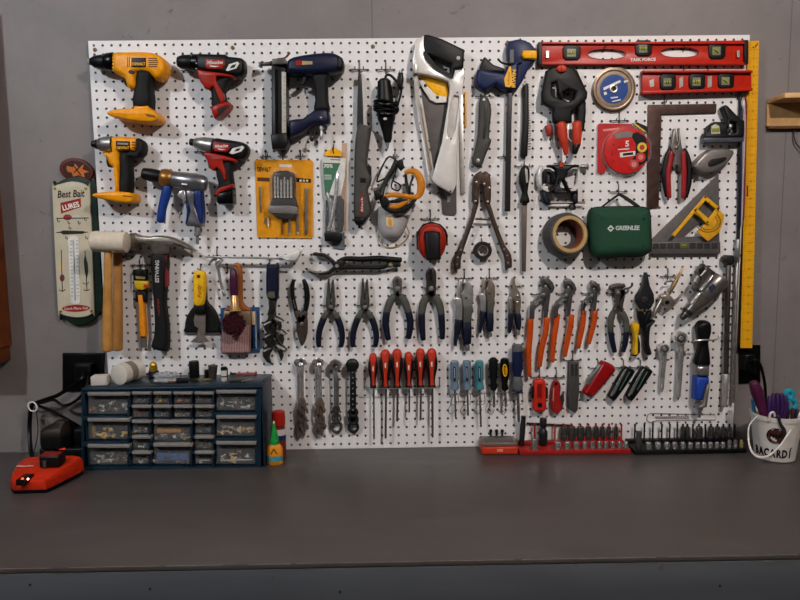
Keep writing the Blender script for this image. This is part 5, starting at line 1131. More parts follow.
t = T('tool_case', 'dark green soft zip case with white lettering, hung by its strap', 'case', K.p(550, 390))
gm_ = M('295940', .8, var=.12, bump=.5, scale=350)
m = MB(gm_); m.ext(K((366, 170), (374, 120), (400, 102), (480, 98), (620, 96), (690, 104), (712, 130), (718, 220), (720, 330), (700, 360), (650, 378), (540, 380), (460, 388), (410, 384), (380, 350), (370, 260)), .3, 3.0, 11, sm=2, bd=1.2, ns=6, back=6)
m.text('GREENLEE', *K.p(586, 216), 3.02, 4.2, 0, w=24, mat=M('c9cfc8', .5), bold=.03)
m.use(M('c9cfc8', .5)).ext(K((470, 220), (490, 200), (510, 220), (490, 240)), 3.0, 3.03); m.use(gm_).ext(K((480, 220), (490, 210), (500, 220), (490, 230)), 3.03, 3.035); m.use(M('c9cfc8', .5)).ext(K((485, 212), (495, 212), (495, 215), (485, 215)), 3.03, 3.04); m.ext(K((485, 224), (495, 224), (495, 227), (485, 227)), 3.03, 3.04)
t.add('body', m)
m = MB(M('141816', .6)); 
P = K((366, 170), (374, 120), (400, 102), (480, 98), (620, 96), (690, 104), (712, 130), (718, 220), (720, 330), (700, 360), (650, 378), (540, 380), (460, 388), (410, 384), (380, 350), (370, 260), (366, 170), (374, 120))
m.tube([p+(1.6,) for p in P], .9, n=6, sm=4); t.add('zip', m)
m = MB(M('1a1c1b', .6)); m.tube(K((430, 104, 1.8), (480, 66, 1.4), (530, 30, 1.0), (546, 28, 1.1), (600, 62, 1.8), (650, 98, 2.0)), [1, 1, 1.2, 1.6, 1.9, 1.8], flat=.5, n=8, sm=3); t.add('strap', m)
hook(618, 192, 'wire peg hook above the green zip case', 9, 8, 1.7)

# ------------------------------------------------------------------ squares, strippers, knife
K = crop(640, 95, 5.4545)
t = T('framing_square', 'rusty brown steel carpenter square', 'square', (656, 208))
m = MB(M('3d2b26', .5, .6, .35, scale=40)); m.ext([(648, 104.8), (716.5, 103.8), (716, 113), (661.5, 114.5), (658.6, 207.5), (647, 208.8)], .15, .26, .2); t.add('blade', m)
hook(664, 103, 'wire peg hook through the brown carpenter square', 0, 7, .8)
t = T('wire_stripper', 'red and black handled wire stripper', 'wire stripper', K.p(200, 575))
m = MB(M('6a645f', .35, .85, .2)); m.ext(K((182, 186), (192, 182), (198, 250), (204, 270), (210, 250), (206, 184), (214, 184), (222, 260), (228, 290), (236, 300), (224, 330), (232, 380), (216, 412), (200, 380), (184, 412), (172, 386), (186, 330), (168, 300), (166, 280)), .5, .9, .8, sm=1)
m.use(DST); m.disc(*K.p(203, 288), .88, 1.02, 1.8, 10); m.disc(*K.p(200, 378), .88, 1.0, 1.2, 8); t.add('jaws', m)
for P, Q in ((((164, 296), (150, 330), (136, 400), (134, 460), (150, 552)), ((172, 310), (164, 370), (154, 430), (160, 560))), (((240, 296), (258, 340), (268, 400), (264, 480), (248, 556)), ((236, 310), (238, 380), (240, 440), (236, 560)))):
    m = MB(M('1c1819', .5)); m.tube(K(*[p+(.65,) for p in P]), [2.2, 2.8, 3.2, 3.2, 2.6], flat=.8, n=10, sm=3); m.use(M('a3252a', .42)).tube(K(*[p+(.95,) for p in Q]), [2.2, 2.6, 2.6, 2.2], flat=.7, n=10, sm=3); t.add('handle', m)
hook(*K.p(200, 379), 'wire peg hook behind the red and black wire stripper', 14, 0, 1.1)
t = T('combination_square_head', 'black angle head with a small green vial, below the torpedo level', 'square head', K.p(450, 255))
m = MB(M('1a1a1c', .45)); m.ext(K((344, 232), (350, 210), (362, 206), (372, 170), (400, 148), (450, 148), (466, 160), (470, 130), (446, 68), (460, 56), (474, 64), (540, 134), (560, 140), (560, 226), (556, 236), (348, 238)), .3, 1.4, 1.5, sm=1, bd=.25, holes=[K((472, 168), (486, 152), (516, 152), (518, 206), (480, 218), (470, 206))])
m.use(M('4a4d55', .35, .6)).ext(K((342, 236), (558, 234), (556, 256), (344, 262)), .3, 1.3, .5); t.add('body', m)
m = MB(M('c9c6b0', .3)); m.ext(K((390, 170), (410, 158), (432, 168), (438, 212), (388, 214)), 1.35, 1.46, .5, sm=1); m.use(M('8f9640', .25)).ext(K((392, 182), (432, 180), (434, 202), (394, 204)), 1.46, 1.52, .4); t.add('vial', m)
m = MB(M('b8b4ae', .3, .9)); m.lathe(K.p(488, 160, 1), K.p(492, 210, 1), [(0, 2), (.3, 3), (.35, 1.8), (.7, 1.8), (.75, 2.6), (1, 2)], 10); m.use(M('2a2628', .4)).tube(K((508, 160, 1.1), (486, 204, 1.2)), .9, n=6); t.add('lock_bolt', m)
t = T('utility_knife', 'silver grey metal body utility knife tilted beside the wire stripper', 'utility knife', K.p(350, 440))
m = MB(M('76706c', .36, .7, .08)); m.ext(K((282, 392), (300, 360), (346, 316), (380, 296), (440, 292), (500, 302), (506, 320), (490, 350), (440, 400), (380, 428), (330, 430), (296, 410)), .3, 1.6, 2.5, sm=1, bd=.4, ns=4)
m.use(M('2a2726', .5)).ext(K((372, 370), (390, 350), (430, 344), (466, 338), (472, 352), (440, 374), (390, 392), (374, 386)), 1.56, 1.68, .8, sm=2); m.use(M('8f8a86', .35, .8)).tube(K((292, 388, 1.5), (340, 338, 1.5), (390, 310, 1.55), (480, 308, 1.5)), .6, n=6, sm=3); t.add('body', m)
hook(*K.p(478, 292), 'wire peg hook behind the silver grey utility knife', 0, 0, 1.3)
K = crop(645, 170, 6.667)
t = T('speed_square', 'grey metal triangular speed square with a vial in its lower edge', 'speed square', K.p(270, 550))
m = MB(M('5d5a5a', .42, .7, .1)); m.ext(K((490, 26), (496, 540), (500, 556), (36, 560), (36, 500), (46, 460)), .12, .32, .3, holes=[K((260, 444), (380, 340), (400, 370), (372, 410), (380, 444))])
m.ext(K((40, 484), (496, 480), (498, 556), (38, 560)), .1, .7, .5)
m.use(M('2f2e30', .5))
for i in range(9):
    x = 52+i*49
    if 230 < x < 290: continue
    for j in range(3): m.ext(K((x, 490+j*13), (x+40, 489+j*13), (x+40, 497+j*13), (x, 498+j*13)), .7, .72)
t.add('plate', m)
m = MB(M('6f7838', .3)); m.ext(K((232, 488), (286, 486), (288, 522), (234, 524)), .68, .78, .4); m.use(M('8f9460', .3)).ext(K((244, 494), (276, 493), (276, 504), (244, 505)), .78, .8); t.add('vial', m)
t = T('angle_finder', 'yellow plastic angle finder lying over the grey speed square', 'angle finder', K.p(420, 470))
ya = M('e0a51a', .45)
m = MB(ya); m.ext(K((404, 172), (500, 252), (484, 272), (404, 204), (340, 262), (420, 334), (408, 352), (316, 276)), .75, .95, .3)
m.ext(K((396, 174), (416, 186), (196, 446), (178, 434)), .95, 1.1, .3); m.ext(K((326, 262), (342, 252), (438, 336), (426, 366), (404, 352)), .95, 1.1, .3); m.ext(K((486, 240), (500, 254), (432, 356), (410, 344)), .75, .95, .3); t.add('arms', m)
m = MB(M('d69a1a', .5)); P = K((342, 410), (420, 345), (500, 270), (526, 300), (520, 350), (496, 414), (420, 476)); m.ext(P, .72, .82, .3)
m.use(M('5a420e', .5)); m.tube([K.p(420+84*math.cos(a), 345+70*math.sin(a), .83) for a in [x*PI/20 for x in range(-5, 18)]], .35, n=5)
m.tube([K.p(420+62*math.cos(a), 345+52*math.sin(a), .83) for a in [x*PI/20 for x in range(-5, 18)]], .3, n=5)
for i in range(-4, 17):
    a = i*PI/20; m.tube([K.p(420+70*math.cos(a), 345+58*math.sin(a), .83), K.p(420+84*math.cos(a), 345+70*math.sin(a), .83)], .22, n=4)
m.text('ANGLE', *K.p(420, 452), .83, 1.8, .1, mat=M('5a420e', .5)) if False else None
t.add('protractor', m)
m = MB(M('6a5010', .5))
for x, y in ((404, 180), (336, 268), (490, 258), (418, 346), (186, 440)): m.disc(*K.p(x, y), 1.05, 1.16, 1.1, 8)
t.add('rivets', m); m = None
hook(*K.p(404, 226), 'wire peg hook inside the yellow angle finder', 0, 3, 1.0)

# ------------------------------------------------------------------ long rods by the ruler
t = T('long_extension_rod', 'long dark rod with a red and white cord, beside the yellow ruler', 'rod', (738, 405))
m = MB(M('26262a', .4, .5)); m.tube([(740.5, 97, .3), (738.5, 230, .3), (737, 262, .3)], 1.7, n=10); m.use(STL).tube([(738, 240, .6), (737, 262, .6)], 2.2, n=10); m.tube([(737.2, 262, .6), (732.6, 402, .6)], 1.8, n=10); t.add('shaft', m)
m = MB(M('b9a6a8', .5)); m.tube([(743.5, 98, .9), (742, 104, 1), (745, 118, 1), (743, 180, .9), (741.5, 225, .8)], .9, n=7, sm=3)
m.use(M('8a2a38', .5)).tube([(744.5, 97, .9), (746.5, 104, .9), (746, 125, .9), (744.8, 180, .8), (743.5, 220, .8)], .8, n=7, sm=3); m.use(M('25305f', .5)).tube([(741.5, 110, .85), (741, 190, .85), (740, 228, .8)], .7, n=6); t.add('cord', m)
K = crop(600, 240, 3.333)
t = T('breaker_bar', 'long steel breaker bar with a dark drive head, right of the air impact wrench', 'breaker bar', K.p(416, 555))
m = MB(M('45413f', .35, .85, .2)); m.tube(K((428, 80, .8), (420, 450, .8)), [2.6, 2.6], n=12); t.add('bar', m)
m = MB(M('b3aba6', .35, .8)); m.tube(K((420, 448, .8), (414, 552, .8)), [2.9, 2.7], n=12); t.add('handle', m, 'bright lower sleeve')
m = MB(M('232323', .4, .6)); m.ext(K((409, 58), (420, 50), (444, 51), (446, 72), (438, 84), (420, 83), (409, 72)), .35, 1.25, 1.2, sm=1, bd=.25); t.add('drive_head', m)
hook(*K.p(458, 50), 'wire peg hook beside the head of the breaker bar', 3, 0, 1.2); hook(737, 96, 'wire peg hook above the red and white corded rod', 3, 2, 1.0)

# ------------------------------------------------------------------ snips, blow gun, impact wrench
t = T('tin_snips', 'yellow and black handled tin snips with black pointed jaws', 'tin snips', K.p(140, 385))
m = MB(M('1c1c1d', .4, .4)); m.ext(K((150, 108), (157, 108), (164, 150), (178, 180), (180, 206), (168, 228), (148, 240), (130, 226), (118, 206), (120, 186), (138, 160), (146, 130)), .4, 1.1, 1.2, sm=1, bd=.25)
m.use(M('4a4a4a', .3, .9)).disc(*K.p(150, 198), 1.05, 1.2, 2.8, 14); m.use(M('8a6a3a', .4, .8))
for x in (130, 142, 156): m.disc(*K.p(x, 234), 1.05, 1.2, 1.2, 8)
t.add('jaws', m)
m = MB(BLK); m.ext(K((122, 228), (144, 240), (150, 270), (158, 240), (172, 232), (166, 272), (160, 290), (146, 300), (134, 286), (126, 260)), .5, 1, .8, sm=1); t.add('pivot_arms', m)
m = MB(M('d8a818', .42)); m.ext(K((106, 280), (116, 274), (130, 281), (129, 300), (125, 330), (127, 374), (122, 382), (110, 382), (114, 330), (107, 300)), .35, 1.1, 1.2, sm=2, bd=.3); m.use(BLK).ext(K((126, 320), (132, 340), (132, 374), (118, 388), (106, 386), (108, 382), (122, 378)), .5, 1.1, .5); t.add('handle', m, 'yellow handle')
m = MB(M('1a1a1b', .5)); m.ext(K((150, 282), (180, 266), (182, 274), (168, 290), (164, 320), (164, 350), (172, 378), (160, 384), (150, 370), (148, 320)), .35, 1.25, 2, sm=2, bd=.4); t.add('handle', m, 'black handle')
hook(*K.p(152, 215), 'wire peg hook behind the jaws of the tin snips', 0, 0, 1.2)
K = crop(645, 260, 9.235)
t = T('air_blow_gun', 'brass tipped silver air blow gun', 'blow gun', K.p(100, 530))
m = MB(M('a39a8e', .28, .9, .1)); m.tube(K((78, 525, 1.2), (110, 450, 1.2), (140, 395, 1.2), (170, 340, 1.2), (210, 320, 1.2)), [1.4, 2.2, 2, 2.4, 2.2], n=12, sm=2); m.ext(K((140, 330), (190, 306), (246, 340), (262, 370), (236, 420), (196, 440), (160, 410), (150, 380)), .7, 1.6, 1.5, sm=2, bd=.4)
m.tube(K((236, 412, 1.3), (300, 360, 1.3), (360, 302, 1.3)), [1.6, 1.4, 1.1], flat=.5, n=8); t.add('body', m)
m = MB(M('9a7648', .3, .9)); m.tube(K((226, 312, 1.2), (290, 190, 1.2), (358, 62, 1.2)), [1.5, 1.9, .7], n=10); t.add('nozzle', m, 'brass coloured nozzle')
m = MB(BLK); m.disc(*K.p(208, 392), 1.4, 1.75, 2.2, 12); t.add('button', m)
m = MB(STL); m.tube(K((180, 225, .9), (190, 205, 1), (220, 196, 1), (256, 200, 1), (246, 240, 1)), .9, n=7, sm=3); t.add('hang_loop', m)
hook(*K.p(205, 150), 'wire peg hook above the brass tipped blow gun', 8, 8, 1.4)
t = T('air_impact_wrench', 'heavy silver air impact wrench hung with its nose down', 'impact wrench', K.p(350, 550))
m = MB(M('6d6865', .32, .85, .2)); m.lathe(K.p(700, 165, 1.6), K.p(372, 505, 1.6), [(0, 7.5), (.02, 9.6), (.08, 10.4), (.4, 10.4), (.44, 9.4), (.62, 8.4), (.76, 6.6), (.9, 5), (1, 4)], 22)
m.use(M('d8d4d0', .2, .9)).ext(K((424, 402), (500, 300), (524, 300), (440, 416)), 2.3, 2.8, .5); m.ext(K((506, 276), (620, 140), (632, 140), (520, 290)), 2.3, 2.84, .5); m.use(M('3a4460', .5)).ext(K((590, 250), (630, 220), (660, 250), (610, 300)), 2.7, 2.83, sm=1); t.add('housing', m)
m = MB(M('4c4846', .35, .85, .2)); m.ext(K((480, 110), (540, 36), (640, 110), (600, 150), (560, 220), (480, 300), (450, 260), (500, 180)), .6, 2.3, 3, sm=1, bd=.6, back=2)
m.use(M('2a2726', .4)).ext(K((490, 90), (540, 60), (570, 90), (520, 140)), 2.28, 2.36, .5); m.use(WHT).ext(K((552, 90), (568, 92), (520, 150), (508, 146)), 2.28, 2.4, .4); t.add('handle', m)
m = MB(STL); m.lathe(K.p(490, 150, 2), K.p(440, 230, 2), [(0, 2.6), (.3, 2.6), (.35, 3.2), (.7, 3.2), (.75, 2), (1, 1.6)], 12); t.add('trigger', m)
m = MB(M('3a3735', .35, .85)); m.lathe(K.p(400, 470, 1.6), K.p(350, 530, 1.6), [(0, 6), (.4, 5), (.45, 3.6), (1, 3)], 14); m.ext(K((352, 510), (374, 520), (350, 556), (336, 548)), 1.3, 1.9, .3); t.add('anvil', m)
hook(*K.p(528, 62), 'wire peg hook at the handle of the silver impact wrench', 8, 6, 1.6)

# ------------------------------------------------------------------ ratchets, air ratchet
K = crop(600, 240, 3.333)
for lab, P, r, hr in (('smaller chrome ratchet, second from the black and blue air ratchet', ((217, 364), (214, 396), (206, 500)), (2.2, 2.6, 2.0), 5.2), ('larger chrome ratchet, beside the black and blue air ratchet', ((272, 328), (270, 380), (260, 522)), (2.8, 3.2, 2.6), 6.6)):
    t = T('ratchet', lab, 'ratchet', K.p(*P[-1]), 'chrome ratchets')
    m = MB(M('d0cecc', .2, .95, .1)); m.tube(K(*[p+(.7,) for p in P]), list(r), flat=.7, n=12, sm=2); m.use(DST)
    for q in range(6):
        f = .6+q*.06; m.tube(K((P[1][0]+(P[2][0]-P[1][0])*f-4, P[1][1]+(P[2][1]-P[1][1])*f, .72), (P[1][0]+(P[2][0]-P[1][0])*f+4, P[1][1]+(P[2][1]-P[1][1])*f, .72)), .55*r[1]/2.6, n=6)
    t.add('handle', m)
    m = MB(M('d4d2d0', .2, .95, .1)); x, y = K.p(*P[0]); m.disc(x, y, .3, 1.3, hr, 20); m.use(M('4a4643', .35, .9)).disc(x, y, 1.25, 1.4, hr*.66, 14); m.use(CHR).disc(x, y, 1.38, 1.55, hr*.4, 10); t.add('head', m)
    hook(x-.8, y+(10 if hr < 6 else 16), 'wire peg hook across the '+lab.split(',')[0], 4, 0, 1.3)
K = crop(680, 315, 5.4545)
t = T('air_ratchet', 'black, silver and blue air ratchet beside the breaker bar', 'air ratchet', K.p(105, 555))
m = MB(M('19191b', .4)); m.ext(K((92, 60), (110, 34), (150, 32), (168, 54), (166, 100), (152, 150), (158, 200), (162, 240), (156, 276), (82, 272), (88, 230), (100, 190), (104, 150), (94, 100)), .4, 1.9, 4, sm=2, bd=.7, ns=4, back=3); t.add('head_grip', m)
m = MB(M('8f8d8c', .3, .9)); m.ext(K((82, 270), (156, 274), (154, 334), (82, 330)), .4, 1.95, 3.5, bd=.7, back=3); t.add('collar', m)
m = MB(M('2347a8', .42)); m.ext(K((80, 332), (154, 336), (154, 368), (138, 380), (120, 430), (116, 464), (74, 460)), .4, 1.9, 3, sm=1, bd=.6, back=2); t.add('grip_sleeve', m)
m = MB(M('7d7672', .35, .8)); m.ext(K((138, 376), (152, 362), (156, 370), (148, 440), (140, 500), (92, 506), (92, 490), (116, 480), (124, 430)), .6, 2.0, 2, sm=1, bd=.4); t.add('lever', m)
m = MB(STL); m.lathe(K.p(108, 500, 1.2), K.p(106, 560, 1.2), [(0, 3), (.3, 3.2), (.35, 2), (.7, 2), (.75, 1.4), (1, 1.2)], 12); t.add('air_fitting', m)
m = MB(M('8f8d8b', .3, .9)); m.tube(K((62, 152, 1.5), (80, 142, 2.3), (130, 136, 2.5), (200, 134, 2.4), (212, 112, 2.3)), .9, n=8, sm=3)
one('tool_hook', 'silver double hook wire bent around the black air ratchet', 'hook', m, K.p(140, 140))

# ------------------------------------------------------------------ knives
K = crop(510, 340, 5)
t = T('stud_finder', 'red and black pocket tool with a round black button', 'pocket tool', K.p(145, 358))
m = MB(M('c4291c', .4)); m.ext(K((118, 205), (128, 196), (168, 196), (178, 208), (182, 340), (174, 354), (124, 358), (114, 345)), .25, 1.1, 2, sm=1, bd=.35); m.use(BLK).disc(*K.p(150, 326), 1.05, 1.17, 2.6, 14); m.use(M('8d1a12', .4)).ext(K((136, 220), (160, 220), (160, 290), (136, 290)), 1.1, 1.12); t.add('body', m)
m = MB(BLK); m.ext(K((107, 236), (118, 232), (118, 292), (107, 290)), .3, 1.0, .6); t.add('side_grip', m); m = MB(BLK); m.ext(K((178, 234), (188, 238), (188, 290), (180, 294)), .3, 1.0, .6); t.add('side_grip', m)
t = T('folding_utility_knife', 'dark red folding utility knife hung right of the red and black pocket tool', 'utility knife', K.p(230, 366))
m = MB(M('a21f1e', .35)); m.ext(K((216, 210), (232, 200), (248, 212), (254, 240), (250, 280), (262, 330), (250, 360), (228, 368), (210, 350), (204, 290), (210, 240)), .25, 1.0, 2, sm=2, bd=.35); m.use(BLK).disc(*K.p(232, 218), .95, 1.1, 1.7, 10); m.use(M('c98a84', .4)).ext(K((216, 240), (222, 238), (218, 310), (213, 300)), .98, 1.03); t.add('handle', m)
m = MB(M('2a2626', .4, .5)); m.ext(K((250, 290), (268, 262), (270, 300), (258, 350), (246, 356)), .4, .9, .6); t.add('blade_holder', m)
t = T('sheath_knife', 'flat grey sheath narrowing to a point', 'sheath', K.p(320, 366))
m = MB(M('55524f', .55)); m.ext(K((292, 110), (344, 110), (346, 250), (338, 350), (326, 366), (290, 342), (288, 250)), .2, .7, 1.2, bd=.25); m.use(M('3e3b39', .5)).ext(K((306, 122), (318, 122), (318, 180), (308, 180)), .7, .74); m.ext(K((326, 122), (336, 122), (334, 180), (326, 180)), .7, .74); t.add('sheath', m)
t = T('multi_tool', 'bright red pocket knife hanging at a slant', 'pocket knife', K.p(400, 280))
m = MB(M('9c1418', .22)); m.ext(K((452, 118), (474, 108), (516, 126), (526, 146), (516, 170), (420, 278), (400, 286), (372, 272), (366, 258), (380, 236)), .3, 1.4, 4, sm=2, bd=.7, ns=5); m.use(M('e08a84', .3)).disc(*K.p(462, 190), 1.28, 1.33, 1.4, 10); t.add('scale', m)
m = MB(M('8c8a88', .25, .9)); m.ext(K((446, 122), (456, 124), (440, 170), (400, 216), (384, 222), (386, 200)), .3, 1.2, .6); t.add('blades', m)
for lab, dx in (('black clip knife hanging at a slant, next to the bright red pocket knife', 0), ('black clip knife hanging at a slant, next to the smaller chrome ratchet', 88)):
    t = T('clip_knife', lab, 'pocket knife', K.p(520+dx, 300), 'slanted black clip knives')
    m = MB(M('171a1b', .4)); m.ext(K((566+dx, 144), (590+dx, 136), (622+dx, 152), (612+dx, 180), (530+dx, 296), (512+dx, 300), (492+dx, 284), (500+dx, 262)), .3, 1.1, 2, sm=2, bd=.4); t.add('handle', m)
    m = MB(M('9aa0a0', .25, .9)); m.ext(K((572+dx, 150), (584+dx, 146), (524+dx, 268), (506+dx, 284), (500+dx, 276)), 1.08, 1.16, .4); m.use(M('5a7a72', .3, .6)).tube(K((598+dx, 160, 1.1), (548+dx, 250, 1.1)), .6, n=6); t.add('clip', m)
for x, y, n in ((146, 184, 'red and black pocket tool'), (230, 186, 'dark red folding utility knife'), (312, 100, 'flat grey sheath'), (437, 138, 'bright red pocket knife'), (564, 136, 'black clip knife beside the red pocket knife'), (648, 136, 'black clip knife beside the chrome ratchet')):
    hook(*K.p(x, y), 'wire peg hook above the '+n, 8.5, 8, 1.3)
# ------------------------------------------------------------------ red screwdrivers on a wire rack
K = crop(340, 335, 5.217)
m = MB(M('6f6c69', .4, .6)); m.tube(K((128, 228, .15), (128, 278, .2), (128, 282, 1.6), (518, 276, 1.6), (520, 272, .2), (520, 225, .15)), .055, n=6, inch=True)
m.tube(K((128, 275, .25), (520, 270, .25)), .05, n=6, inch=True)
one('screwdriver_rack', 'thin wire rack holding the red and black screwdrivers', 'rack', m, K.p(320, 278))
kinds = [(172, 96, 272, 178, 545, 4.2, 'leftmost'), (236, 78, 276, 238, 540, 5.1, 'second from the left'), (297, 74, 274, 298, 452, 5.1, 'third from the left'), (358, 90, 272, 361, 404, 4.2, 'shortest, fourth from the left'), (418, 72, 270, 420, 446, 4.9, 'fifth from the left'), (478, 72, 270, 483, 535, 5.1, 'rightmost')]
for x, y0, y1, xt, yt, r, lab in kinds:
    t = T('screwdriver', 'red and black screwdriver, %s of the six on the rack' % lab, 'screwdriver', K.p(xt, yt), 'red and black screwdrivers')
    m = MB(M('c2361f', .4)); k = r/5
    m.lathe(K.p(x, y0-2, 1.0), K.p(x+3, y1, 1.0), [(0, r*.35), (.03, r*.72), (.1, r*.95), (.25, r), (.45, r*.97), (.65, r*.72), (.8, r*.55), (.94, r*.62), (1, r*.6)], 16)
    m.use(M('e2d0c4', .5)); m.text('Klein', x/5.217+340+.1, (y0+75)/5.217+335, 1.0+r*PX(1)+.02, 2.6, -PI/2, mat=M('e6ddd4', .5)) if False else m.text('S2', *K.p(x+1, y0+58), 1.0+r*PX(1)+.01, 2.2, 0, mat=M('3a1a14', .5)) if False else m.ext(K((x-4, y0+72), (x+5, y0+66), (x+4, y0+96), (x-3, y0+92)), .9, 1.0+r*PX(1)+.015)
    t.add('handle', m)
    m = MB(M('161617', .5))
    for s in (-1, 1):
        P = [(x+s*r*3.5*f, y0+(y1-y0)*u) for u, f in ((.16, 1.0), (.3, 1.14), (.5, 1.06), (.66, .8), (.82, .62), (.98, .66))]
        m.tube(K(*[p+(1.0+r*.055*(1, 1.1, 1, .8, .5, .5)[i],) for i, p in enumerate(P)]), [r*.14, r*.4, r*.42, r*.34, r*.26, r*.28], n=10, sm=2)
    m.lathe(K.p(x+3, y1-12, 1.0), K.p(x+3, y1+3, 1.0), [(0, r*.6), (.3, r*.7), (1, r*.74)], 14); t.add('grip_strip', m)
    m = MB(M('5a4f4a', .35, .85)); w = .9 if r < 4.5 else 1.15
    m.lathe(K.p(x+4, y1, 1.0), K.p(xt, yt-8, 1.0), [(0, w), (1, w)], 8); m.lathe(K.p(xt, yt-8, 1.0), K.p(xt, yt, 1.0), [(0, w), (.4, w*1.1), (1, w*.5)], 8); t.add('blade', m)

# ------------------------------------------------------------------ mixed screwdrivers on a looped rack
K = crop(430, 340, 5)
m = MB(M('6f6c69', .4, .6)); m.tube(K((90, 235, .15), (90, 268, .2), (92, 272, 1.4), (455, 262, 1.4), (457, 258, .2), (457, 230, .15)), .05, n=6, inch=True)
for x, y in ((124, 316), (186, 318), (256, 316), (322, 318), (384, 318), (446, 316)):
    m.tube(K((x-2, 270, 1.35), (x-22, y, 1.3), (x-4, y+8, 1.2), (x+18, y-2, 1.3), (x+14, 268, 1.35)), .045, n=5, inch=True, sm=3)
    m.tube(K((x-16, y+2, 1.2), (x-34, y+36, .15), (x-16, y+54, .15), (x, y+30, .2)), .04, n=5, inch=True, sm=3)
one('looped_wire_rack', 'wire rack with small loops holding the blue and black screwdrivers', 'rack', m, K.p(270, 270))
CB = M('7a91a5', .15, alpha=.9, var=.05); CT = M('4f939c', .15, alpha=.9, var=.05)
def clear_driver(x, col, xt, yt, lab):
    t = T('screwdriver', lab, 'screwdriver', K.p(xt, yt), 'clear handled screwdrivers')
    m = MB(col); y0, y1 = 102, 250
    prof = [(0, 2.8), (.04, 4.1), (.55, 4.2), (.62, 4.3), (.7, 3.3), (.78, 3.5), (.9, 4.3), (.97, 4.2), (1, 2.9)]
    a, b = at(K.p(x, y0, .9)), at(K.p(x+2, y1, .9)); tt = (b-a); kk = PX(.9); ny = V((0, 1, 0)); nx = tt.normalized().cross(ny)
    rings = [[a+tt*u+nx*(math.cos(2*PI*j/24)*r*kk*(1+.06*math.cos(6*2*PI*j/24)))+ny*(math.sin(2*PI*j/24)*r*kk*(1+.06*math.cos(6*2*PI*j/24))) for j in range(24)] for u, r in prof]
    m.grid(rings); t.add('handle', m)
    m = MB(M('1d2b44', .4)); m.ext(K((x-6, 132), (x+6, 132), (x+7, 205), (x-5, 205)), .95, 1.44, .6); m.use(M('b9c4cc', .4)).ext(K((x-1, 140), (x+2, 140), (x+3, 190), (x, 190)), 1.44, 1.46); t.add('label_strip', m)
    m = MB(M('5f5a56', .35, .85)); m.lathe(K.p(x+3, 248, .9), K.p(xt, yt, .9), [(0, 1), (.9, 1), (.94, 1.1), (1, .5)], 8); t.add('blade', m)
clear_driver(122, CB, 128, 388, 'clear blue handled screwdriver, leftmost on the looped rack'); clear_driver(184, CB, 190, 380, 'clear blue handled screwdriver, second from the left on the looped rack'); clear_driver(246, CT, 254, 428, 'clear teal handled screwdriver on the looped rack')
def driver(lab, x, y0, y1, xt, yt, r, prof, mat, w, extra=None):
    t = T('screwdriver', lab, 'screwdriver', K.p(xt, yt))
    m = MB(mat); m.lathe(K.p(x, y0, 1.0), K.p(x+2, y1, 1.0), [(u, q*r) for u, q in prof], 18)
    if extra: extra(m)
    t.add('handle', m)
    m = MB(M('5f5a56', .35, .85)); m.lathe(K.p(x+3, y1-2, 1.0), K.p(xt, yt, 1.0), [(0, w), (.92, w), (1, w*.7)], 10); t.add('blade', m)
driver('all black handled screwdriver, right of the clear teal one', 316, 88, 250, 320, 336, 4.6, [(0, .5), (.05, .9), (.2, 1), (.5, .9), (.75, .7), (.92, .8), (1, .6)], M('1a1a1b', .5), 1.3)
driver('black handled screwdriver with a yellow oval label', 372, 90, 250, 380, 336, 4.7, [(0, .5), (.05, .9), (.25, 1.05), (.5, 1), (.8, .65), (.94, .8), (1, .6)], M('121213', .35), 1.3,
       lambda m: (m.use(YEL2).ext(K(*E_(375, 152, 12, 32, -.05, 16)), 1.0, 1.56), m.use(BLK).ext(K(*E_(375, 152, 7, 25, -.05, 14)), 1.5, 1.575), m.use(YEL2).ext(K((373, 136), (377, 136), (378, 168), (374, 168)), 1.5, 1.59)))
driver('largest screwdriver, navy handle with grey ends, right end of the looped rack', 436, 24, 260, 444, 410, 5.6, [(0, .8), (.02, .95), (.12, 1), (.5, .98), (.62, .72), (.7, .7), (.78, .95), (.94, .9), (.97, 1), (1, .8)], M('1f2a55', .45), 1.5,
       lambda m: (m.use(M('6f6f70', .5)).lathe(K.p(436, 22, 1.0), K.p(436, 54, 1.0), [(0, 4), (.1, 5.3), (1, 5.8)], 18), m.lathe(K.p(437, 180, 1.0), K.p(438, 248, 1.0), [(0, 3.9), (.35, 5.5), (.9, 5.4), (1, 5)], 18), m.use(M('c9cad0', .4)).disc(*K.p(438, 112), 1.4, 1.5, 1.2, 8)))

# ------------------------------------------------------------------ wrench sets
K = crop(280, 350, 6)
ch = M('c9c6c4', .22, .95, .02); chd = M('6a5a50', .4, .7, .2)
def stack(cx, n, lab, tip):
    for i in range(n):
        d = .25+i*.28; x0 = cx+(-12, 8, -2, 4)[i % 4]; L = 500-i*48
        t = T('combination_wrench', lab % ('deepest', 'second deepest', 'second from the front', 'front')[i], 'wrench', K.p(x0, L+40), 'hanging combination wrenches')
        m = MB(ch); x1 = x0+tip*(i % 2)
        m.tube(K((x0, 78, d+.1), (x0+2, 150, d+.1), (x0+6, L-60, d+.1)), [2.3, 1.7, 1.8], flat=.5, n=8); t.add('shank', m)
        m = MB(ch); m.ring(*K.p(x0, 74), d-.06, d+.28, 4.2+.3*i, 2.4); m.ext(K((x0-24, 62), (x0-14, 64), (x0-8, 76), (x0-16, 82)), d, d+.2, .3); t.add('ring_end', m)
        m = MB(chd); y = L-60; q = x0+6
        m.ext(K((q-10, y-20), (q+8, y-20), (q+22, y+20), (q+26, y+50), (q+36, y+66), (q+30, y+84), (q+14, y+64), (q+8, y+44), (q-4, y+44), (q-8, y+62), (q+4, y+92), (q-10, y+92), (q-26, y+60), (q-26, y+20)), d-.05, d+.3, 1, sm=1, bd=.15); t.add('jaw', m)
    return
stack(122, 4, 'chrome combination wrench, %s of the bunch nearest the glue bottle', 3)
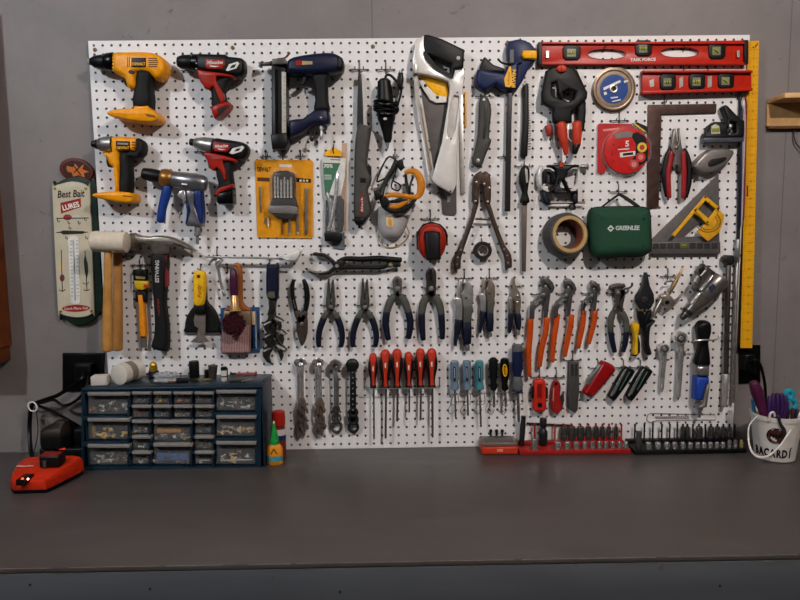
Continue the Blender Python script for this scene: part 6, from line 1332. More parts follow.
stack(230, 4, 'chrome combination wrench, %s of the bunch beside the ratcheting wrenches', 3)
for i in range(3):
    d = .25+i*.38; t = T('ratcheting_wrench', 'grey ratcheting wrench, %s of the three on one hook' % ('deepest', 'middle', 'front')[i], 'wrench', K.p(338, 490-i*55), 'grey ratcheting wrenches')
    m = MB(M('7f7c7a', .3, .92, .1)); y = 460-i*52; r = 6.6-i*1.3
    m.tube(K((332, 100, d+.1), (338, 200, d+.1), (338, y-20, d+.1)), [2.6, 2.6, 2.4], flat=.5, n=8); t.add('shank', m)
    m = MB(M('8a8785', .3, .92, .1)); m.ring(*K.p(332, 90), d-.05, d+.3, 6.2, 2.6); m.use(DST).ring(*K.p(332, 94), d+.28, d+.33, 3, 1.8); t.add('ring_head', m)
    m = MB(M('55504d', .35, .9)); m.ring(*K.p(338, y), d-.05, d+.28, r, r*.62); t.add('ring_jaw', m)
for i in range(3):
    d = .25+i*.42; t = T('ratcheting_wrench', 'black ratcheting wrench, %s of the three on one hook' % ('deepest', 'middle', 'front')[i], 'wrench', K.p(440, 490-i*55), 'black ratcheting wrenches')
    m = MB(M('141415', .4, .3)); y = 462-i*44
    m.tube(K((436, 100, d+.1), (438, 200, d+.1), (438, y-20, d+.1)), [2.8, 3.2, 3.2], flat=.5, n=8)
    if i == 2:
        m.use(M('8f8b88', .3, .8))
        for q in range(8): m.disc(*K.p(437, 135+q*32), d+.2, d+.32, .9, 8)
    for q in range(6): m.use(M('141415', .4, .3)).tube(K((424, 180+q*34+i*9, d+.1), (452, 180+q*34+i*9, d+.1)), .9, n=6)
    t.add('shank', m)
    m = MB(M('161617', .35, .3)); m.ball(K.p(434, 90, d+.2), 6.9, 1, .5, 1, n=18); t.add('head', m)
    m = MB(M('1a1a1b', .35, .3)); m.ring(*K.p(440, y), d-.05, d+.28, 6.2-i*.5, 3.6-i*.4); t.add('ring_jaw', m)
for x, n in ((122, 'wrench bunch nearest the glue bottle'), (230, 'wrench bunch beside the ratcheting wrenches'), (332, 'grey ratcheting wrenches'), (434, 'black ratcheting wrenches')): hook(*K.p(x, 84), 'wire peg hook holding the '+n, 0, 5, 1.6)
# ------------------------------------------------------------------ drawer cabinet
fb = BT(178, 469.0); FD = -fb.y
XL = W(85.5, 430, FD).x; XR = W(263.2, 430, FD).x; ZT = W(175, 387.0, FD).z; Z0 = BENCH_Z
def fx(px, py): p = W(px, py, FD); return p.x, p.z
cab = T('drawer_cabinet', 'dark blue small parts cabinet of clear drawers on the workbench', 'cabinet', V(((XL+XR)/2, fb.y/2, Z0)))
nb = M('1a3648', .38, var=.1)
DR = []
for i, (a, b) in enumerate(((392, 414), (417.8, 439), (444, 464.5))): DR.append((88, a, 131, b, ('top', 'middle', 'bottom')[i]+' large drawer in the left column', 'L'))
rows5 = ((391.5, 403.5), (405, 417.5), (420, 433.5), (435.5, 449), (451, 464))
W5 = ('top', 'second', 'third', 'fourth', 'bottom')
for i, (a, b) in enumerate(rows5): DR.append((132.3, a, 152, b, W5[i]+' small drawer of the column beside the left large drawers', 'S'))
for i in range(2):
    a, b = rows5[i]; DR.append((153.5, a, 172.3, b, W5[i]+' small drawer just left of the cabinet middle', 'S')); DR.append((173.7, a, 193.2, b, W5[i]+' small drawer just right of the cabinet middle', 'S'))
for i, (a, b) in enumerate(((420, 441), (443, 464))): DR.append((153.5, a, 193.2, b, ('upper', 'lower')[i]+' wide drawer in the middle of the cabinet', 'L'))
for i, (a, b) in enumerate(rows5): DR.append((194.8, a, 214.5, b, W5[i]+' small drawer of the column beside the right large drawers', 'S'))
for i, (a, b) in enumerate(((389.8, 410.5), (415, 436), (441, 464))): DR.append((216.2, a, 257, b, ('top', 'middle', 'bottom')[i]+' large drawer in the right column', 'L'))
m = MB(nb)
f0, f1 = FD-2.65, FD-.05
for x0, y0, x1, y1 in ((85.5, 387, 88, 467.6), (131, 389, 132.3, 466), (152, 389, 153.5, 466), (172.3, 389, 173.7, 419), (193.2, 389, 194.8, 466), (214.5, 389, 216.2, 466), (257, 387, 262.8, 466.8),
                       (87, 387, 258, 389.8), (87, 464, 258, 467.6), (87, 389, 131.5, 392), (87, 414, 131.5, 417.8), (87, 439, 131.5, 444), (215, 410.5, 258, 415), (215, 436, 258, 441),
                       (153, 417.5, 194, 420), (153, 441, 194, 443), (132, 403.5, 194, 405), (132, 417.5, 153, 420), (132, 433.5, 153, 435.5), (132, 449, 153, 451), (194, 403.5, 215, 405), (194, 417.5, 215, 420), (194, 433.5, 215, 435.5), (194, 449, 215, 451)):
    m.box(x0, y0, x1, y1, f0, f1, .5, bd=.06)
t1 = MB(nb)
m.wbox((XL, -FD+2.6, Z0+.02), (XR, -.15, ZT-.25), .1)
m.wbox((XL-.12, -FD-.12, ZT-.3), (XR+.12, -.12, ZT+.05), .14, 3)
m.use(M('3b4a55', .35)).wbox((XL+.2, -FD+.5, ZT+.04), (XR-.2, -.4, ZT+.1), .02)
cab.add('case', m)
m = MB(nb); m.wbox((XL-.02, -FD+.1, Z0+.02), (XL+.1, -.3, ZT-.3), .03); cab.add('side_panel', m); m = MB(nb); m.wbox((XR-.1, -FD+.1, Z0+.02), (XR+.05, -.3, ZT-.3), .03); cab.add('side_panel', m)
CLR = M('b8b8b6', .1, alpha=.12, var=.02); LIP = M('8f8b87', .35, var=.08)
cols = ['c8c8c6', 'd5b070', '95633a', 'c9c4b8', '5a5a5e', '6d4a3e', '4a4a4c', '8f8c88']
special = {8: 'e8cc2a', 9: 'e0602a', 4: 'c23034', 3: '3a64a8', 10: '4a70a8', 11: 'c9b896', 20: 'd8b48a', 7: 'e0d8c8'}
for i, (x0, y0, x1, y1, lab, kind) in enumerate(DR):
    m = MB(CLR); lh = 3.4 if kind == 'L' else 2.8
    m.box(x0+.6, y0+lh, x1-.6, y1-.5, FD-.5, FD-.3, .3)
    d = cab.add('drawer', m)
    m = MB(LIP); m.ext([(x0+.2, y0), (x1-.2, y0), (x1-.6, y0+lh), (x0+.6, y0+lh)], FD-.4, FD+.28, .6, bd=.15); cab.add('pull_lip', m, parent=d)
    # what lies inside
    rnd = random.Random(i*7+3); A = W(x0+1, y1-1, FD-1); B = W(x1-1, y0+lh, FD-1); zf = A.z+.12
    bm_pal = [special[i]]*22+cols if i in special else (['e0b45a', 'd5b070']*6+cols if i == 1 else cols)
    m = MB(M(bm_pal[0] or '8a8a88', .45))
    n = 20 if kind == 'L' else 10; hh = (B.z-A.z)*.62
    for q in range(n):
        c = rnd.choice(bm_pal); metal = .6 if c in ('c8c8c6', 'd5b070') else 0
        m.use(M(c, .4, metal)); x = rnd.uniform(A.x+.25, B.x-.25); z = zf+.08+hh*rnd.random()**1.7*(1-abs((x-(A.x+B.x)/2)/(B.x-A.x))*.9); y = -FD+.68+rnd.random()*.9
        a = rnd.uniform(0, PI); L = rnd.uniform(.2, .6 if kind == 'L' else .36); r = rnd.uniform(.08, .2 if kind == 'L' else .15)
        dv = V((math.cos(a)*L, rnd.uniform(-.1, .1), math.sin(a)*L*.4)); p = V((min(max(x, A.x+.4), B.x-.4), y, max(z, zf+.12)))
        m.lathe(p-dv, p+dv, [(0, r*1.7), (.15, r*1.7), (.18, r), (1, r*.7)], 6, inch=True)
    if i == 1: m.use(M('b5812a', .3, .8)).lathe(V((A.x+.75, -FD+.7, zf+.1)), V((A.x+.75, -FD+.7, zf+1.4)), [(0, .16), (.8, .16), (1, .1)], 8, inch=True)
    if i == 13: m.use(M('3a5f9a', .4)).wbox((A.x+.3, -FD+.6, zf+.2), (B.x-.3, -FD+1.2, zf+1.1), .15)
    if i == 12: m.use(M('c98a2a', .4)).wbox((A.x+.4, -FD+.6, zf+.8), (B.x-1.2, -FD+1.2, zf+1.35), .12)
    if i in (18, 21): m.use(M('d8cfc0', .5)).lathe(V((A.x+.5, -FD+.6, zf+.35)), V((B.x-.4, -FD+.7, zf+.3)), [(0, .05), (1, .05)], 6, inch=True)
    tag(m.build('hardware', V(((A.x+B.x)/2, -FD+1, zf))), 'loose screws and small parts inside the '+lab, 'hardware', 'loose parts inside the clear drawers', 'stuff')

# things on top of the cabinet
ZC = ZT+.11
def top(px, py): return BT(px, py, ZC)
def inpx(p): return (p-CAM).dot(CF)/F                 # inches per pixel at a point
p = top(119, 385); k = inpx(p)
m = MB(M('cfc7bc', .6, var=.05)); r = 10.5*k; ax = V((.4, 1.0, 0)).normalized()
c = p+V((0, 0, r)); m.lathe(c, c+ax*3.1, [(0, r*.9), (.02, r), (.97, r), (1, r*.9)], 28, inch=True)
m.use(M('8f867c', .6)).lathe(c+ax*1.0, c+ax*1.9, [(0, r*1.004), (1, r*1.004)], 28, inch=True)
one('white_roll', 'white cylindrical container lying on top of the drawer cabinet', 'container', m, p)
p = top(100, 385.5); q = top(91, 385.5); m = MB(M('c9c2b8', .6, var=.04)); m.wbox((q.x, p.y-.1, ZC), (q.x+1.75, p.y+1.3, ZC+1.05), .1, rot=.12)
one('white_box', 'small white box on the left end of the drawer cabinet', 'box', m, p)
p = top(154, 378.5); k = inpx(p); m = MB(M('1b1a18', .45)); m.lathe(p, p+V((0, 0, .95)), [(0, .58), (.9, .58), (1, .52)], 18, inch=True)
t = T('brass_fitting', 'gold domed fitting on a black base, on top of the drawer cabinet', 'fitting', p); t.add('base', m)
m = MB(M('b8912e', .28, .95)); m.lathe(p+V((0, 0, .95)), p+V((0, 0, 2.1)), [(0, .5), (.3, .5), (.34, .42), (.5, .46), (.75, .34), (.9, .16), (1, .1)], 18, inch=True); t.add('dome', m)
p = top(161, 384); m = MB(M('b9bcc0', .2, alpha=.5, var=.2))
def lump(m, c, rx, ry, rz, seed, n=22, rows=11, amp=.2, zmin=None):
    rg = random.Random(seed); R = []
    for i in range(1, rows):
        a = PI*i/rows; ring = []
        for j in range(n):
            b = 2*PI*j/n; f = 1+rg.uniform(-amp, amp); v = c+V((rx*math.sin(a)*math.cos(b)*f, ry*math.sin(a)*math.sin(b)*f, rz*math.cos(a)*f))
            if zmin is not None: v.z = max(v.z, zmin)
            ring.append(v)
        R.append(ring)
    m.grid(R)
lump(m, p+V((.5, .6, .6)), 1.5, 1.0, .62, 4, zmin=ZC+.02); m.use(M('d8d8d8', .15, .8)); lump(m, p+V((-.3, -.1, .4)), .5, .3, .22, 5, zmin=ZC+.02)
one('plastic_bag', 'crumpled clear plastic bag of small parts on the drawer cabinet', 'bag', m, p)
p = top(172, 383.5); m = MB(M('9a5a50', .5)); lump(m, p+V((0, .1, .3)), .4, .35, .3, 6, zmin=ZC+.02); one('red_scrap', 'small dull red lump beside the clear plastic bag on the cabinet', 'scrap', m, p)
p = top(192.5, 379); m = MB(M('151516', .5)); m.lathe(p+V((0, .8, 0)), p+V((0, .8, 1.95)), [(0, .55), (.03, .58), (.9, .58), (1, .52)], 20, inch=True); one('black_canister', 'upright black cylinder on the drawer cabinet, below the scraper', 'canister', m, p)
p = top(181, 383.5); m = MB(M('1d1b1a', .5)); m.wbox((p.x-.6, p.y, ZC), (p.x+.75, p.y+.6, ZC+.55), .15, rot=.2); m.wbox((p.x+.2, p.y+.1, ZC+.2), (p.x+2.0, p.y+.4, ZC+.45), .1, rot=-.35); one('black_tool', 'low black plastic tool on the drawer cabinet in front of the black cylinder', 'tool', m, p)
p = top(203, 382); m = MB(M('b09238', .35, .8)); rg = random.Random(2)
for q in range(16):
    c = p+V((rg.uniform(-.8, .5), rg.uniform(0, .6), .1+rg.uniform(0, .15))); a = rg.uniform(0, PI); m.lathe(c, c+V((math.cos(a)*.4, math.sin(a)*.2, rg.uniform(0, .12))), [(0, .09), (.2, .09), (.22, .05), (1, .03)], 6, inch=True)
tag(one('brass_screws', 'little heap of brass screws on the drawer cabinet', 'screws', m, p), kind='stuff')
p = top(211, 380); m = MB(M('4d443e', .55)); m.lathe(p+V((0, .7, 0)), p+V((.1, .7, 1.55)), [(0, .42), (.9, .52), (.92, .56), (1, .54)], 20, inch=True); one('grey_cup', 'brown grey tapered cap on the drawer cabinet beside the little white bottle', 'cap', m, p)
p = top(204.5, 379.5); m = MB(M('1a1a1b', .5)); m.wbox((p.x-.25, p.y+.7, ZC), (p.x+.35, p.y+1.2, ZC+.95), .1, rot=.3); one('black_block', 'small black block between the black cylinder and the grey cap', 'block', m, p)
p = top(223.5, 382); t = T('small_bottle', 'little white bottle with a black cap on the drawer cabinet', 'bottle', p)
m = MB(M('cdc9c2', .4)); m.lathe(p+V((0, .4, 0)), p+V((0, .4, 1.35)), [(0, .3), (.05, .34), (.9, .34), (1, .25)], 16, inch=True); m.use(M('3a3838', .5)).lathe(p+V((0, .4, .5)), p+V((0, .4, .65)), [(0, .345), (1, .345)], 16, inch=True); t.add('body', m)
m = MB(BLK); m.lathe(p+V((0, .4, 1.3)), p+V((0, .4, 1.65)), [(0, .36), (.8, .36), (1, .3)], 16, inch=True); m.lathe(p+V((.3, .5, .0)), p+V((.3, .5, 1.5)), [(0, .12), (1, .12)], 8, inch=True); t.add('cap', m)
p = top(243, 378); m = MB(M('b8382c', .4)); y = -.9; a, b = top(230, 375), top(257, 374.5)
m.lathe(V((a.x, a.y, ZC+.14)), V((b.x, b.y, ZC+.14)), [(0, .04), (.06, .12), (.9, .12), (1, .1)], 8, inch=True); m.use(GRN).lathe(V((a.x, a.y, ZC+.14)), V((a.x+.7, a.y, ZC+.14)), [(0, .05), (.2, .14), (1, .14)], 8, inch=True)
one('red_pencil', 'red pencil lying at the back of the drawer cabinet top', 'pencil', m, p)
p = top(240, 383); m = MB(M('2a3a34', .5)); m.wbox((p.x-1.2, p.y, ZC), (p.x+.6, p.y+.5, ZC+.3), .08, rot=.1); m.use(M('8a7a5a', .4, .5)).lathe(V((p.x+.2, p.y-.1, ZC+.2)), V((p.x+1.3, p.y+.3, ZC+.35)), [(0, .07), (1, .05)], 6, inch=True); one('small_tool', 'small dark green tool lying on the right of the cabinet top', 'tool', m, p)

# ------------------------------------------------------------------ glue bottles
p = BT(274.5, 465.2); k = inpx(p); t = T('glue_bottle', 'small orange glue bottle with a tall green cap beside the drawer cabinet', 'glue bottle', p)
c = p+V((0, .45, 0)); m = MB(M('d88a1e', .4)); m.lathe(c, c+V((0, 0, 21*k)), [(0, 7*k), (.04, 8*k), (.75, 8*k), (.92, 6.5*k), (1, 4.6*k)], 24, inch=True, flat=.62)
m.use(M('3f9aa8', .4)).lathe(c+V((0, 0, 4*k)), c+V((0, 0, 9*k)), [(0, 8.08*k), (1, 8.08*k)], 24, inch=True, flat=.63)
q = c+V((0, -5.05*k, 0)); m.use(BLK)
for x0, z0, x1, z1 in ((-3, 12, 0, 17), (0, 17, 3, 12)): m.lathe(q+V((x0*k, 0, z0*k)), q+V((x1*k, 0, z1*k)), [(0, .05), (1, .05)], 6, inch=True)
t.add('bottle', m)
m = MB(M('1d9a3e', .4)); m.lathe(c+V((0, 0, 21*k)), c+V((0, 0, 43*k)), [(0, 4.6*k), (.22, 4.6*k), (.24, 4*k), (.6, 2.6*k), (.95, 1.2*k), (1, .8*k)], 18, inch=True); m.use(M('d8d4c4', .5)).lathe(c+V((0, 0, 42*k)), c+V((0, 0, 44*k)), [(0, 1.2*k), (1, .8*k)], 10, inch=True); t.add('cap', m)
p = BT(279, 459); k = inpx(p); c = p+V((0, .5, 0)); t = T('red_cap_bottle', 'bottle with a red cap behind the orange glue bottle', 'bottle', p)
m = MB(M('8a3a24', .4)); m.lathe(c, c+V((0, 0, 34*k)), [(0, 6*k), (.03, 6.8*k), (.7, 6.8*k), (.95, 6*k), (1, 5*k)], 20, inch=True, flat=.8); m.use(M('d8d4d0', .4)).lathe(c+V((0, 0, 24*k)), c+V((0, 0, 30*k)), [(0, 6.95*k), (1, 6.7*k)], 20, inch=True, flat=.82); m.use(M('23307a', .4)).lathe(c+V((0, 0, 19*k)), c+V((0, 0, 24*k)), [(0, 6.95*k), (1, 6.95*k)], 20, inch=True, flat=.82); t.add('bottle', m)
m = MB(M('b8281c', .4)); m.lathe(c+V((0, 0, 34*k)), c+V((0, 0, 48*k)), [(0, 6.6*k), (.3, 6.6*k), (.5, 6.9*k), (.95, 6.3*k), (1, 5*k)], 20, inch=True); t.add('cap', m)

# ------------------------------------------------------------------ charger and batteries at the left
def foot(pts, z=0.0): return [BT(x, y, BENCH_Z)+V((0, 0, z)) for x, y in pts]
def ringz(P, z, s=1.0, dz=0.0):
    c = sum(P, V((0, 0, 0)))/len(P); ys = [q.y for q in P]; y0, y1 = min(ys), max(ys)
    return [V((c.x+(q.x-c.x)*s, c.y+(q.y-c.y)*s, BENCH_Z+z+dz*(q.y-y0)/(y1-y0))) for q in P]
P = foot([(11, 492), (14, 494.5), (46, 493.5), (52, 491)])+[BT(x, y, BENCH_Z+h)-V((0, 0, h)) for x, y, h in ((80, 472, .5), (83.5, 467, .8), (82.5, 459, 1.7), (76, 456.5, 1.9), (26, 458, 1.9), (17, 464, 1.7), (11, 478, 1.1))]
t = T('battery_charger', 'red battery charger with two indicator lights on the left end of the bench', 'charger', sum(P, V((0, 0, 0)))/len(P))
m = MB(M('0f0f10', .5)); m.grid([ringz(P, .02, .97), ringz(P, .1, .99), ringz(P, .42, 1.0)]); t.add('base', m)
m = MB(M('c22c10', .33)); m.grid([ringz(P, .42, 1.0), ringz(P, .5, 1.01), ringz(P, 1.05, 1.0, .3), ringz(P, 1.35, .96, .55), ringz(P, 1.45, .9, .65)]); t.add('shell', m)
m = MB(BLK); a = BT(20.5, 476.5, BENCH_Z+1.42)
bx = lambda x0, y0, x1, y1, z0, z1, mat: (lambda A, B: m.use(mat).wbox((A.x, min(A.y, B.y), BENCH_Z+z0), (B.x, max(A.y, B.y), BENCH_Z+z1), .03))(BT(x0, y1, BENCH_Z+z1), BT(x1, y0, BENCH_Z+z1))
bx(15.5, 473.5, 34, 480, 1.2, 1.78, M('241210', .4)); t.add('indicator_panel', m)
m = MB(M('ff2a14', .3, emit=6)); a = BT(22.5, 479, BENCH_Z+1.78); m.ball(a, .12, inch=True, n=8); t.add('red_light', m, 'lit red indicator')
m = MB(M('ffb0a0', .3, emit=4)); a = BT(28, 479, BENCH_Z+1.78); m.ball(a, .11, inch=True, n=8); t.add('pale_light', m, 'lit pale indicator')
a = BT(26, 466.5, BENCH_Z+1.95); m = MB(M('d8c8c0', .5)); m.text('Milwaukee', 0, 0, 0, 3.2, 0, sx=1.0, shear=.2, frame=(V((1, .06, .0)), V((0, .93, .36)), V((0, -.36, .93)))) if False else None
m = MB(M('d8b0a8', .5)); m.text('Milwaukee', a, 0, 0, .0001) if False else None
m.bm.free()
def put_text(m, txt, P0, ex, ey, h, mat):
    cu = bpy.data.curves.new('t', 'FONT'); cu.body = txt; cu.align_x = 'CENTER'; cu.align_y = 'CENTER'; cu.size = 1; cu.extrude = .01; cu.offset = .045; cu.resolution_u = 2
    ob = bpy.data.objects.new('t', cu); me = ob.to_mesh(); m.use(mat); en = ex.cross(ey)
    vs = [m.bm.verts.new(P0+ex*(v.co.x*h)+ey*(v.co.y*h)+en*(v.co.z*h)) for v in me.vertices]
    for q in me.polygons:
        f = m.face([vs[i] for i in q.vertices])
        if f: f.smooth = False
    ob.to_mesh_clear(); bpy.data.objects.remove(ob); bpy.data.curves.remove(cu)
m = MB(M('d8b0a8', .5)); put_text(m, 'Milwaukee', BT(25, 466, BENCH_Z+1.93), V((1, .05, 0)), V((-.05, .985, .15)), .42, M('d8b0a8', .5)); t.add('lettering', m)
A = BT(39, 470, BENCH_Z+1.6); B = BT(59, 470, BENCH_Z+1.6)
t = T('battery', 'black battery standing in the red charger', 'battery', V(((A.x+B.x)/2, A.y+.7, BENCH_Z+1.6)))
m = MB(M('141415', .45)); m.wbox((A.x, A.y, BENCH_Z+1.75), (B.x, A.y+1.6, BENCH_Z+3.1), .25, 3); m.use(M('3a2a26', .5)).wbox((A.x+.4, A.y-.08, BENCH_Z+1.8), (A.x+.9, A.y, BENCH_Z+2.7), .04); m.use(M('5a5654', .4)).wbox((A.x+.5, A.y-.1, BENCH_Z+1.9), (A.x+.8, A.y-.05, BENCH_Z+2.6), .02); t.add('body', m)
m = MB(M('8a1f18', .4)); m.wbox((A.x+.1, A.y+.1, BENCH_Z+2.95), (B.x-.1, A.y+1.3, BENCH_Z+3.2), .1); t.add('red_band', m, 'red top band')
A = BT(63, 470, BENCH_Z+.5); Y1 = -1.0
t = T('black_charger', 'black battery charger between the red charger and the drawer cabinet', 'charger', V((A.x+.9, -2.4, BENCH_Z)))
xr = XL-.35
zb0 = W(56, 446, 3).z-.05
x0c = W(60, 455, 3).x
m = MB(M('0d0d0f', .5)); x1c = W(74, 440, 3).x; m.wbox((x0c, -3.9, BENCH_Z+.02), (xr, -1.3, zb0), .2, 3); m.wbox((x1c, -3.2, zb0-.2), (xr-.05, -1.5, BENCH_Z+3.9), .25, 3); t.add('body', m)
m = MB(M('b8241a', .4, emit=.6)); a = W(62, 449, 4.0); m.wbox((a.x-.35, -4.0, a.z-.09), (a.x+.35, -3.88, a.z+.09), .03); t.add('red_light', m)
P2 = [V((W(x, 440, 3).x, y, 0)) for x, y in ((41, -3.2), (47, -4.3), (66, -4.2), (72, -3.2), (72, -1.6), (62, -1.2), (45, -1.3))]
zb = W(56, 446, 3).z; h = W(56, 421, 3).z-zb
def lz(s, z, dx=0.0):
    c = sum(P2, V((0, 0, 0)))/len(P2); return [V((c.x+(q.x-c.x)*s+dx, c.y+(q.y-c.y)*s, zb+z)) for q in P2]
t = T('large_battery', 'large black battery pack with a tan top, stacked behind the red charger', 'battery', V((P2[0].x+1, -2.6, zb)))
m = MB(M('141414', .45)); m.grid([lz(.9, 0), lz(1, .15), lz(1.0, h*.42), lz(.96, h*.5)]); t.add('case', m)
m = MB(M('33261a', .5)); m.grid([lz(.97, h*.5), lz(.95, h*.62), lz(.72, h*.8, .15), lz(.45, h*.92, .5), lz(.35, h, .6)]); t.add('top_shell', m)
t = T('battery', 'black battery with a red stripe under the tan topped battery pack', 'battery', V((P2[0].x+1, -2.6, BENCH_Z)))
m = MB(M('121213', .5)); xa, xb = W(43, 450, 3).x, x0c-.06; m.wbox((xa, -3.9, BENCH_Z+.02), (xb, -1.4, zb-.03), .2, 3); m.use(M('8a1f18', .4)).wbox((xa+.5, -3.95, zb-.55), (xb-.05, -3.85, zb-.3), .03); t.add('body', m)

# ------------------------------------------------------------------ red bit case
A = BT(480.5, 452); B = BT(516.5, 452); F0 = BT(498, 455).y
t = T('bit_case', 'small red bit case with a clear grey lid on the bench below the board', 'case', V(((A.x+B.x)/2, F0+.8, BENCH_Z)))
m = MB(M('c2371e', .35)); m.wbox((A.x-.02, F0, BENCH_Z+.01), (B.x+.02, -.35, BENCH_Z+.95), .2, 3); m.use(M('d8806a', .35)).wbox(((A.x+B.x)/2-.35, F0-.05, BENCH_Z+.35), ((A.x+B.x)/2+.35, F0+.05, BENCH_Z+.7), .05); t.add('tray', m)
m = MB(M('8a7a70', .2, alpha=.75, var=.05)); m.wbox((A.x, F0+.06, BENCH_Z+.96), (B.x, -.4, BENCH_Z+1.5), .2, 3); m.use(M('5f5550', .3)).wbox((A.x+.4, F0+.2, BENCH_Z+1.45), (B.x-.4, -.7, BENCH_Z+1.55), .05); t.add('lid', m)
for i, x in enumerate((491, 496.8, 502.5)):
    m = MB(M('161616', .4, .5)); q = W(x, 431, .35); m.lathe(V((q.x, -.2, BENCH_Z+.03)), V((q.x, -.2, q.z+.12)), [(0, .12), (.85, .12), (.86, .19), (1, .17)], 12, inch=True)
    one('hex_bit', '%s of three small black bits standing behind the red bit case' % ('leftmost', 'middle', 'rightmost')[i], 'bit', m, V((q.x, -.2, BENCH_Z)), 'black bits behind the red case')

# ------------------------------------------------------------------ socket trays
CHS = M('a9a6a4', .2, 1.0, .05); CHD = M('5b5856', .25, 1.0, .1)
def tray(name, label, xa, xb, fy, mat, posts_b, posts_f):
    A = BT(xa, fy); B = BT(xb, fy); yf = -(-A.y-B.y)/2
    t = T(name, label, 'socket tray', V(((A.x+B.x)/2, yf/2, BENCH_Z)))
    m = MB(mat); m.wbox((A.x, yf, BENCH_Z+.01), (B.x, -.25, BENCH_Z+.55), .1, 2)
    m.wbox((A.x+.05, -1.1, BENCH_Z+.5), (B.x-.05, -.3, BENCH_Z+.85), .08, 2); t.add('rail', m)
    for i, (x, top_) in enumerate(posts_b):
        q = W(x, top_, .7); m = MB(mat); m.lathe(V((q.x, -.7, BENCH_Z+.8)), V((q.x, -.7, q.z)), [(0, .11), (.9, .11), (.91, .15), (1, .1)], 8, inch=True); t.add('post', m)
    return t, yf
def socket(x, y0, y1, r, d, lab, group, mat, zb, gold=False):
    q = W(x, y0, d); k = inpx(q); zt = q.z; b = V((q.x, -d, BENCH_Z+zb)); e = V((q.x, -d, zt))
    m = MB(mat); R = r*k; m.lathe(b, e, [(0, R*.92), (.02, R), (.45, R), (.5, R*.94), (.94, R*.9), (1, R*.8), (1, R*.55), (.8, R*.5)], 14, inch=True, cap1=True)
    one('socket', lab, 'socket', m, b, group)
O = ('first', 'second', 'third', 'fourth', 'fifth', 'sixth', 'seventh', 'eighth', 'ninth', 'tenth', 'eleventh', 'twelfth', 'thirteenth', 'fourteenth', 'fifteenth', 'sixteenth')
xs_ = [564, 572, 580.5, 588.5, 596, 602.5, 609, 616]; rs_ = [3.7, 3.9, 3.8, 3.2, 2.8, 2.4, 2.2, 2.0]
t, yf = tray('socket_tray', 'red tray of chrome sockets on the bench under the pocket knives', 519.5, 632, 454.8, M('a3201c', .35), [(534.5, 424), (555, 424)]+[(x, 423.6) for x in xs_]+[(621.5, 424)], [])
for i, (x, r) in enumerate(zip(xs_, rs_)): socket(x, 426.5, 441, r, .7, 'deep chrome socket, %s from the left in the back row of the red tray' % O[i], 'deep sockets in the red tray', CHD, .86)
FR = -yf-.5
fxs = [557.7, 567.5, 576.3, 584.8, 592.6, 599.7, 606.2, 612.6, 619.5, 626]
for i, x in enumerate(fxs):
    q = W(x, 441.5, 1.6); socket(x, 441.5, 449, (3.3, 3, 2.8, 2.6, 2.4, 2.3, 2.2, 2.2, 2.2, 2.6)[i], FR, 'short chrome socket, %s from the left in the front row of the red tray' % O[i], 'short sockets in the red tray', CHS, .56)
    if 0 < i < 9:
        q = W(x, 436.8, FR-.45); m = MB(M('b3202a', .4)); m.lathe(V((q.x, -FR+.45, BENCH_Z+.5)), V((q.x, -FR+.45, q.z)), [(0, .1), (1, .1)], 8, inch=True); t.add('post', m)
socket(534.8, 438.5, 449, 3.6, FR, 'wide chrome socket beside the black universal joint', 'wide socket in the red tray', CHS, .56)
q0 = W(521.5, 447.5, 1.4); q1 = W(523.6, 416, 1.2); m = MB(M('131314', .4, .3)); m.lathe(V((q0.x, -1.4, BENCH_Z+.56)), q1, [(0, .33), (.7, .33), (.72, .3), (1, .28)], 14, inch=True); one('socket_extension', 'black socket extension standing at the left end of the red tray', 'socket extension', m, q0)
q0 = W(543, 448, 1.45); q1 = W(543.3, 418, 1.3); m = MB(M('151516', .4, .3)); m.lathe(V((q0.x, -1.45, BENCH_Z+.56)), V((q1.x, -1.3, q1.z)), [(0, .48), (.35, .54), (.5, .54), (.56, .4), (.62, .3), (.68, .42), (.75, .42), (.96, .44), (1, .36)], 16, inch=True); one('universal_joint', 'black universal joint standing in the red tray', 'universal joint', m, q0)
m = MB(M('151516', .4, .3)); m.tube([(527, 423.3, .18), (566, 425.4, .18)], 1.0, n=8); m.tube([(564, 425.3, .18), (569.5, 425.6, .18)], 1.3, n=8); one('drive_bar', 'thin black bar lying level behind the black universal joint', 'bar', m, (548, 424.5, .1))
bx_ = [(635, 424), (644.5, 424), (653, 424), (662, 424), (670, 424), (677.5, 424), (693, 424), (705.5, 424), (735, 424)]
bs = [(683, 2.4), (687.5, 2.2), (699, 3.4), (711, 2.8), (717.5, 2.5), (723.5, 2.3), (729.5, 2.2)]
t, yf = tray('socket_tray', 'black tray of chrome sockets on the bench left of the white bucket', 634, 748, 454.3, M('15161c', .4), bx_+[(x, 423.8) for x, r in bs], [])
for i, (x, r) in enumerate(bs): socket(x, 426.5, 441, r, .7, 'deep chrome socket, %s from the left in the back row of the black tray' % O[i], 'deep sockets in the black tray', CHD, .86)
FR = -yf-.5
socket(639, 431.5, 448, 3, FR, 'tall dark socket at the left end of the black tray', 'tall socket in the black tray', M('4a4a4a', .35, .8), .56)
for i, x in enumerate([648.5, 658, 667, 675, 683, 690.5, 697.8, 704.2, 710.5, 717, 723, 729.5, 735.5, 741.5]): socket(x, (442.3 if i < 11 else 440), 449, (3, 2.9, 2.7, 2.6, 2.5, 2.4, 2.4, 2.3, 2.3, 2.2, 2.2, 2.0, 1.9, 1.9)[i], FR, 'short chrome socket, %s from the left in the front row of the black tray' % O[i], 'short sockets in the black tray', M('b09a6a', .25, .9) if i == 13 else CHS, .56)
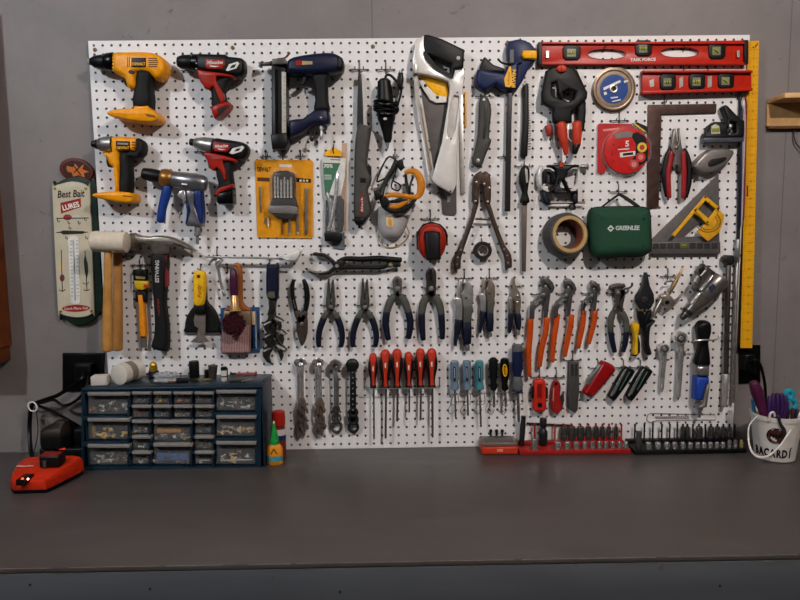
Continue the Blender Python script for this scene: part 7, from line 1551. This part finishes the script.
# pale clear wrench shaped hanger low on the board
K = crop(625, 405, 10); m = MB(M('a8a09c', .3, alpha=.55))
m.tube(K((225, 100, .1), (260, 82, .1), (640, 92, .1), (900, 95, .1), (905, 150, .1), (660, 150, .1), (330, 155, .1), (300, 160, .1), (250, 175, .1), (215, 150, .1), (225, 100, .1)), .5, n=6)
m.tube(K((300, 118, .1), (640, 112, .1)), .4, n=5); m.tube(K((305, 132, .1), (640, 130, .1)), .4, n=5)
for i in range(16): m.tube(K((310+i*21, 118, .1), (310+i*21, 132, .1)), .35, n=4)
one('clear_wrench_hanger', 'faint clear wrench shaped outline low on the board above the black socket tray', 'hanger', m, K.p(560, 160))

# ------------------------------------------------------------------ white bucket
fbk = BT(775.5, 463.6); k0 = inpx(fbk); rb = 18.6*k0; CB_ = V((W(774.5, 455, -fbk.y-rb).x, fbk.y+rb, BENCH_Z))
zr = W(775.5, 412.5, -CB_.y).z; kt = inpx(V((CB_.x, CB_.y, zr))); rt = 23.8*kt; H = zr-BENCH_Z
t = T('bucket', 'white bucket with black lettering and a round emblem, at the right end of the bench', 'bucket', CB_)
m = MB(M('cfc9c2', .45, var=.05)); c, e = CB_+V((0, 0, .02)), CB_+V((0, 0, H))
m.lathe(c, e, [(0, rb*.94), (.02, rb), (.9, rt*.97), (.9, rt*1.0), (1, rt*1.02), (1, rt*.96), (.9, rt*.92), (.06, rb*.9)], 48, inch=True)
RAD = lambda u: rb+(rt*.97-rb)*u/.9
def onb(a, u, o=.0): r = RAD(u)+o; return V((CB_.x+r*math.sin(a), CB_.y-r*math.cos(a), BENCH_Z+H*u))
t.add('body', m)
m = MB(M('1b1a1a', .5))
for i, chx in enumerate('BACARDÍ'):
    a = -1.45+i*.272; P0 = onb(a, .2, .012); put_text(m, chx, P0, V((math.cos(a), math.sin(a), 0))*.62, (onb(a, .25)-onb(a, .13)).normalized(), 11.5*k0, M('1b1a1a', .5))
t.add('lettering', m, 'black lettering')
def patch(m, a0, u0, r, o, mat, shape=None):
    m.use(mat); P0 = onb(a0, u0, o); 
    pts = shape or [(math.cos(2*PI*i/28), math.sin(2*PI*i/28)) for i in range(28)]
    ring = []
    for x, y in pts:
        u = u0+y*r/H; a = a0+x*r/RAD(u); ring.append(onb(a, u, o))
    ring0 = [p-(p-V((CB_.x, CB_.y, p.z))).normalized()*.03 for p in ring]; m.grid([ring0, ring], cap0=False)
m = MB(BLK); patch(m, -.52, .6, 8.4*k0, .02, M('1a1415', .5)); patch(m, -.52, .6, 7*k0, .03, M('5f2a22', .5))
patch(m, -.52, .6, 5.6*k0, .04, M('1a1415', .5), [(-1, .5), (-.6, .55), (-.3, .2), (-.12, .55), (0, .4), (.12, .55), (.3, .2), (.6, .55), (1, .5), (.85, -.1), (.55, -.15), (.4, -.4), (.15, -.25), (0, -.75), (-.15, -.25), (-.4, -.4), (-.55, -.15), (-.85, -.1)])
t.add('emblem', m, 'round dark red emblem')
m = MB(M('d8d3cc', .4)); L_ = onb(-1.3, .96, .1); R_ = onb(1.25, .96, .1)
fr = lambda px, py, o: W(px, py, -(CB_.y-rt-o))
m.tube([L_, fr(749.5, 425, -1.2), fr(748.5, 438, -.6), fr(751, 450, .0), fr(758, 457, .3), fr(768, 456, .35), fr(780, 446, .3), fr(791, 430, -.2), R_], [.08, .08, .1, .12, .13, .13, .12, .1, .08], n=10, sm=4, inch=True, flat=.6); t.add('handle', m)
a, b = onb(-.7, .98, .06), onb(.5, .98, .06)
for q in (a, b):
    m = MB(M('d8d3cc', .4)); m.tube([q+V((-.2, .1, -.25)), q+V((-.2, 0, .55)), q+V((.15, 0, .75)), q+V((.35, .05, .3))], .13, n=8, sm=3, inch=True); t.add('rim_clip', m)
def inb(px, py, back): return W(px, py, -(CB_.y+back))
m = MB(M('5f1f48', .4)); m.tube([inb(766, 424, -.3), inb(762, 408, -.3), inb(757, 392, -.3), inb(753.5, 383, -.3)], [.38, .5, .68, .5], n=14, sm=3, inch=True); one('maroon_handle', 'maroon handled tool leaning out of the white bucket', 'tool', m, inb(768, 424, -.3))
cs = [(770, 397), (773.5, 394.5), (777.5, 394), (781.5, 394.5), (785, 396.5)]
m = MB(M('43205f', .45))
for i, (x, y) in enumerate(cs): m.tube([inb(771+i*2.4, 422, -.45), inb(x-1+i*.6, 410, -.5), inb(x, y, -.35)], [.2, .27, .24], n=10, sm=2, inch=True)
one('purple_gloves', 'bunch of dark purple rubber fingers sticking out of the white bucket', 'gloves', m, inb(777, 420, -.4))
m = MB(M('1f9ab5', .35))
for x, y, r in ((789, 394.5, 3.6), (791, 404, 4.2)):
    m.tube([inb(x+r*math.cos(a), y+r*1.1*math.sin(a), .35) for a in [i*2*PI/14 for i in range(15)]], .27, n=8, inch=True)
m.tube([inb(788, 406, .35), inb(785, 424, .3)], .2, n=8, inch=True); one('scissors', 'scissors with teal ring handles standing in the white bucket', 'scissors', m, inb(788, 420, .35))
m = MB(M('2f7fa8', .4)); m.tube([inb(756, 422, .4), inb(753.8, 408, .4), inb(752.6, 400, .4)], [.16, .2, .2], n=8, inch=True); one('blue_pen', 'blue handled pen at the left inside the white bucket', 'pen', m, inb(756, 422, .4))
m = MB(M('232122', .35, .4)); b0 = onb(-.45, 1.03, .05)
m.tube([b0+V((.25, .5, -.5)), b0+V((.05, .3, .15)), b0+V((-.1, -.1, .1)), onb(-.38, .88, .12), onb(-.24, .76, .14), onb(-.2, .62, .14), onb(-.32, .48, .14)], [.1, .13, .16, .18, .22, .2, .12], flat=.5, n=10, sm=3, inch=True); one('bottle_opener', 'black curved opener hooked over the rim of the white bucket', 'opener', m, onb(-.4, .9, .1))
m = MB(M('3a3638', .5)); 
for i, (x, y, cc) in enumerate(((793, 409, '5a2a2a'), (797, 410, '2a3a5a'), (788, 411, '3a3a3a'))): m.use(M(cc, .45)).tube([inb(x-1, 424, -.2), inb(x, y, -.3)], .2, n=8, inch=True)
one('hand_tools', 'short dark tool ends at the right inside the white bucket', 'tools', m, inb(793, 420, -.2))
# ------------------------------------------------------------------ light: two ceiling lamps behind the viewer and the room's dim fill
wd = bpy.data.worlds.new('room'); SC.world = wd; wd.use_nodes = True
bg = wd.node_tree.nodes['Background']; bg.inputs['Color'].default_value = (.62, .68, .8, 1); bg.inputs['Strength'].default_value = AMB
def lamp(name, x, y, z, power, col, r):
    l = bpy.data.lights.new(name, 'POINT'); l.energy = power; l.color = col; l.shadow_soft_size = r*IN
    o = bpy.data.objects.new(name, l); COL.objects.link(o); o.location = V((x, y, z))*IN
lamp('ceiling_lamp', *LAMP_L); lamp('ceiling_lamp', *LAMP_R)
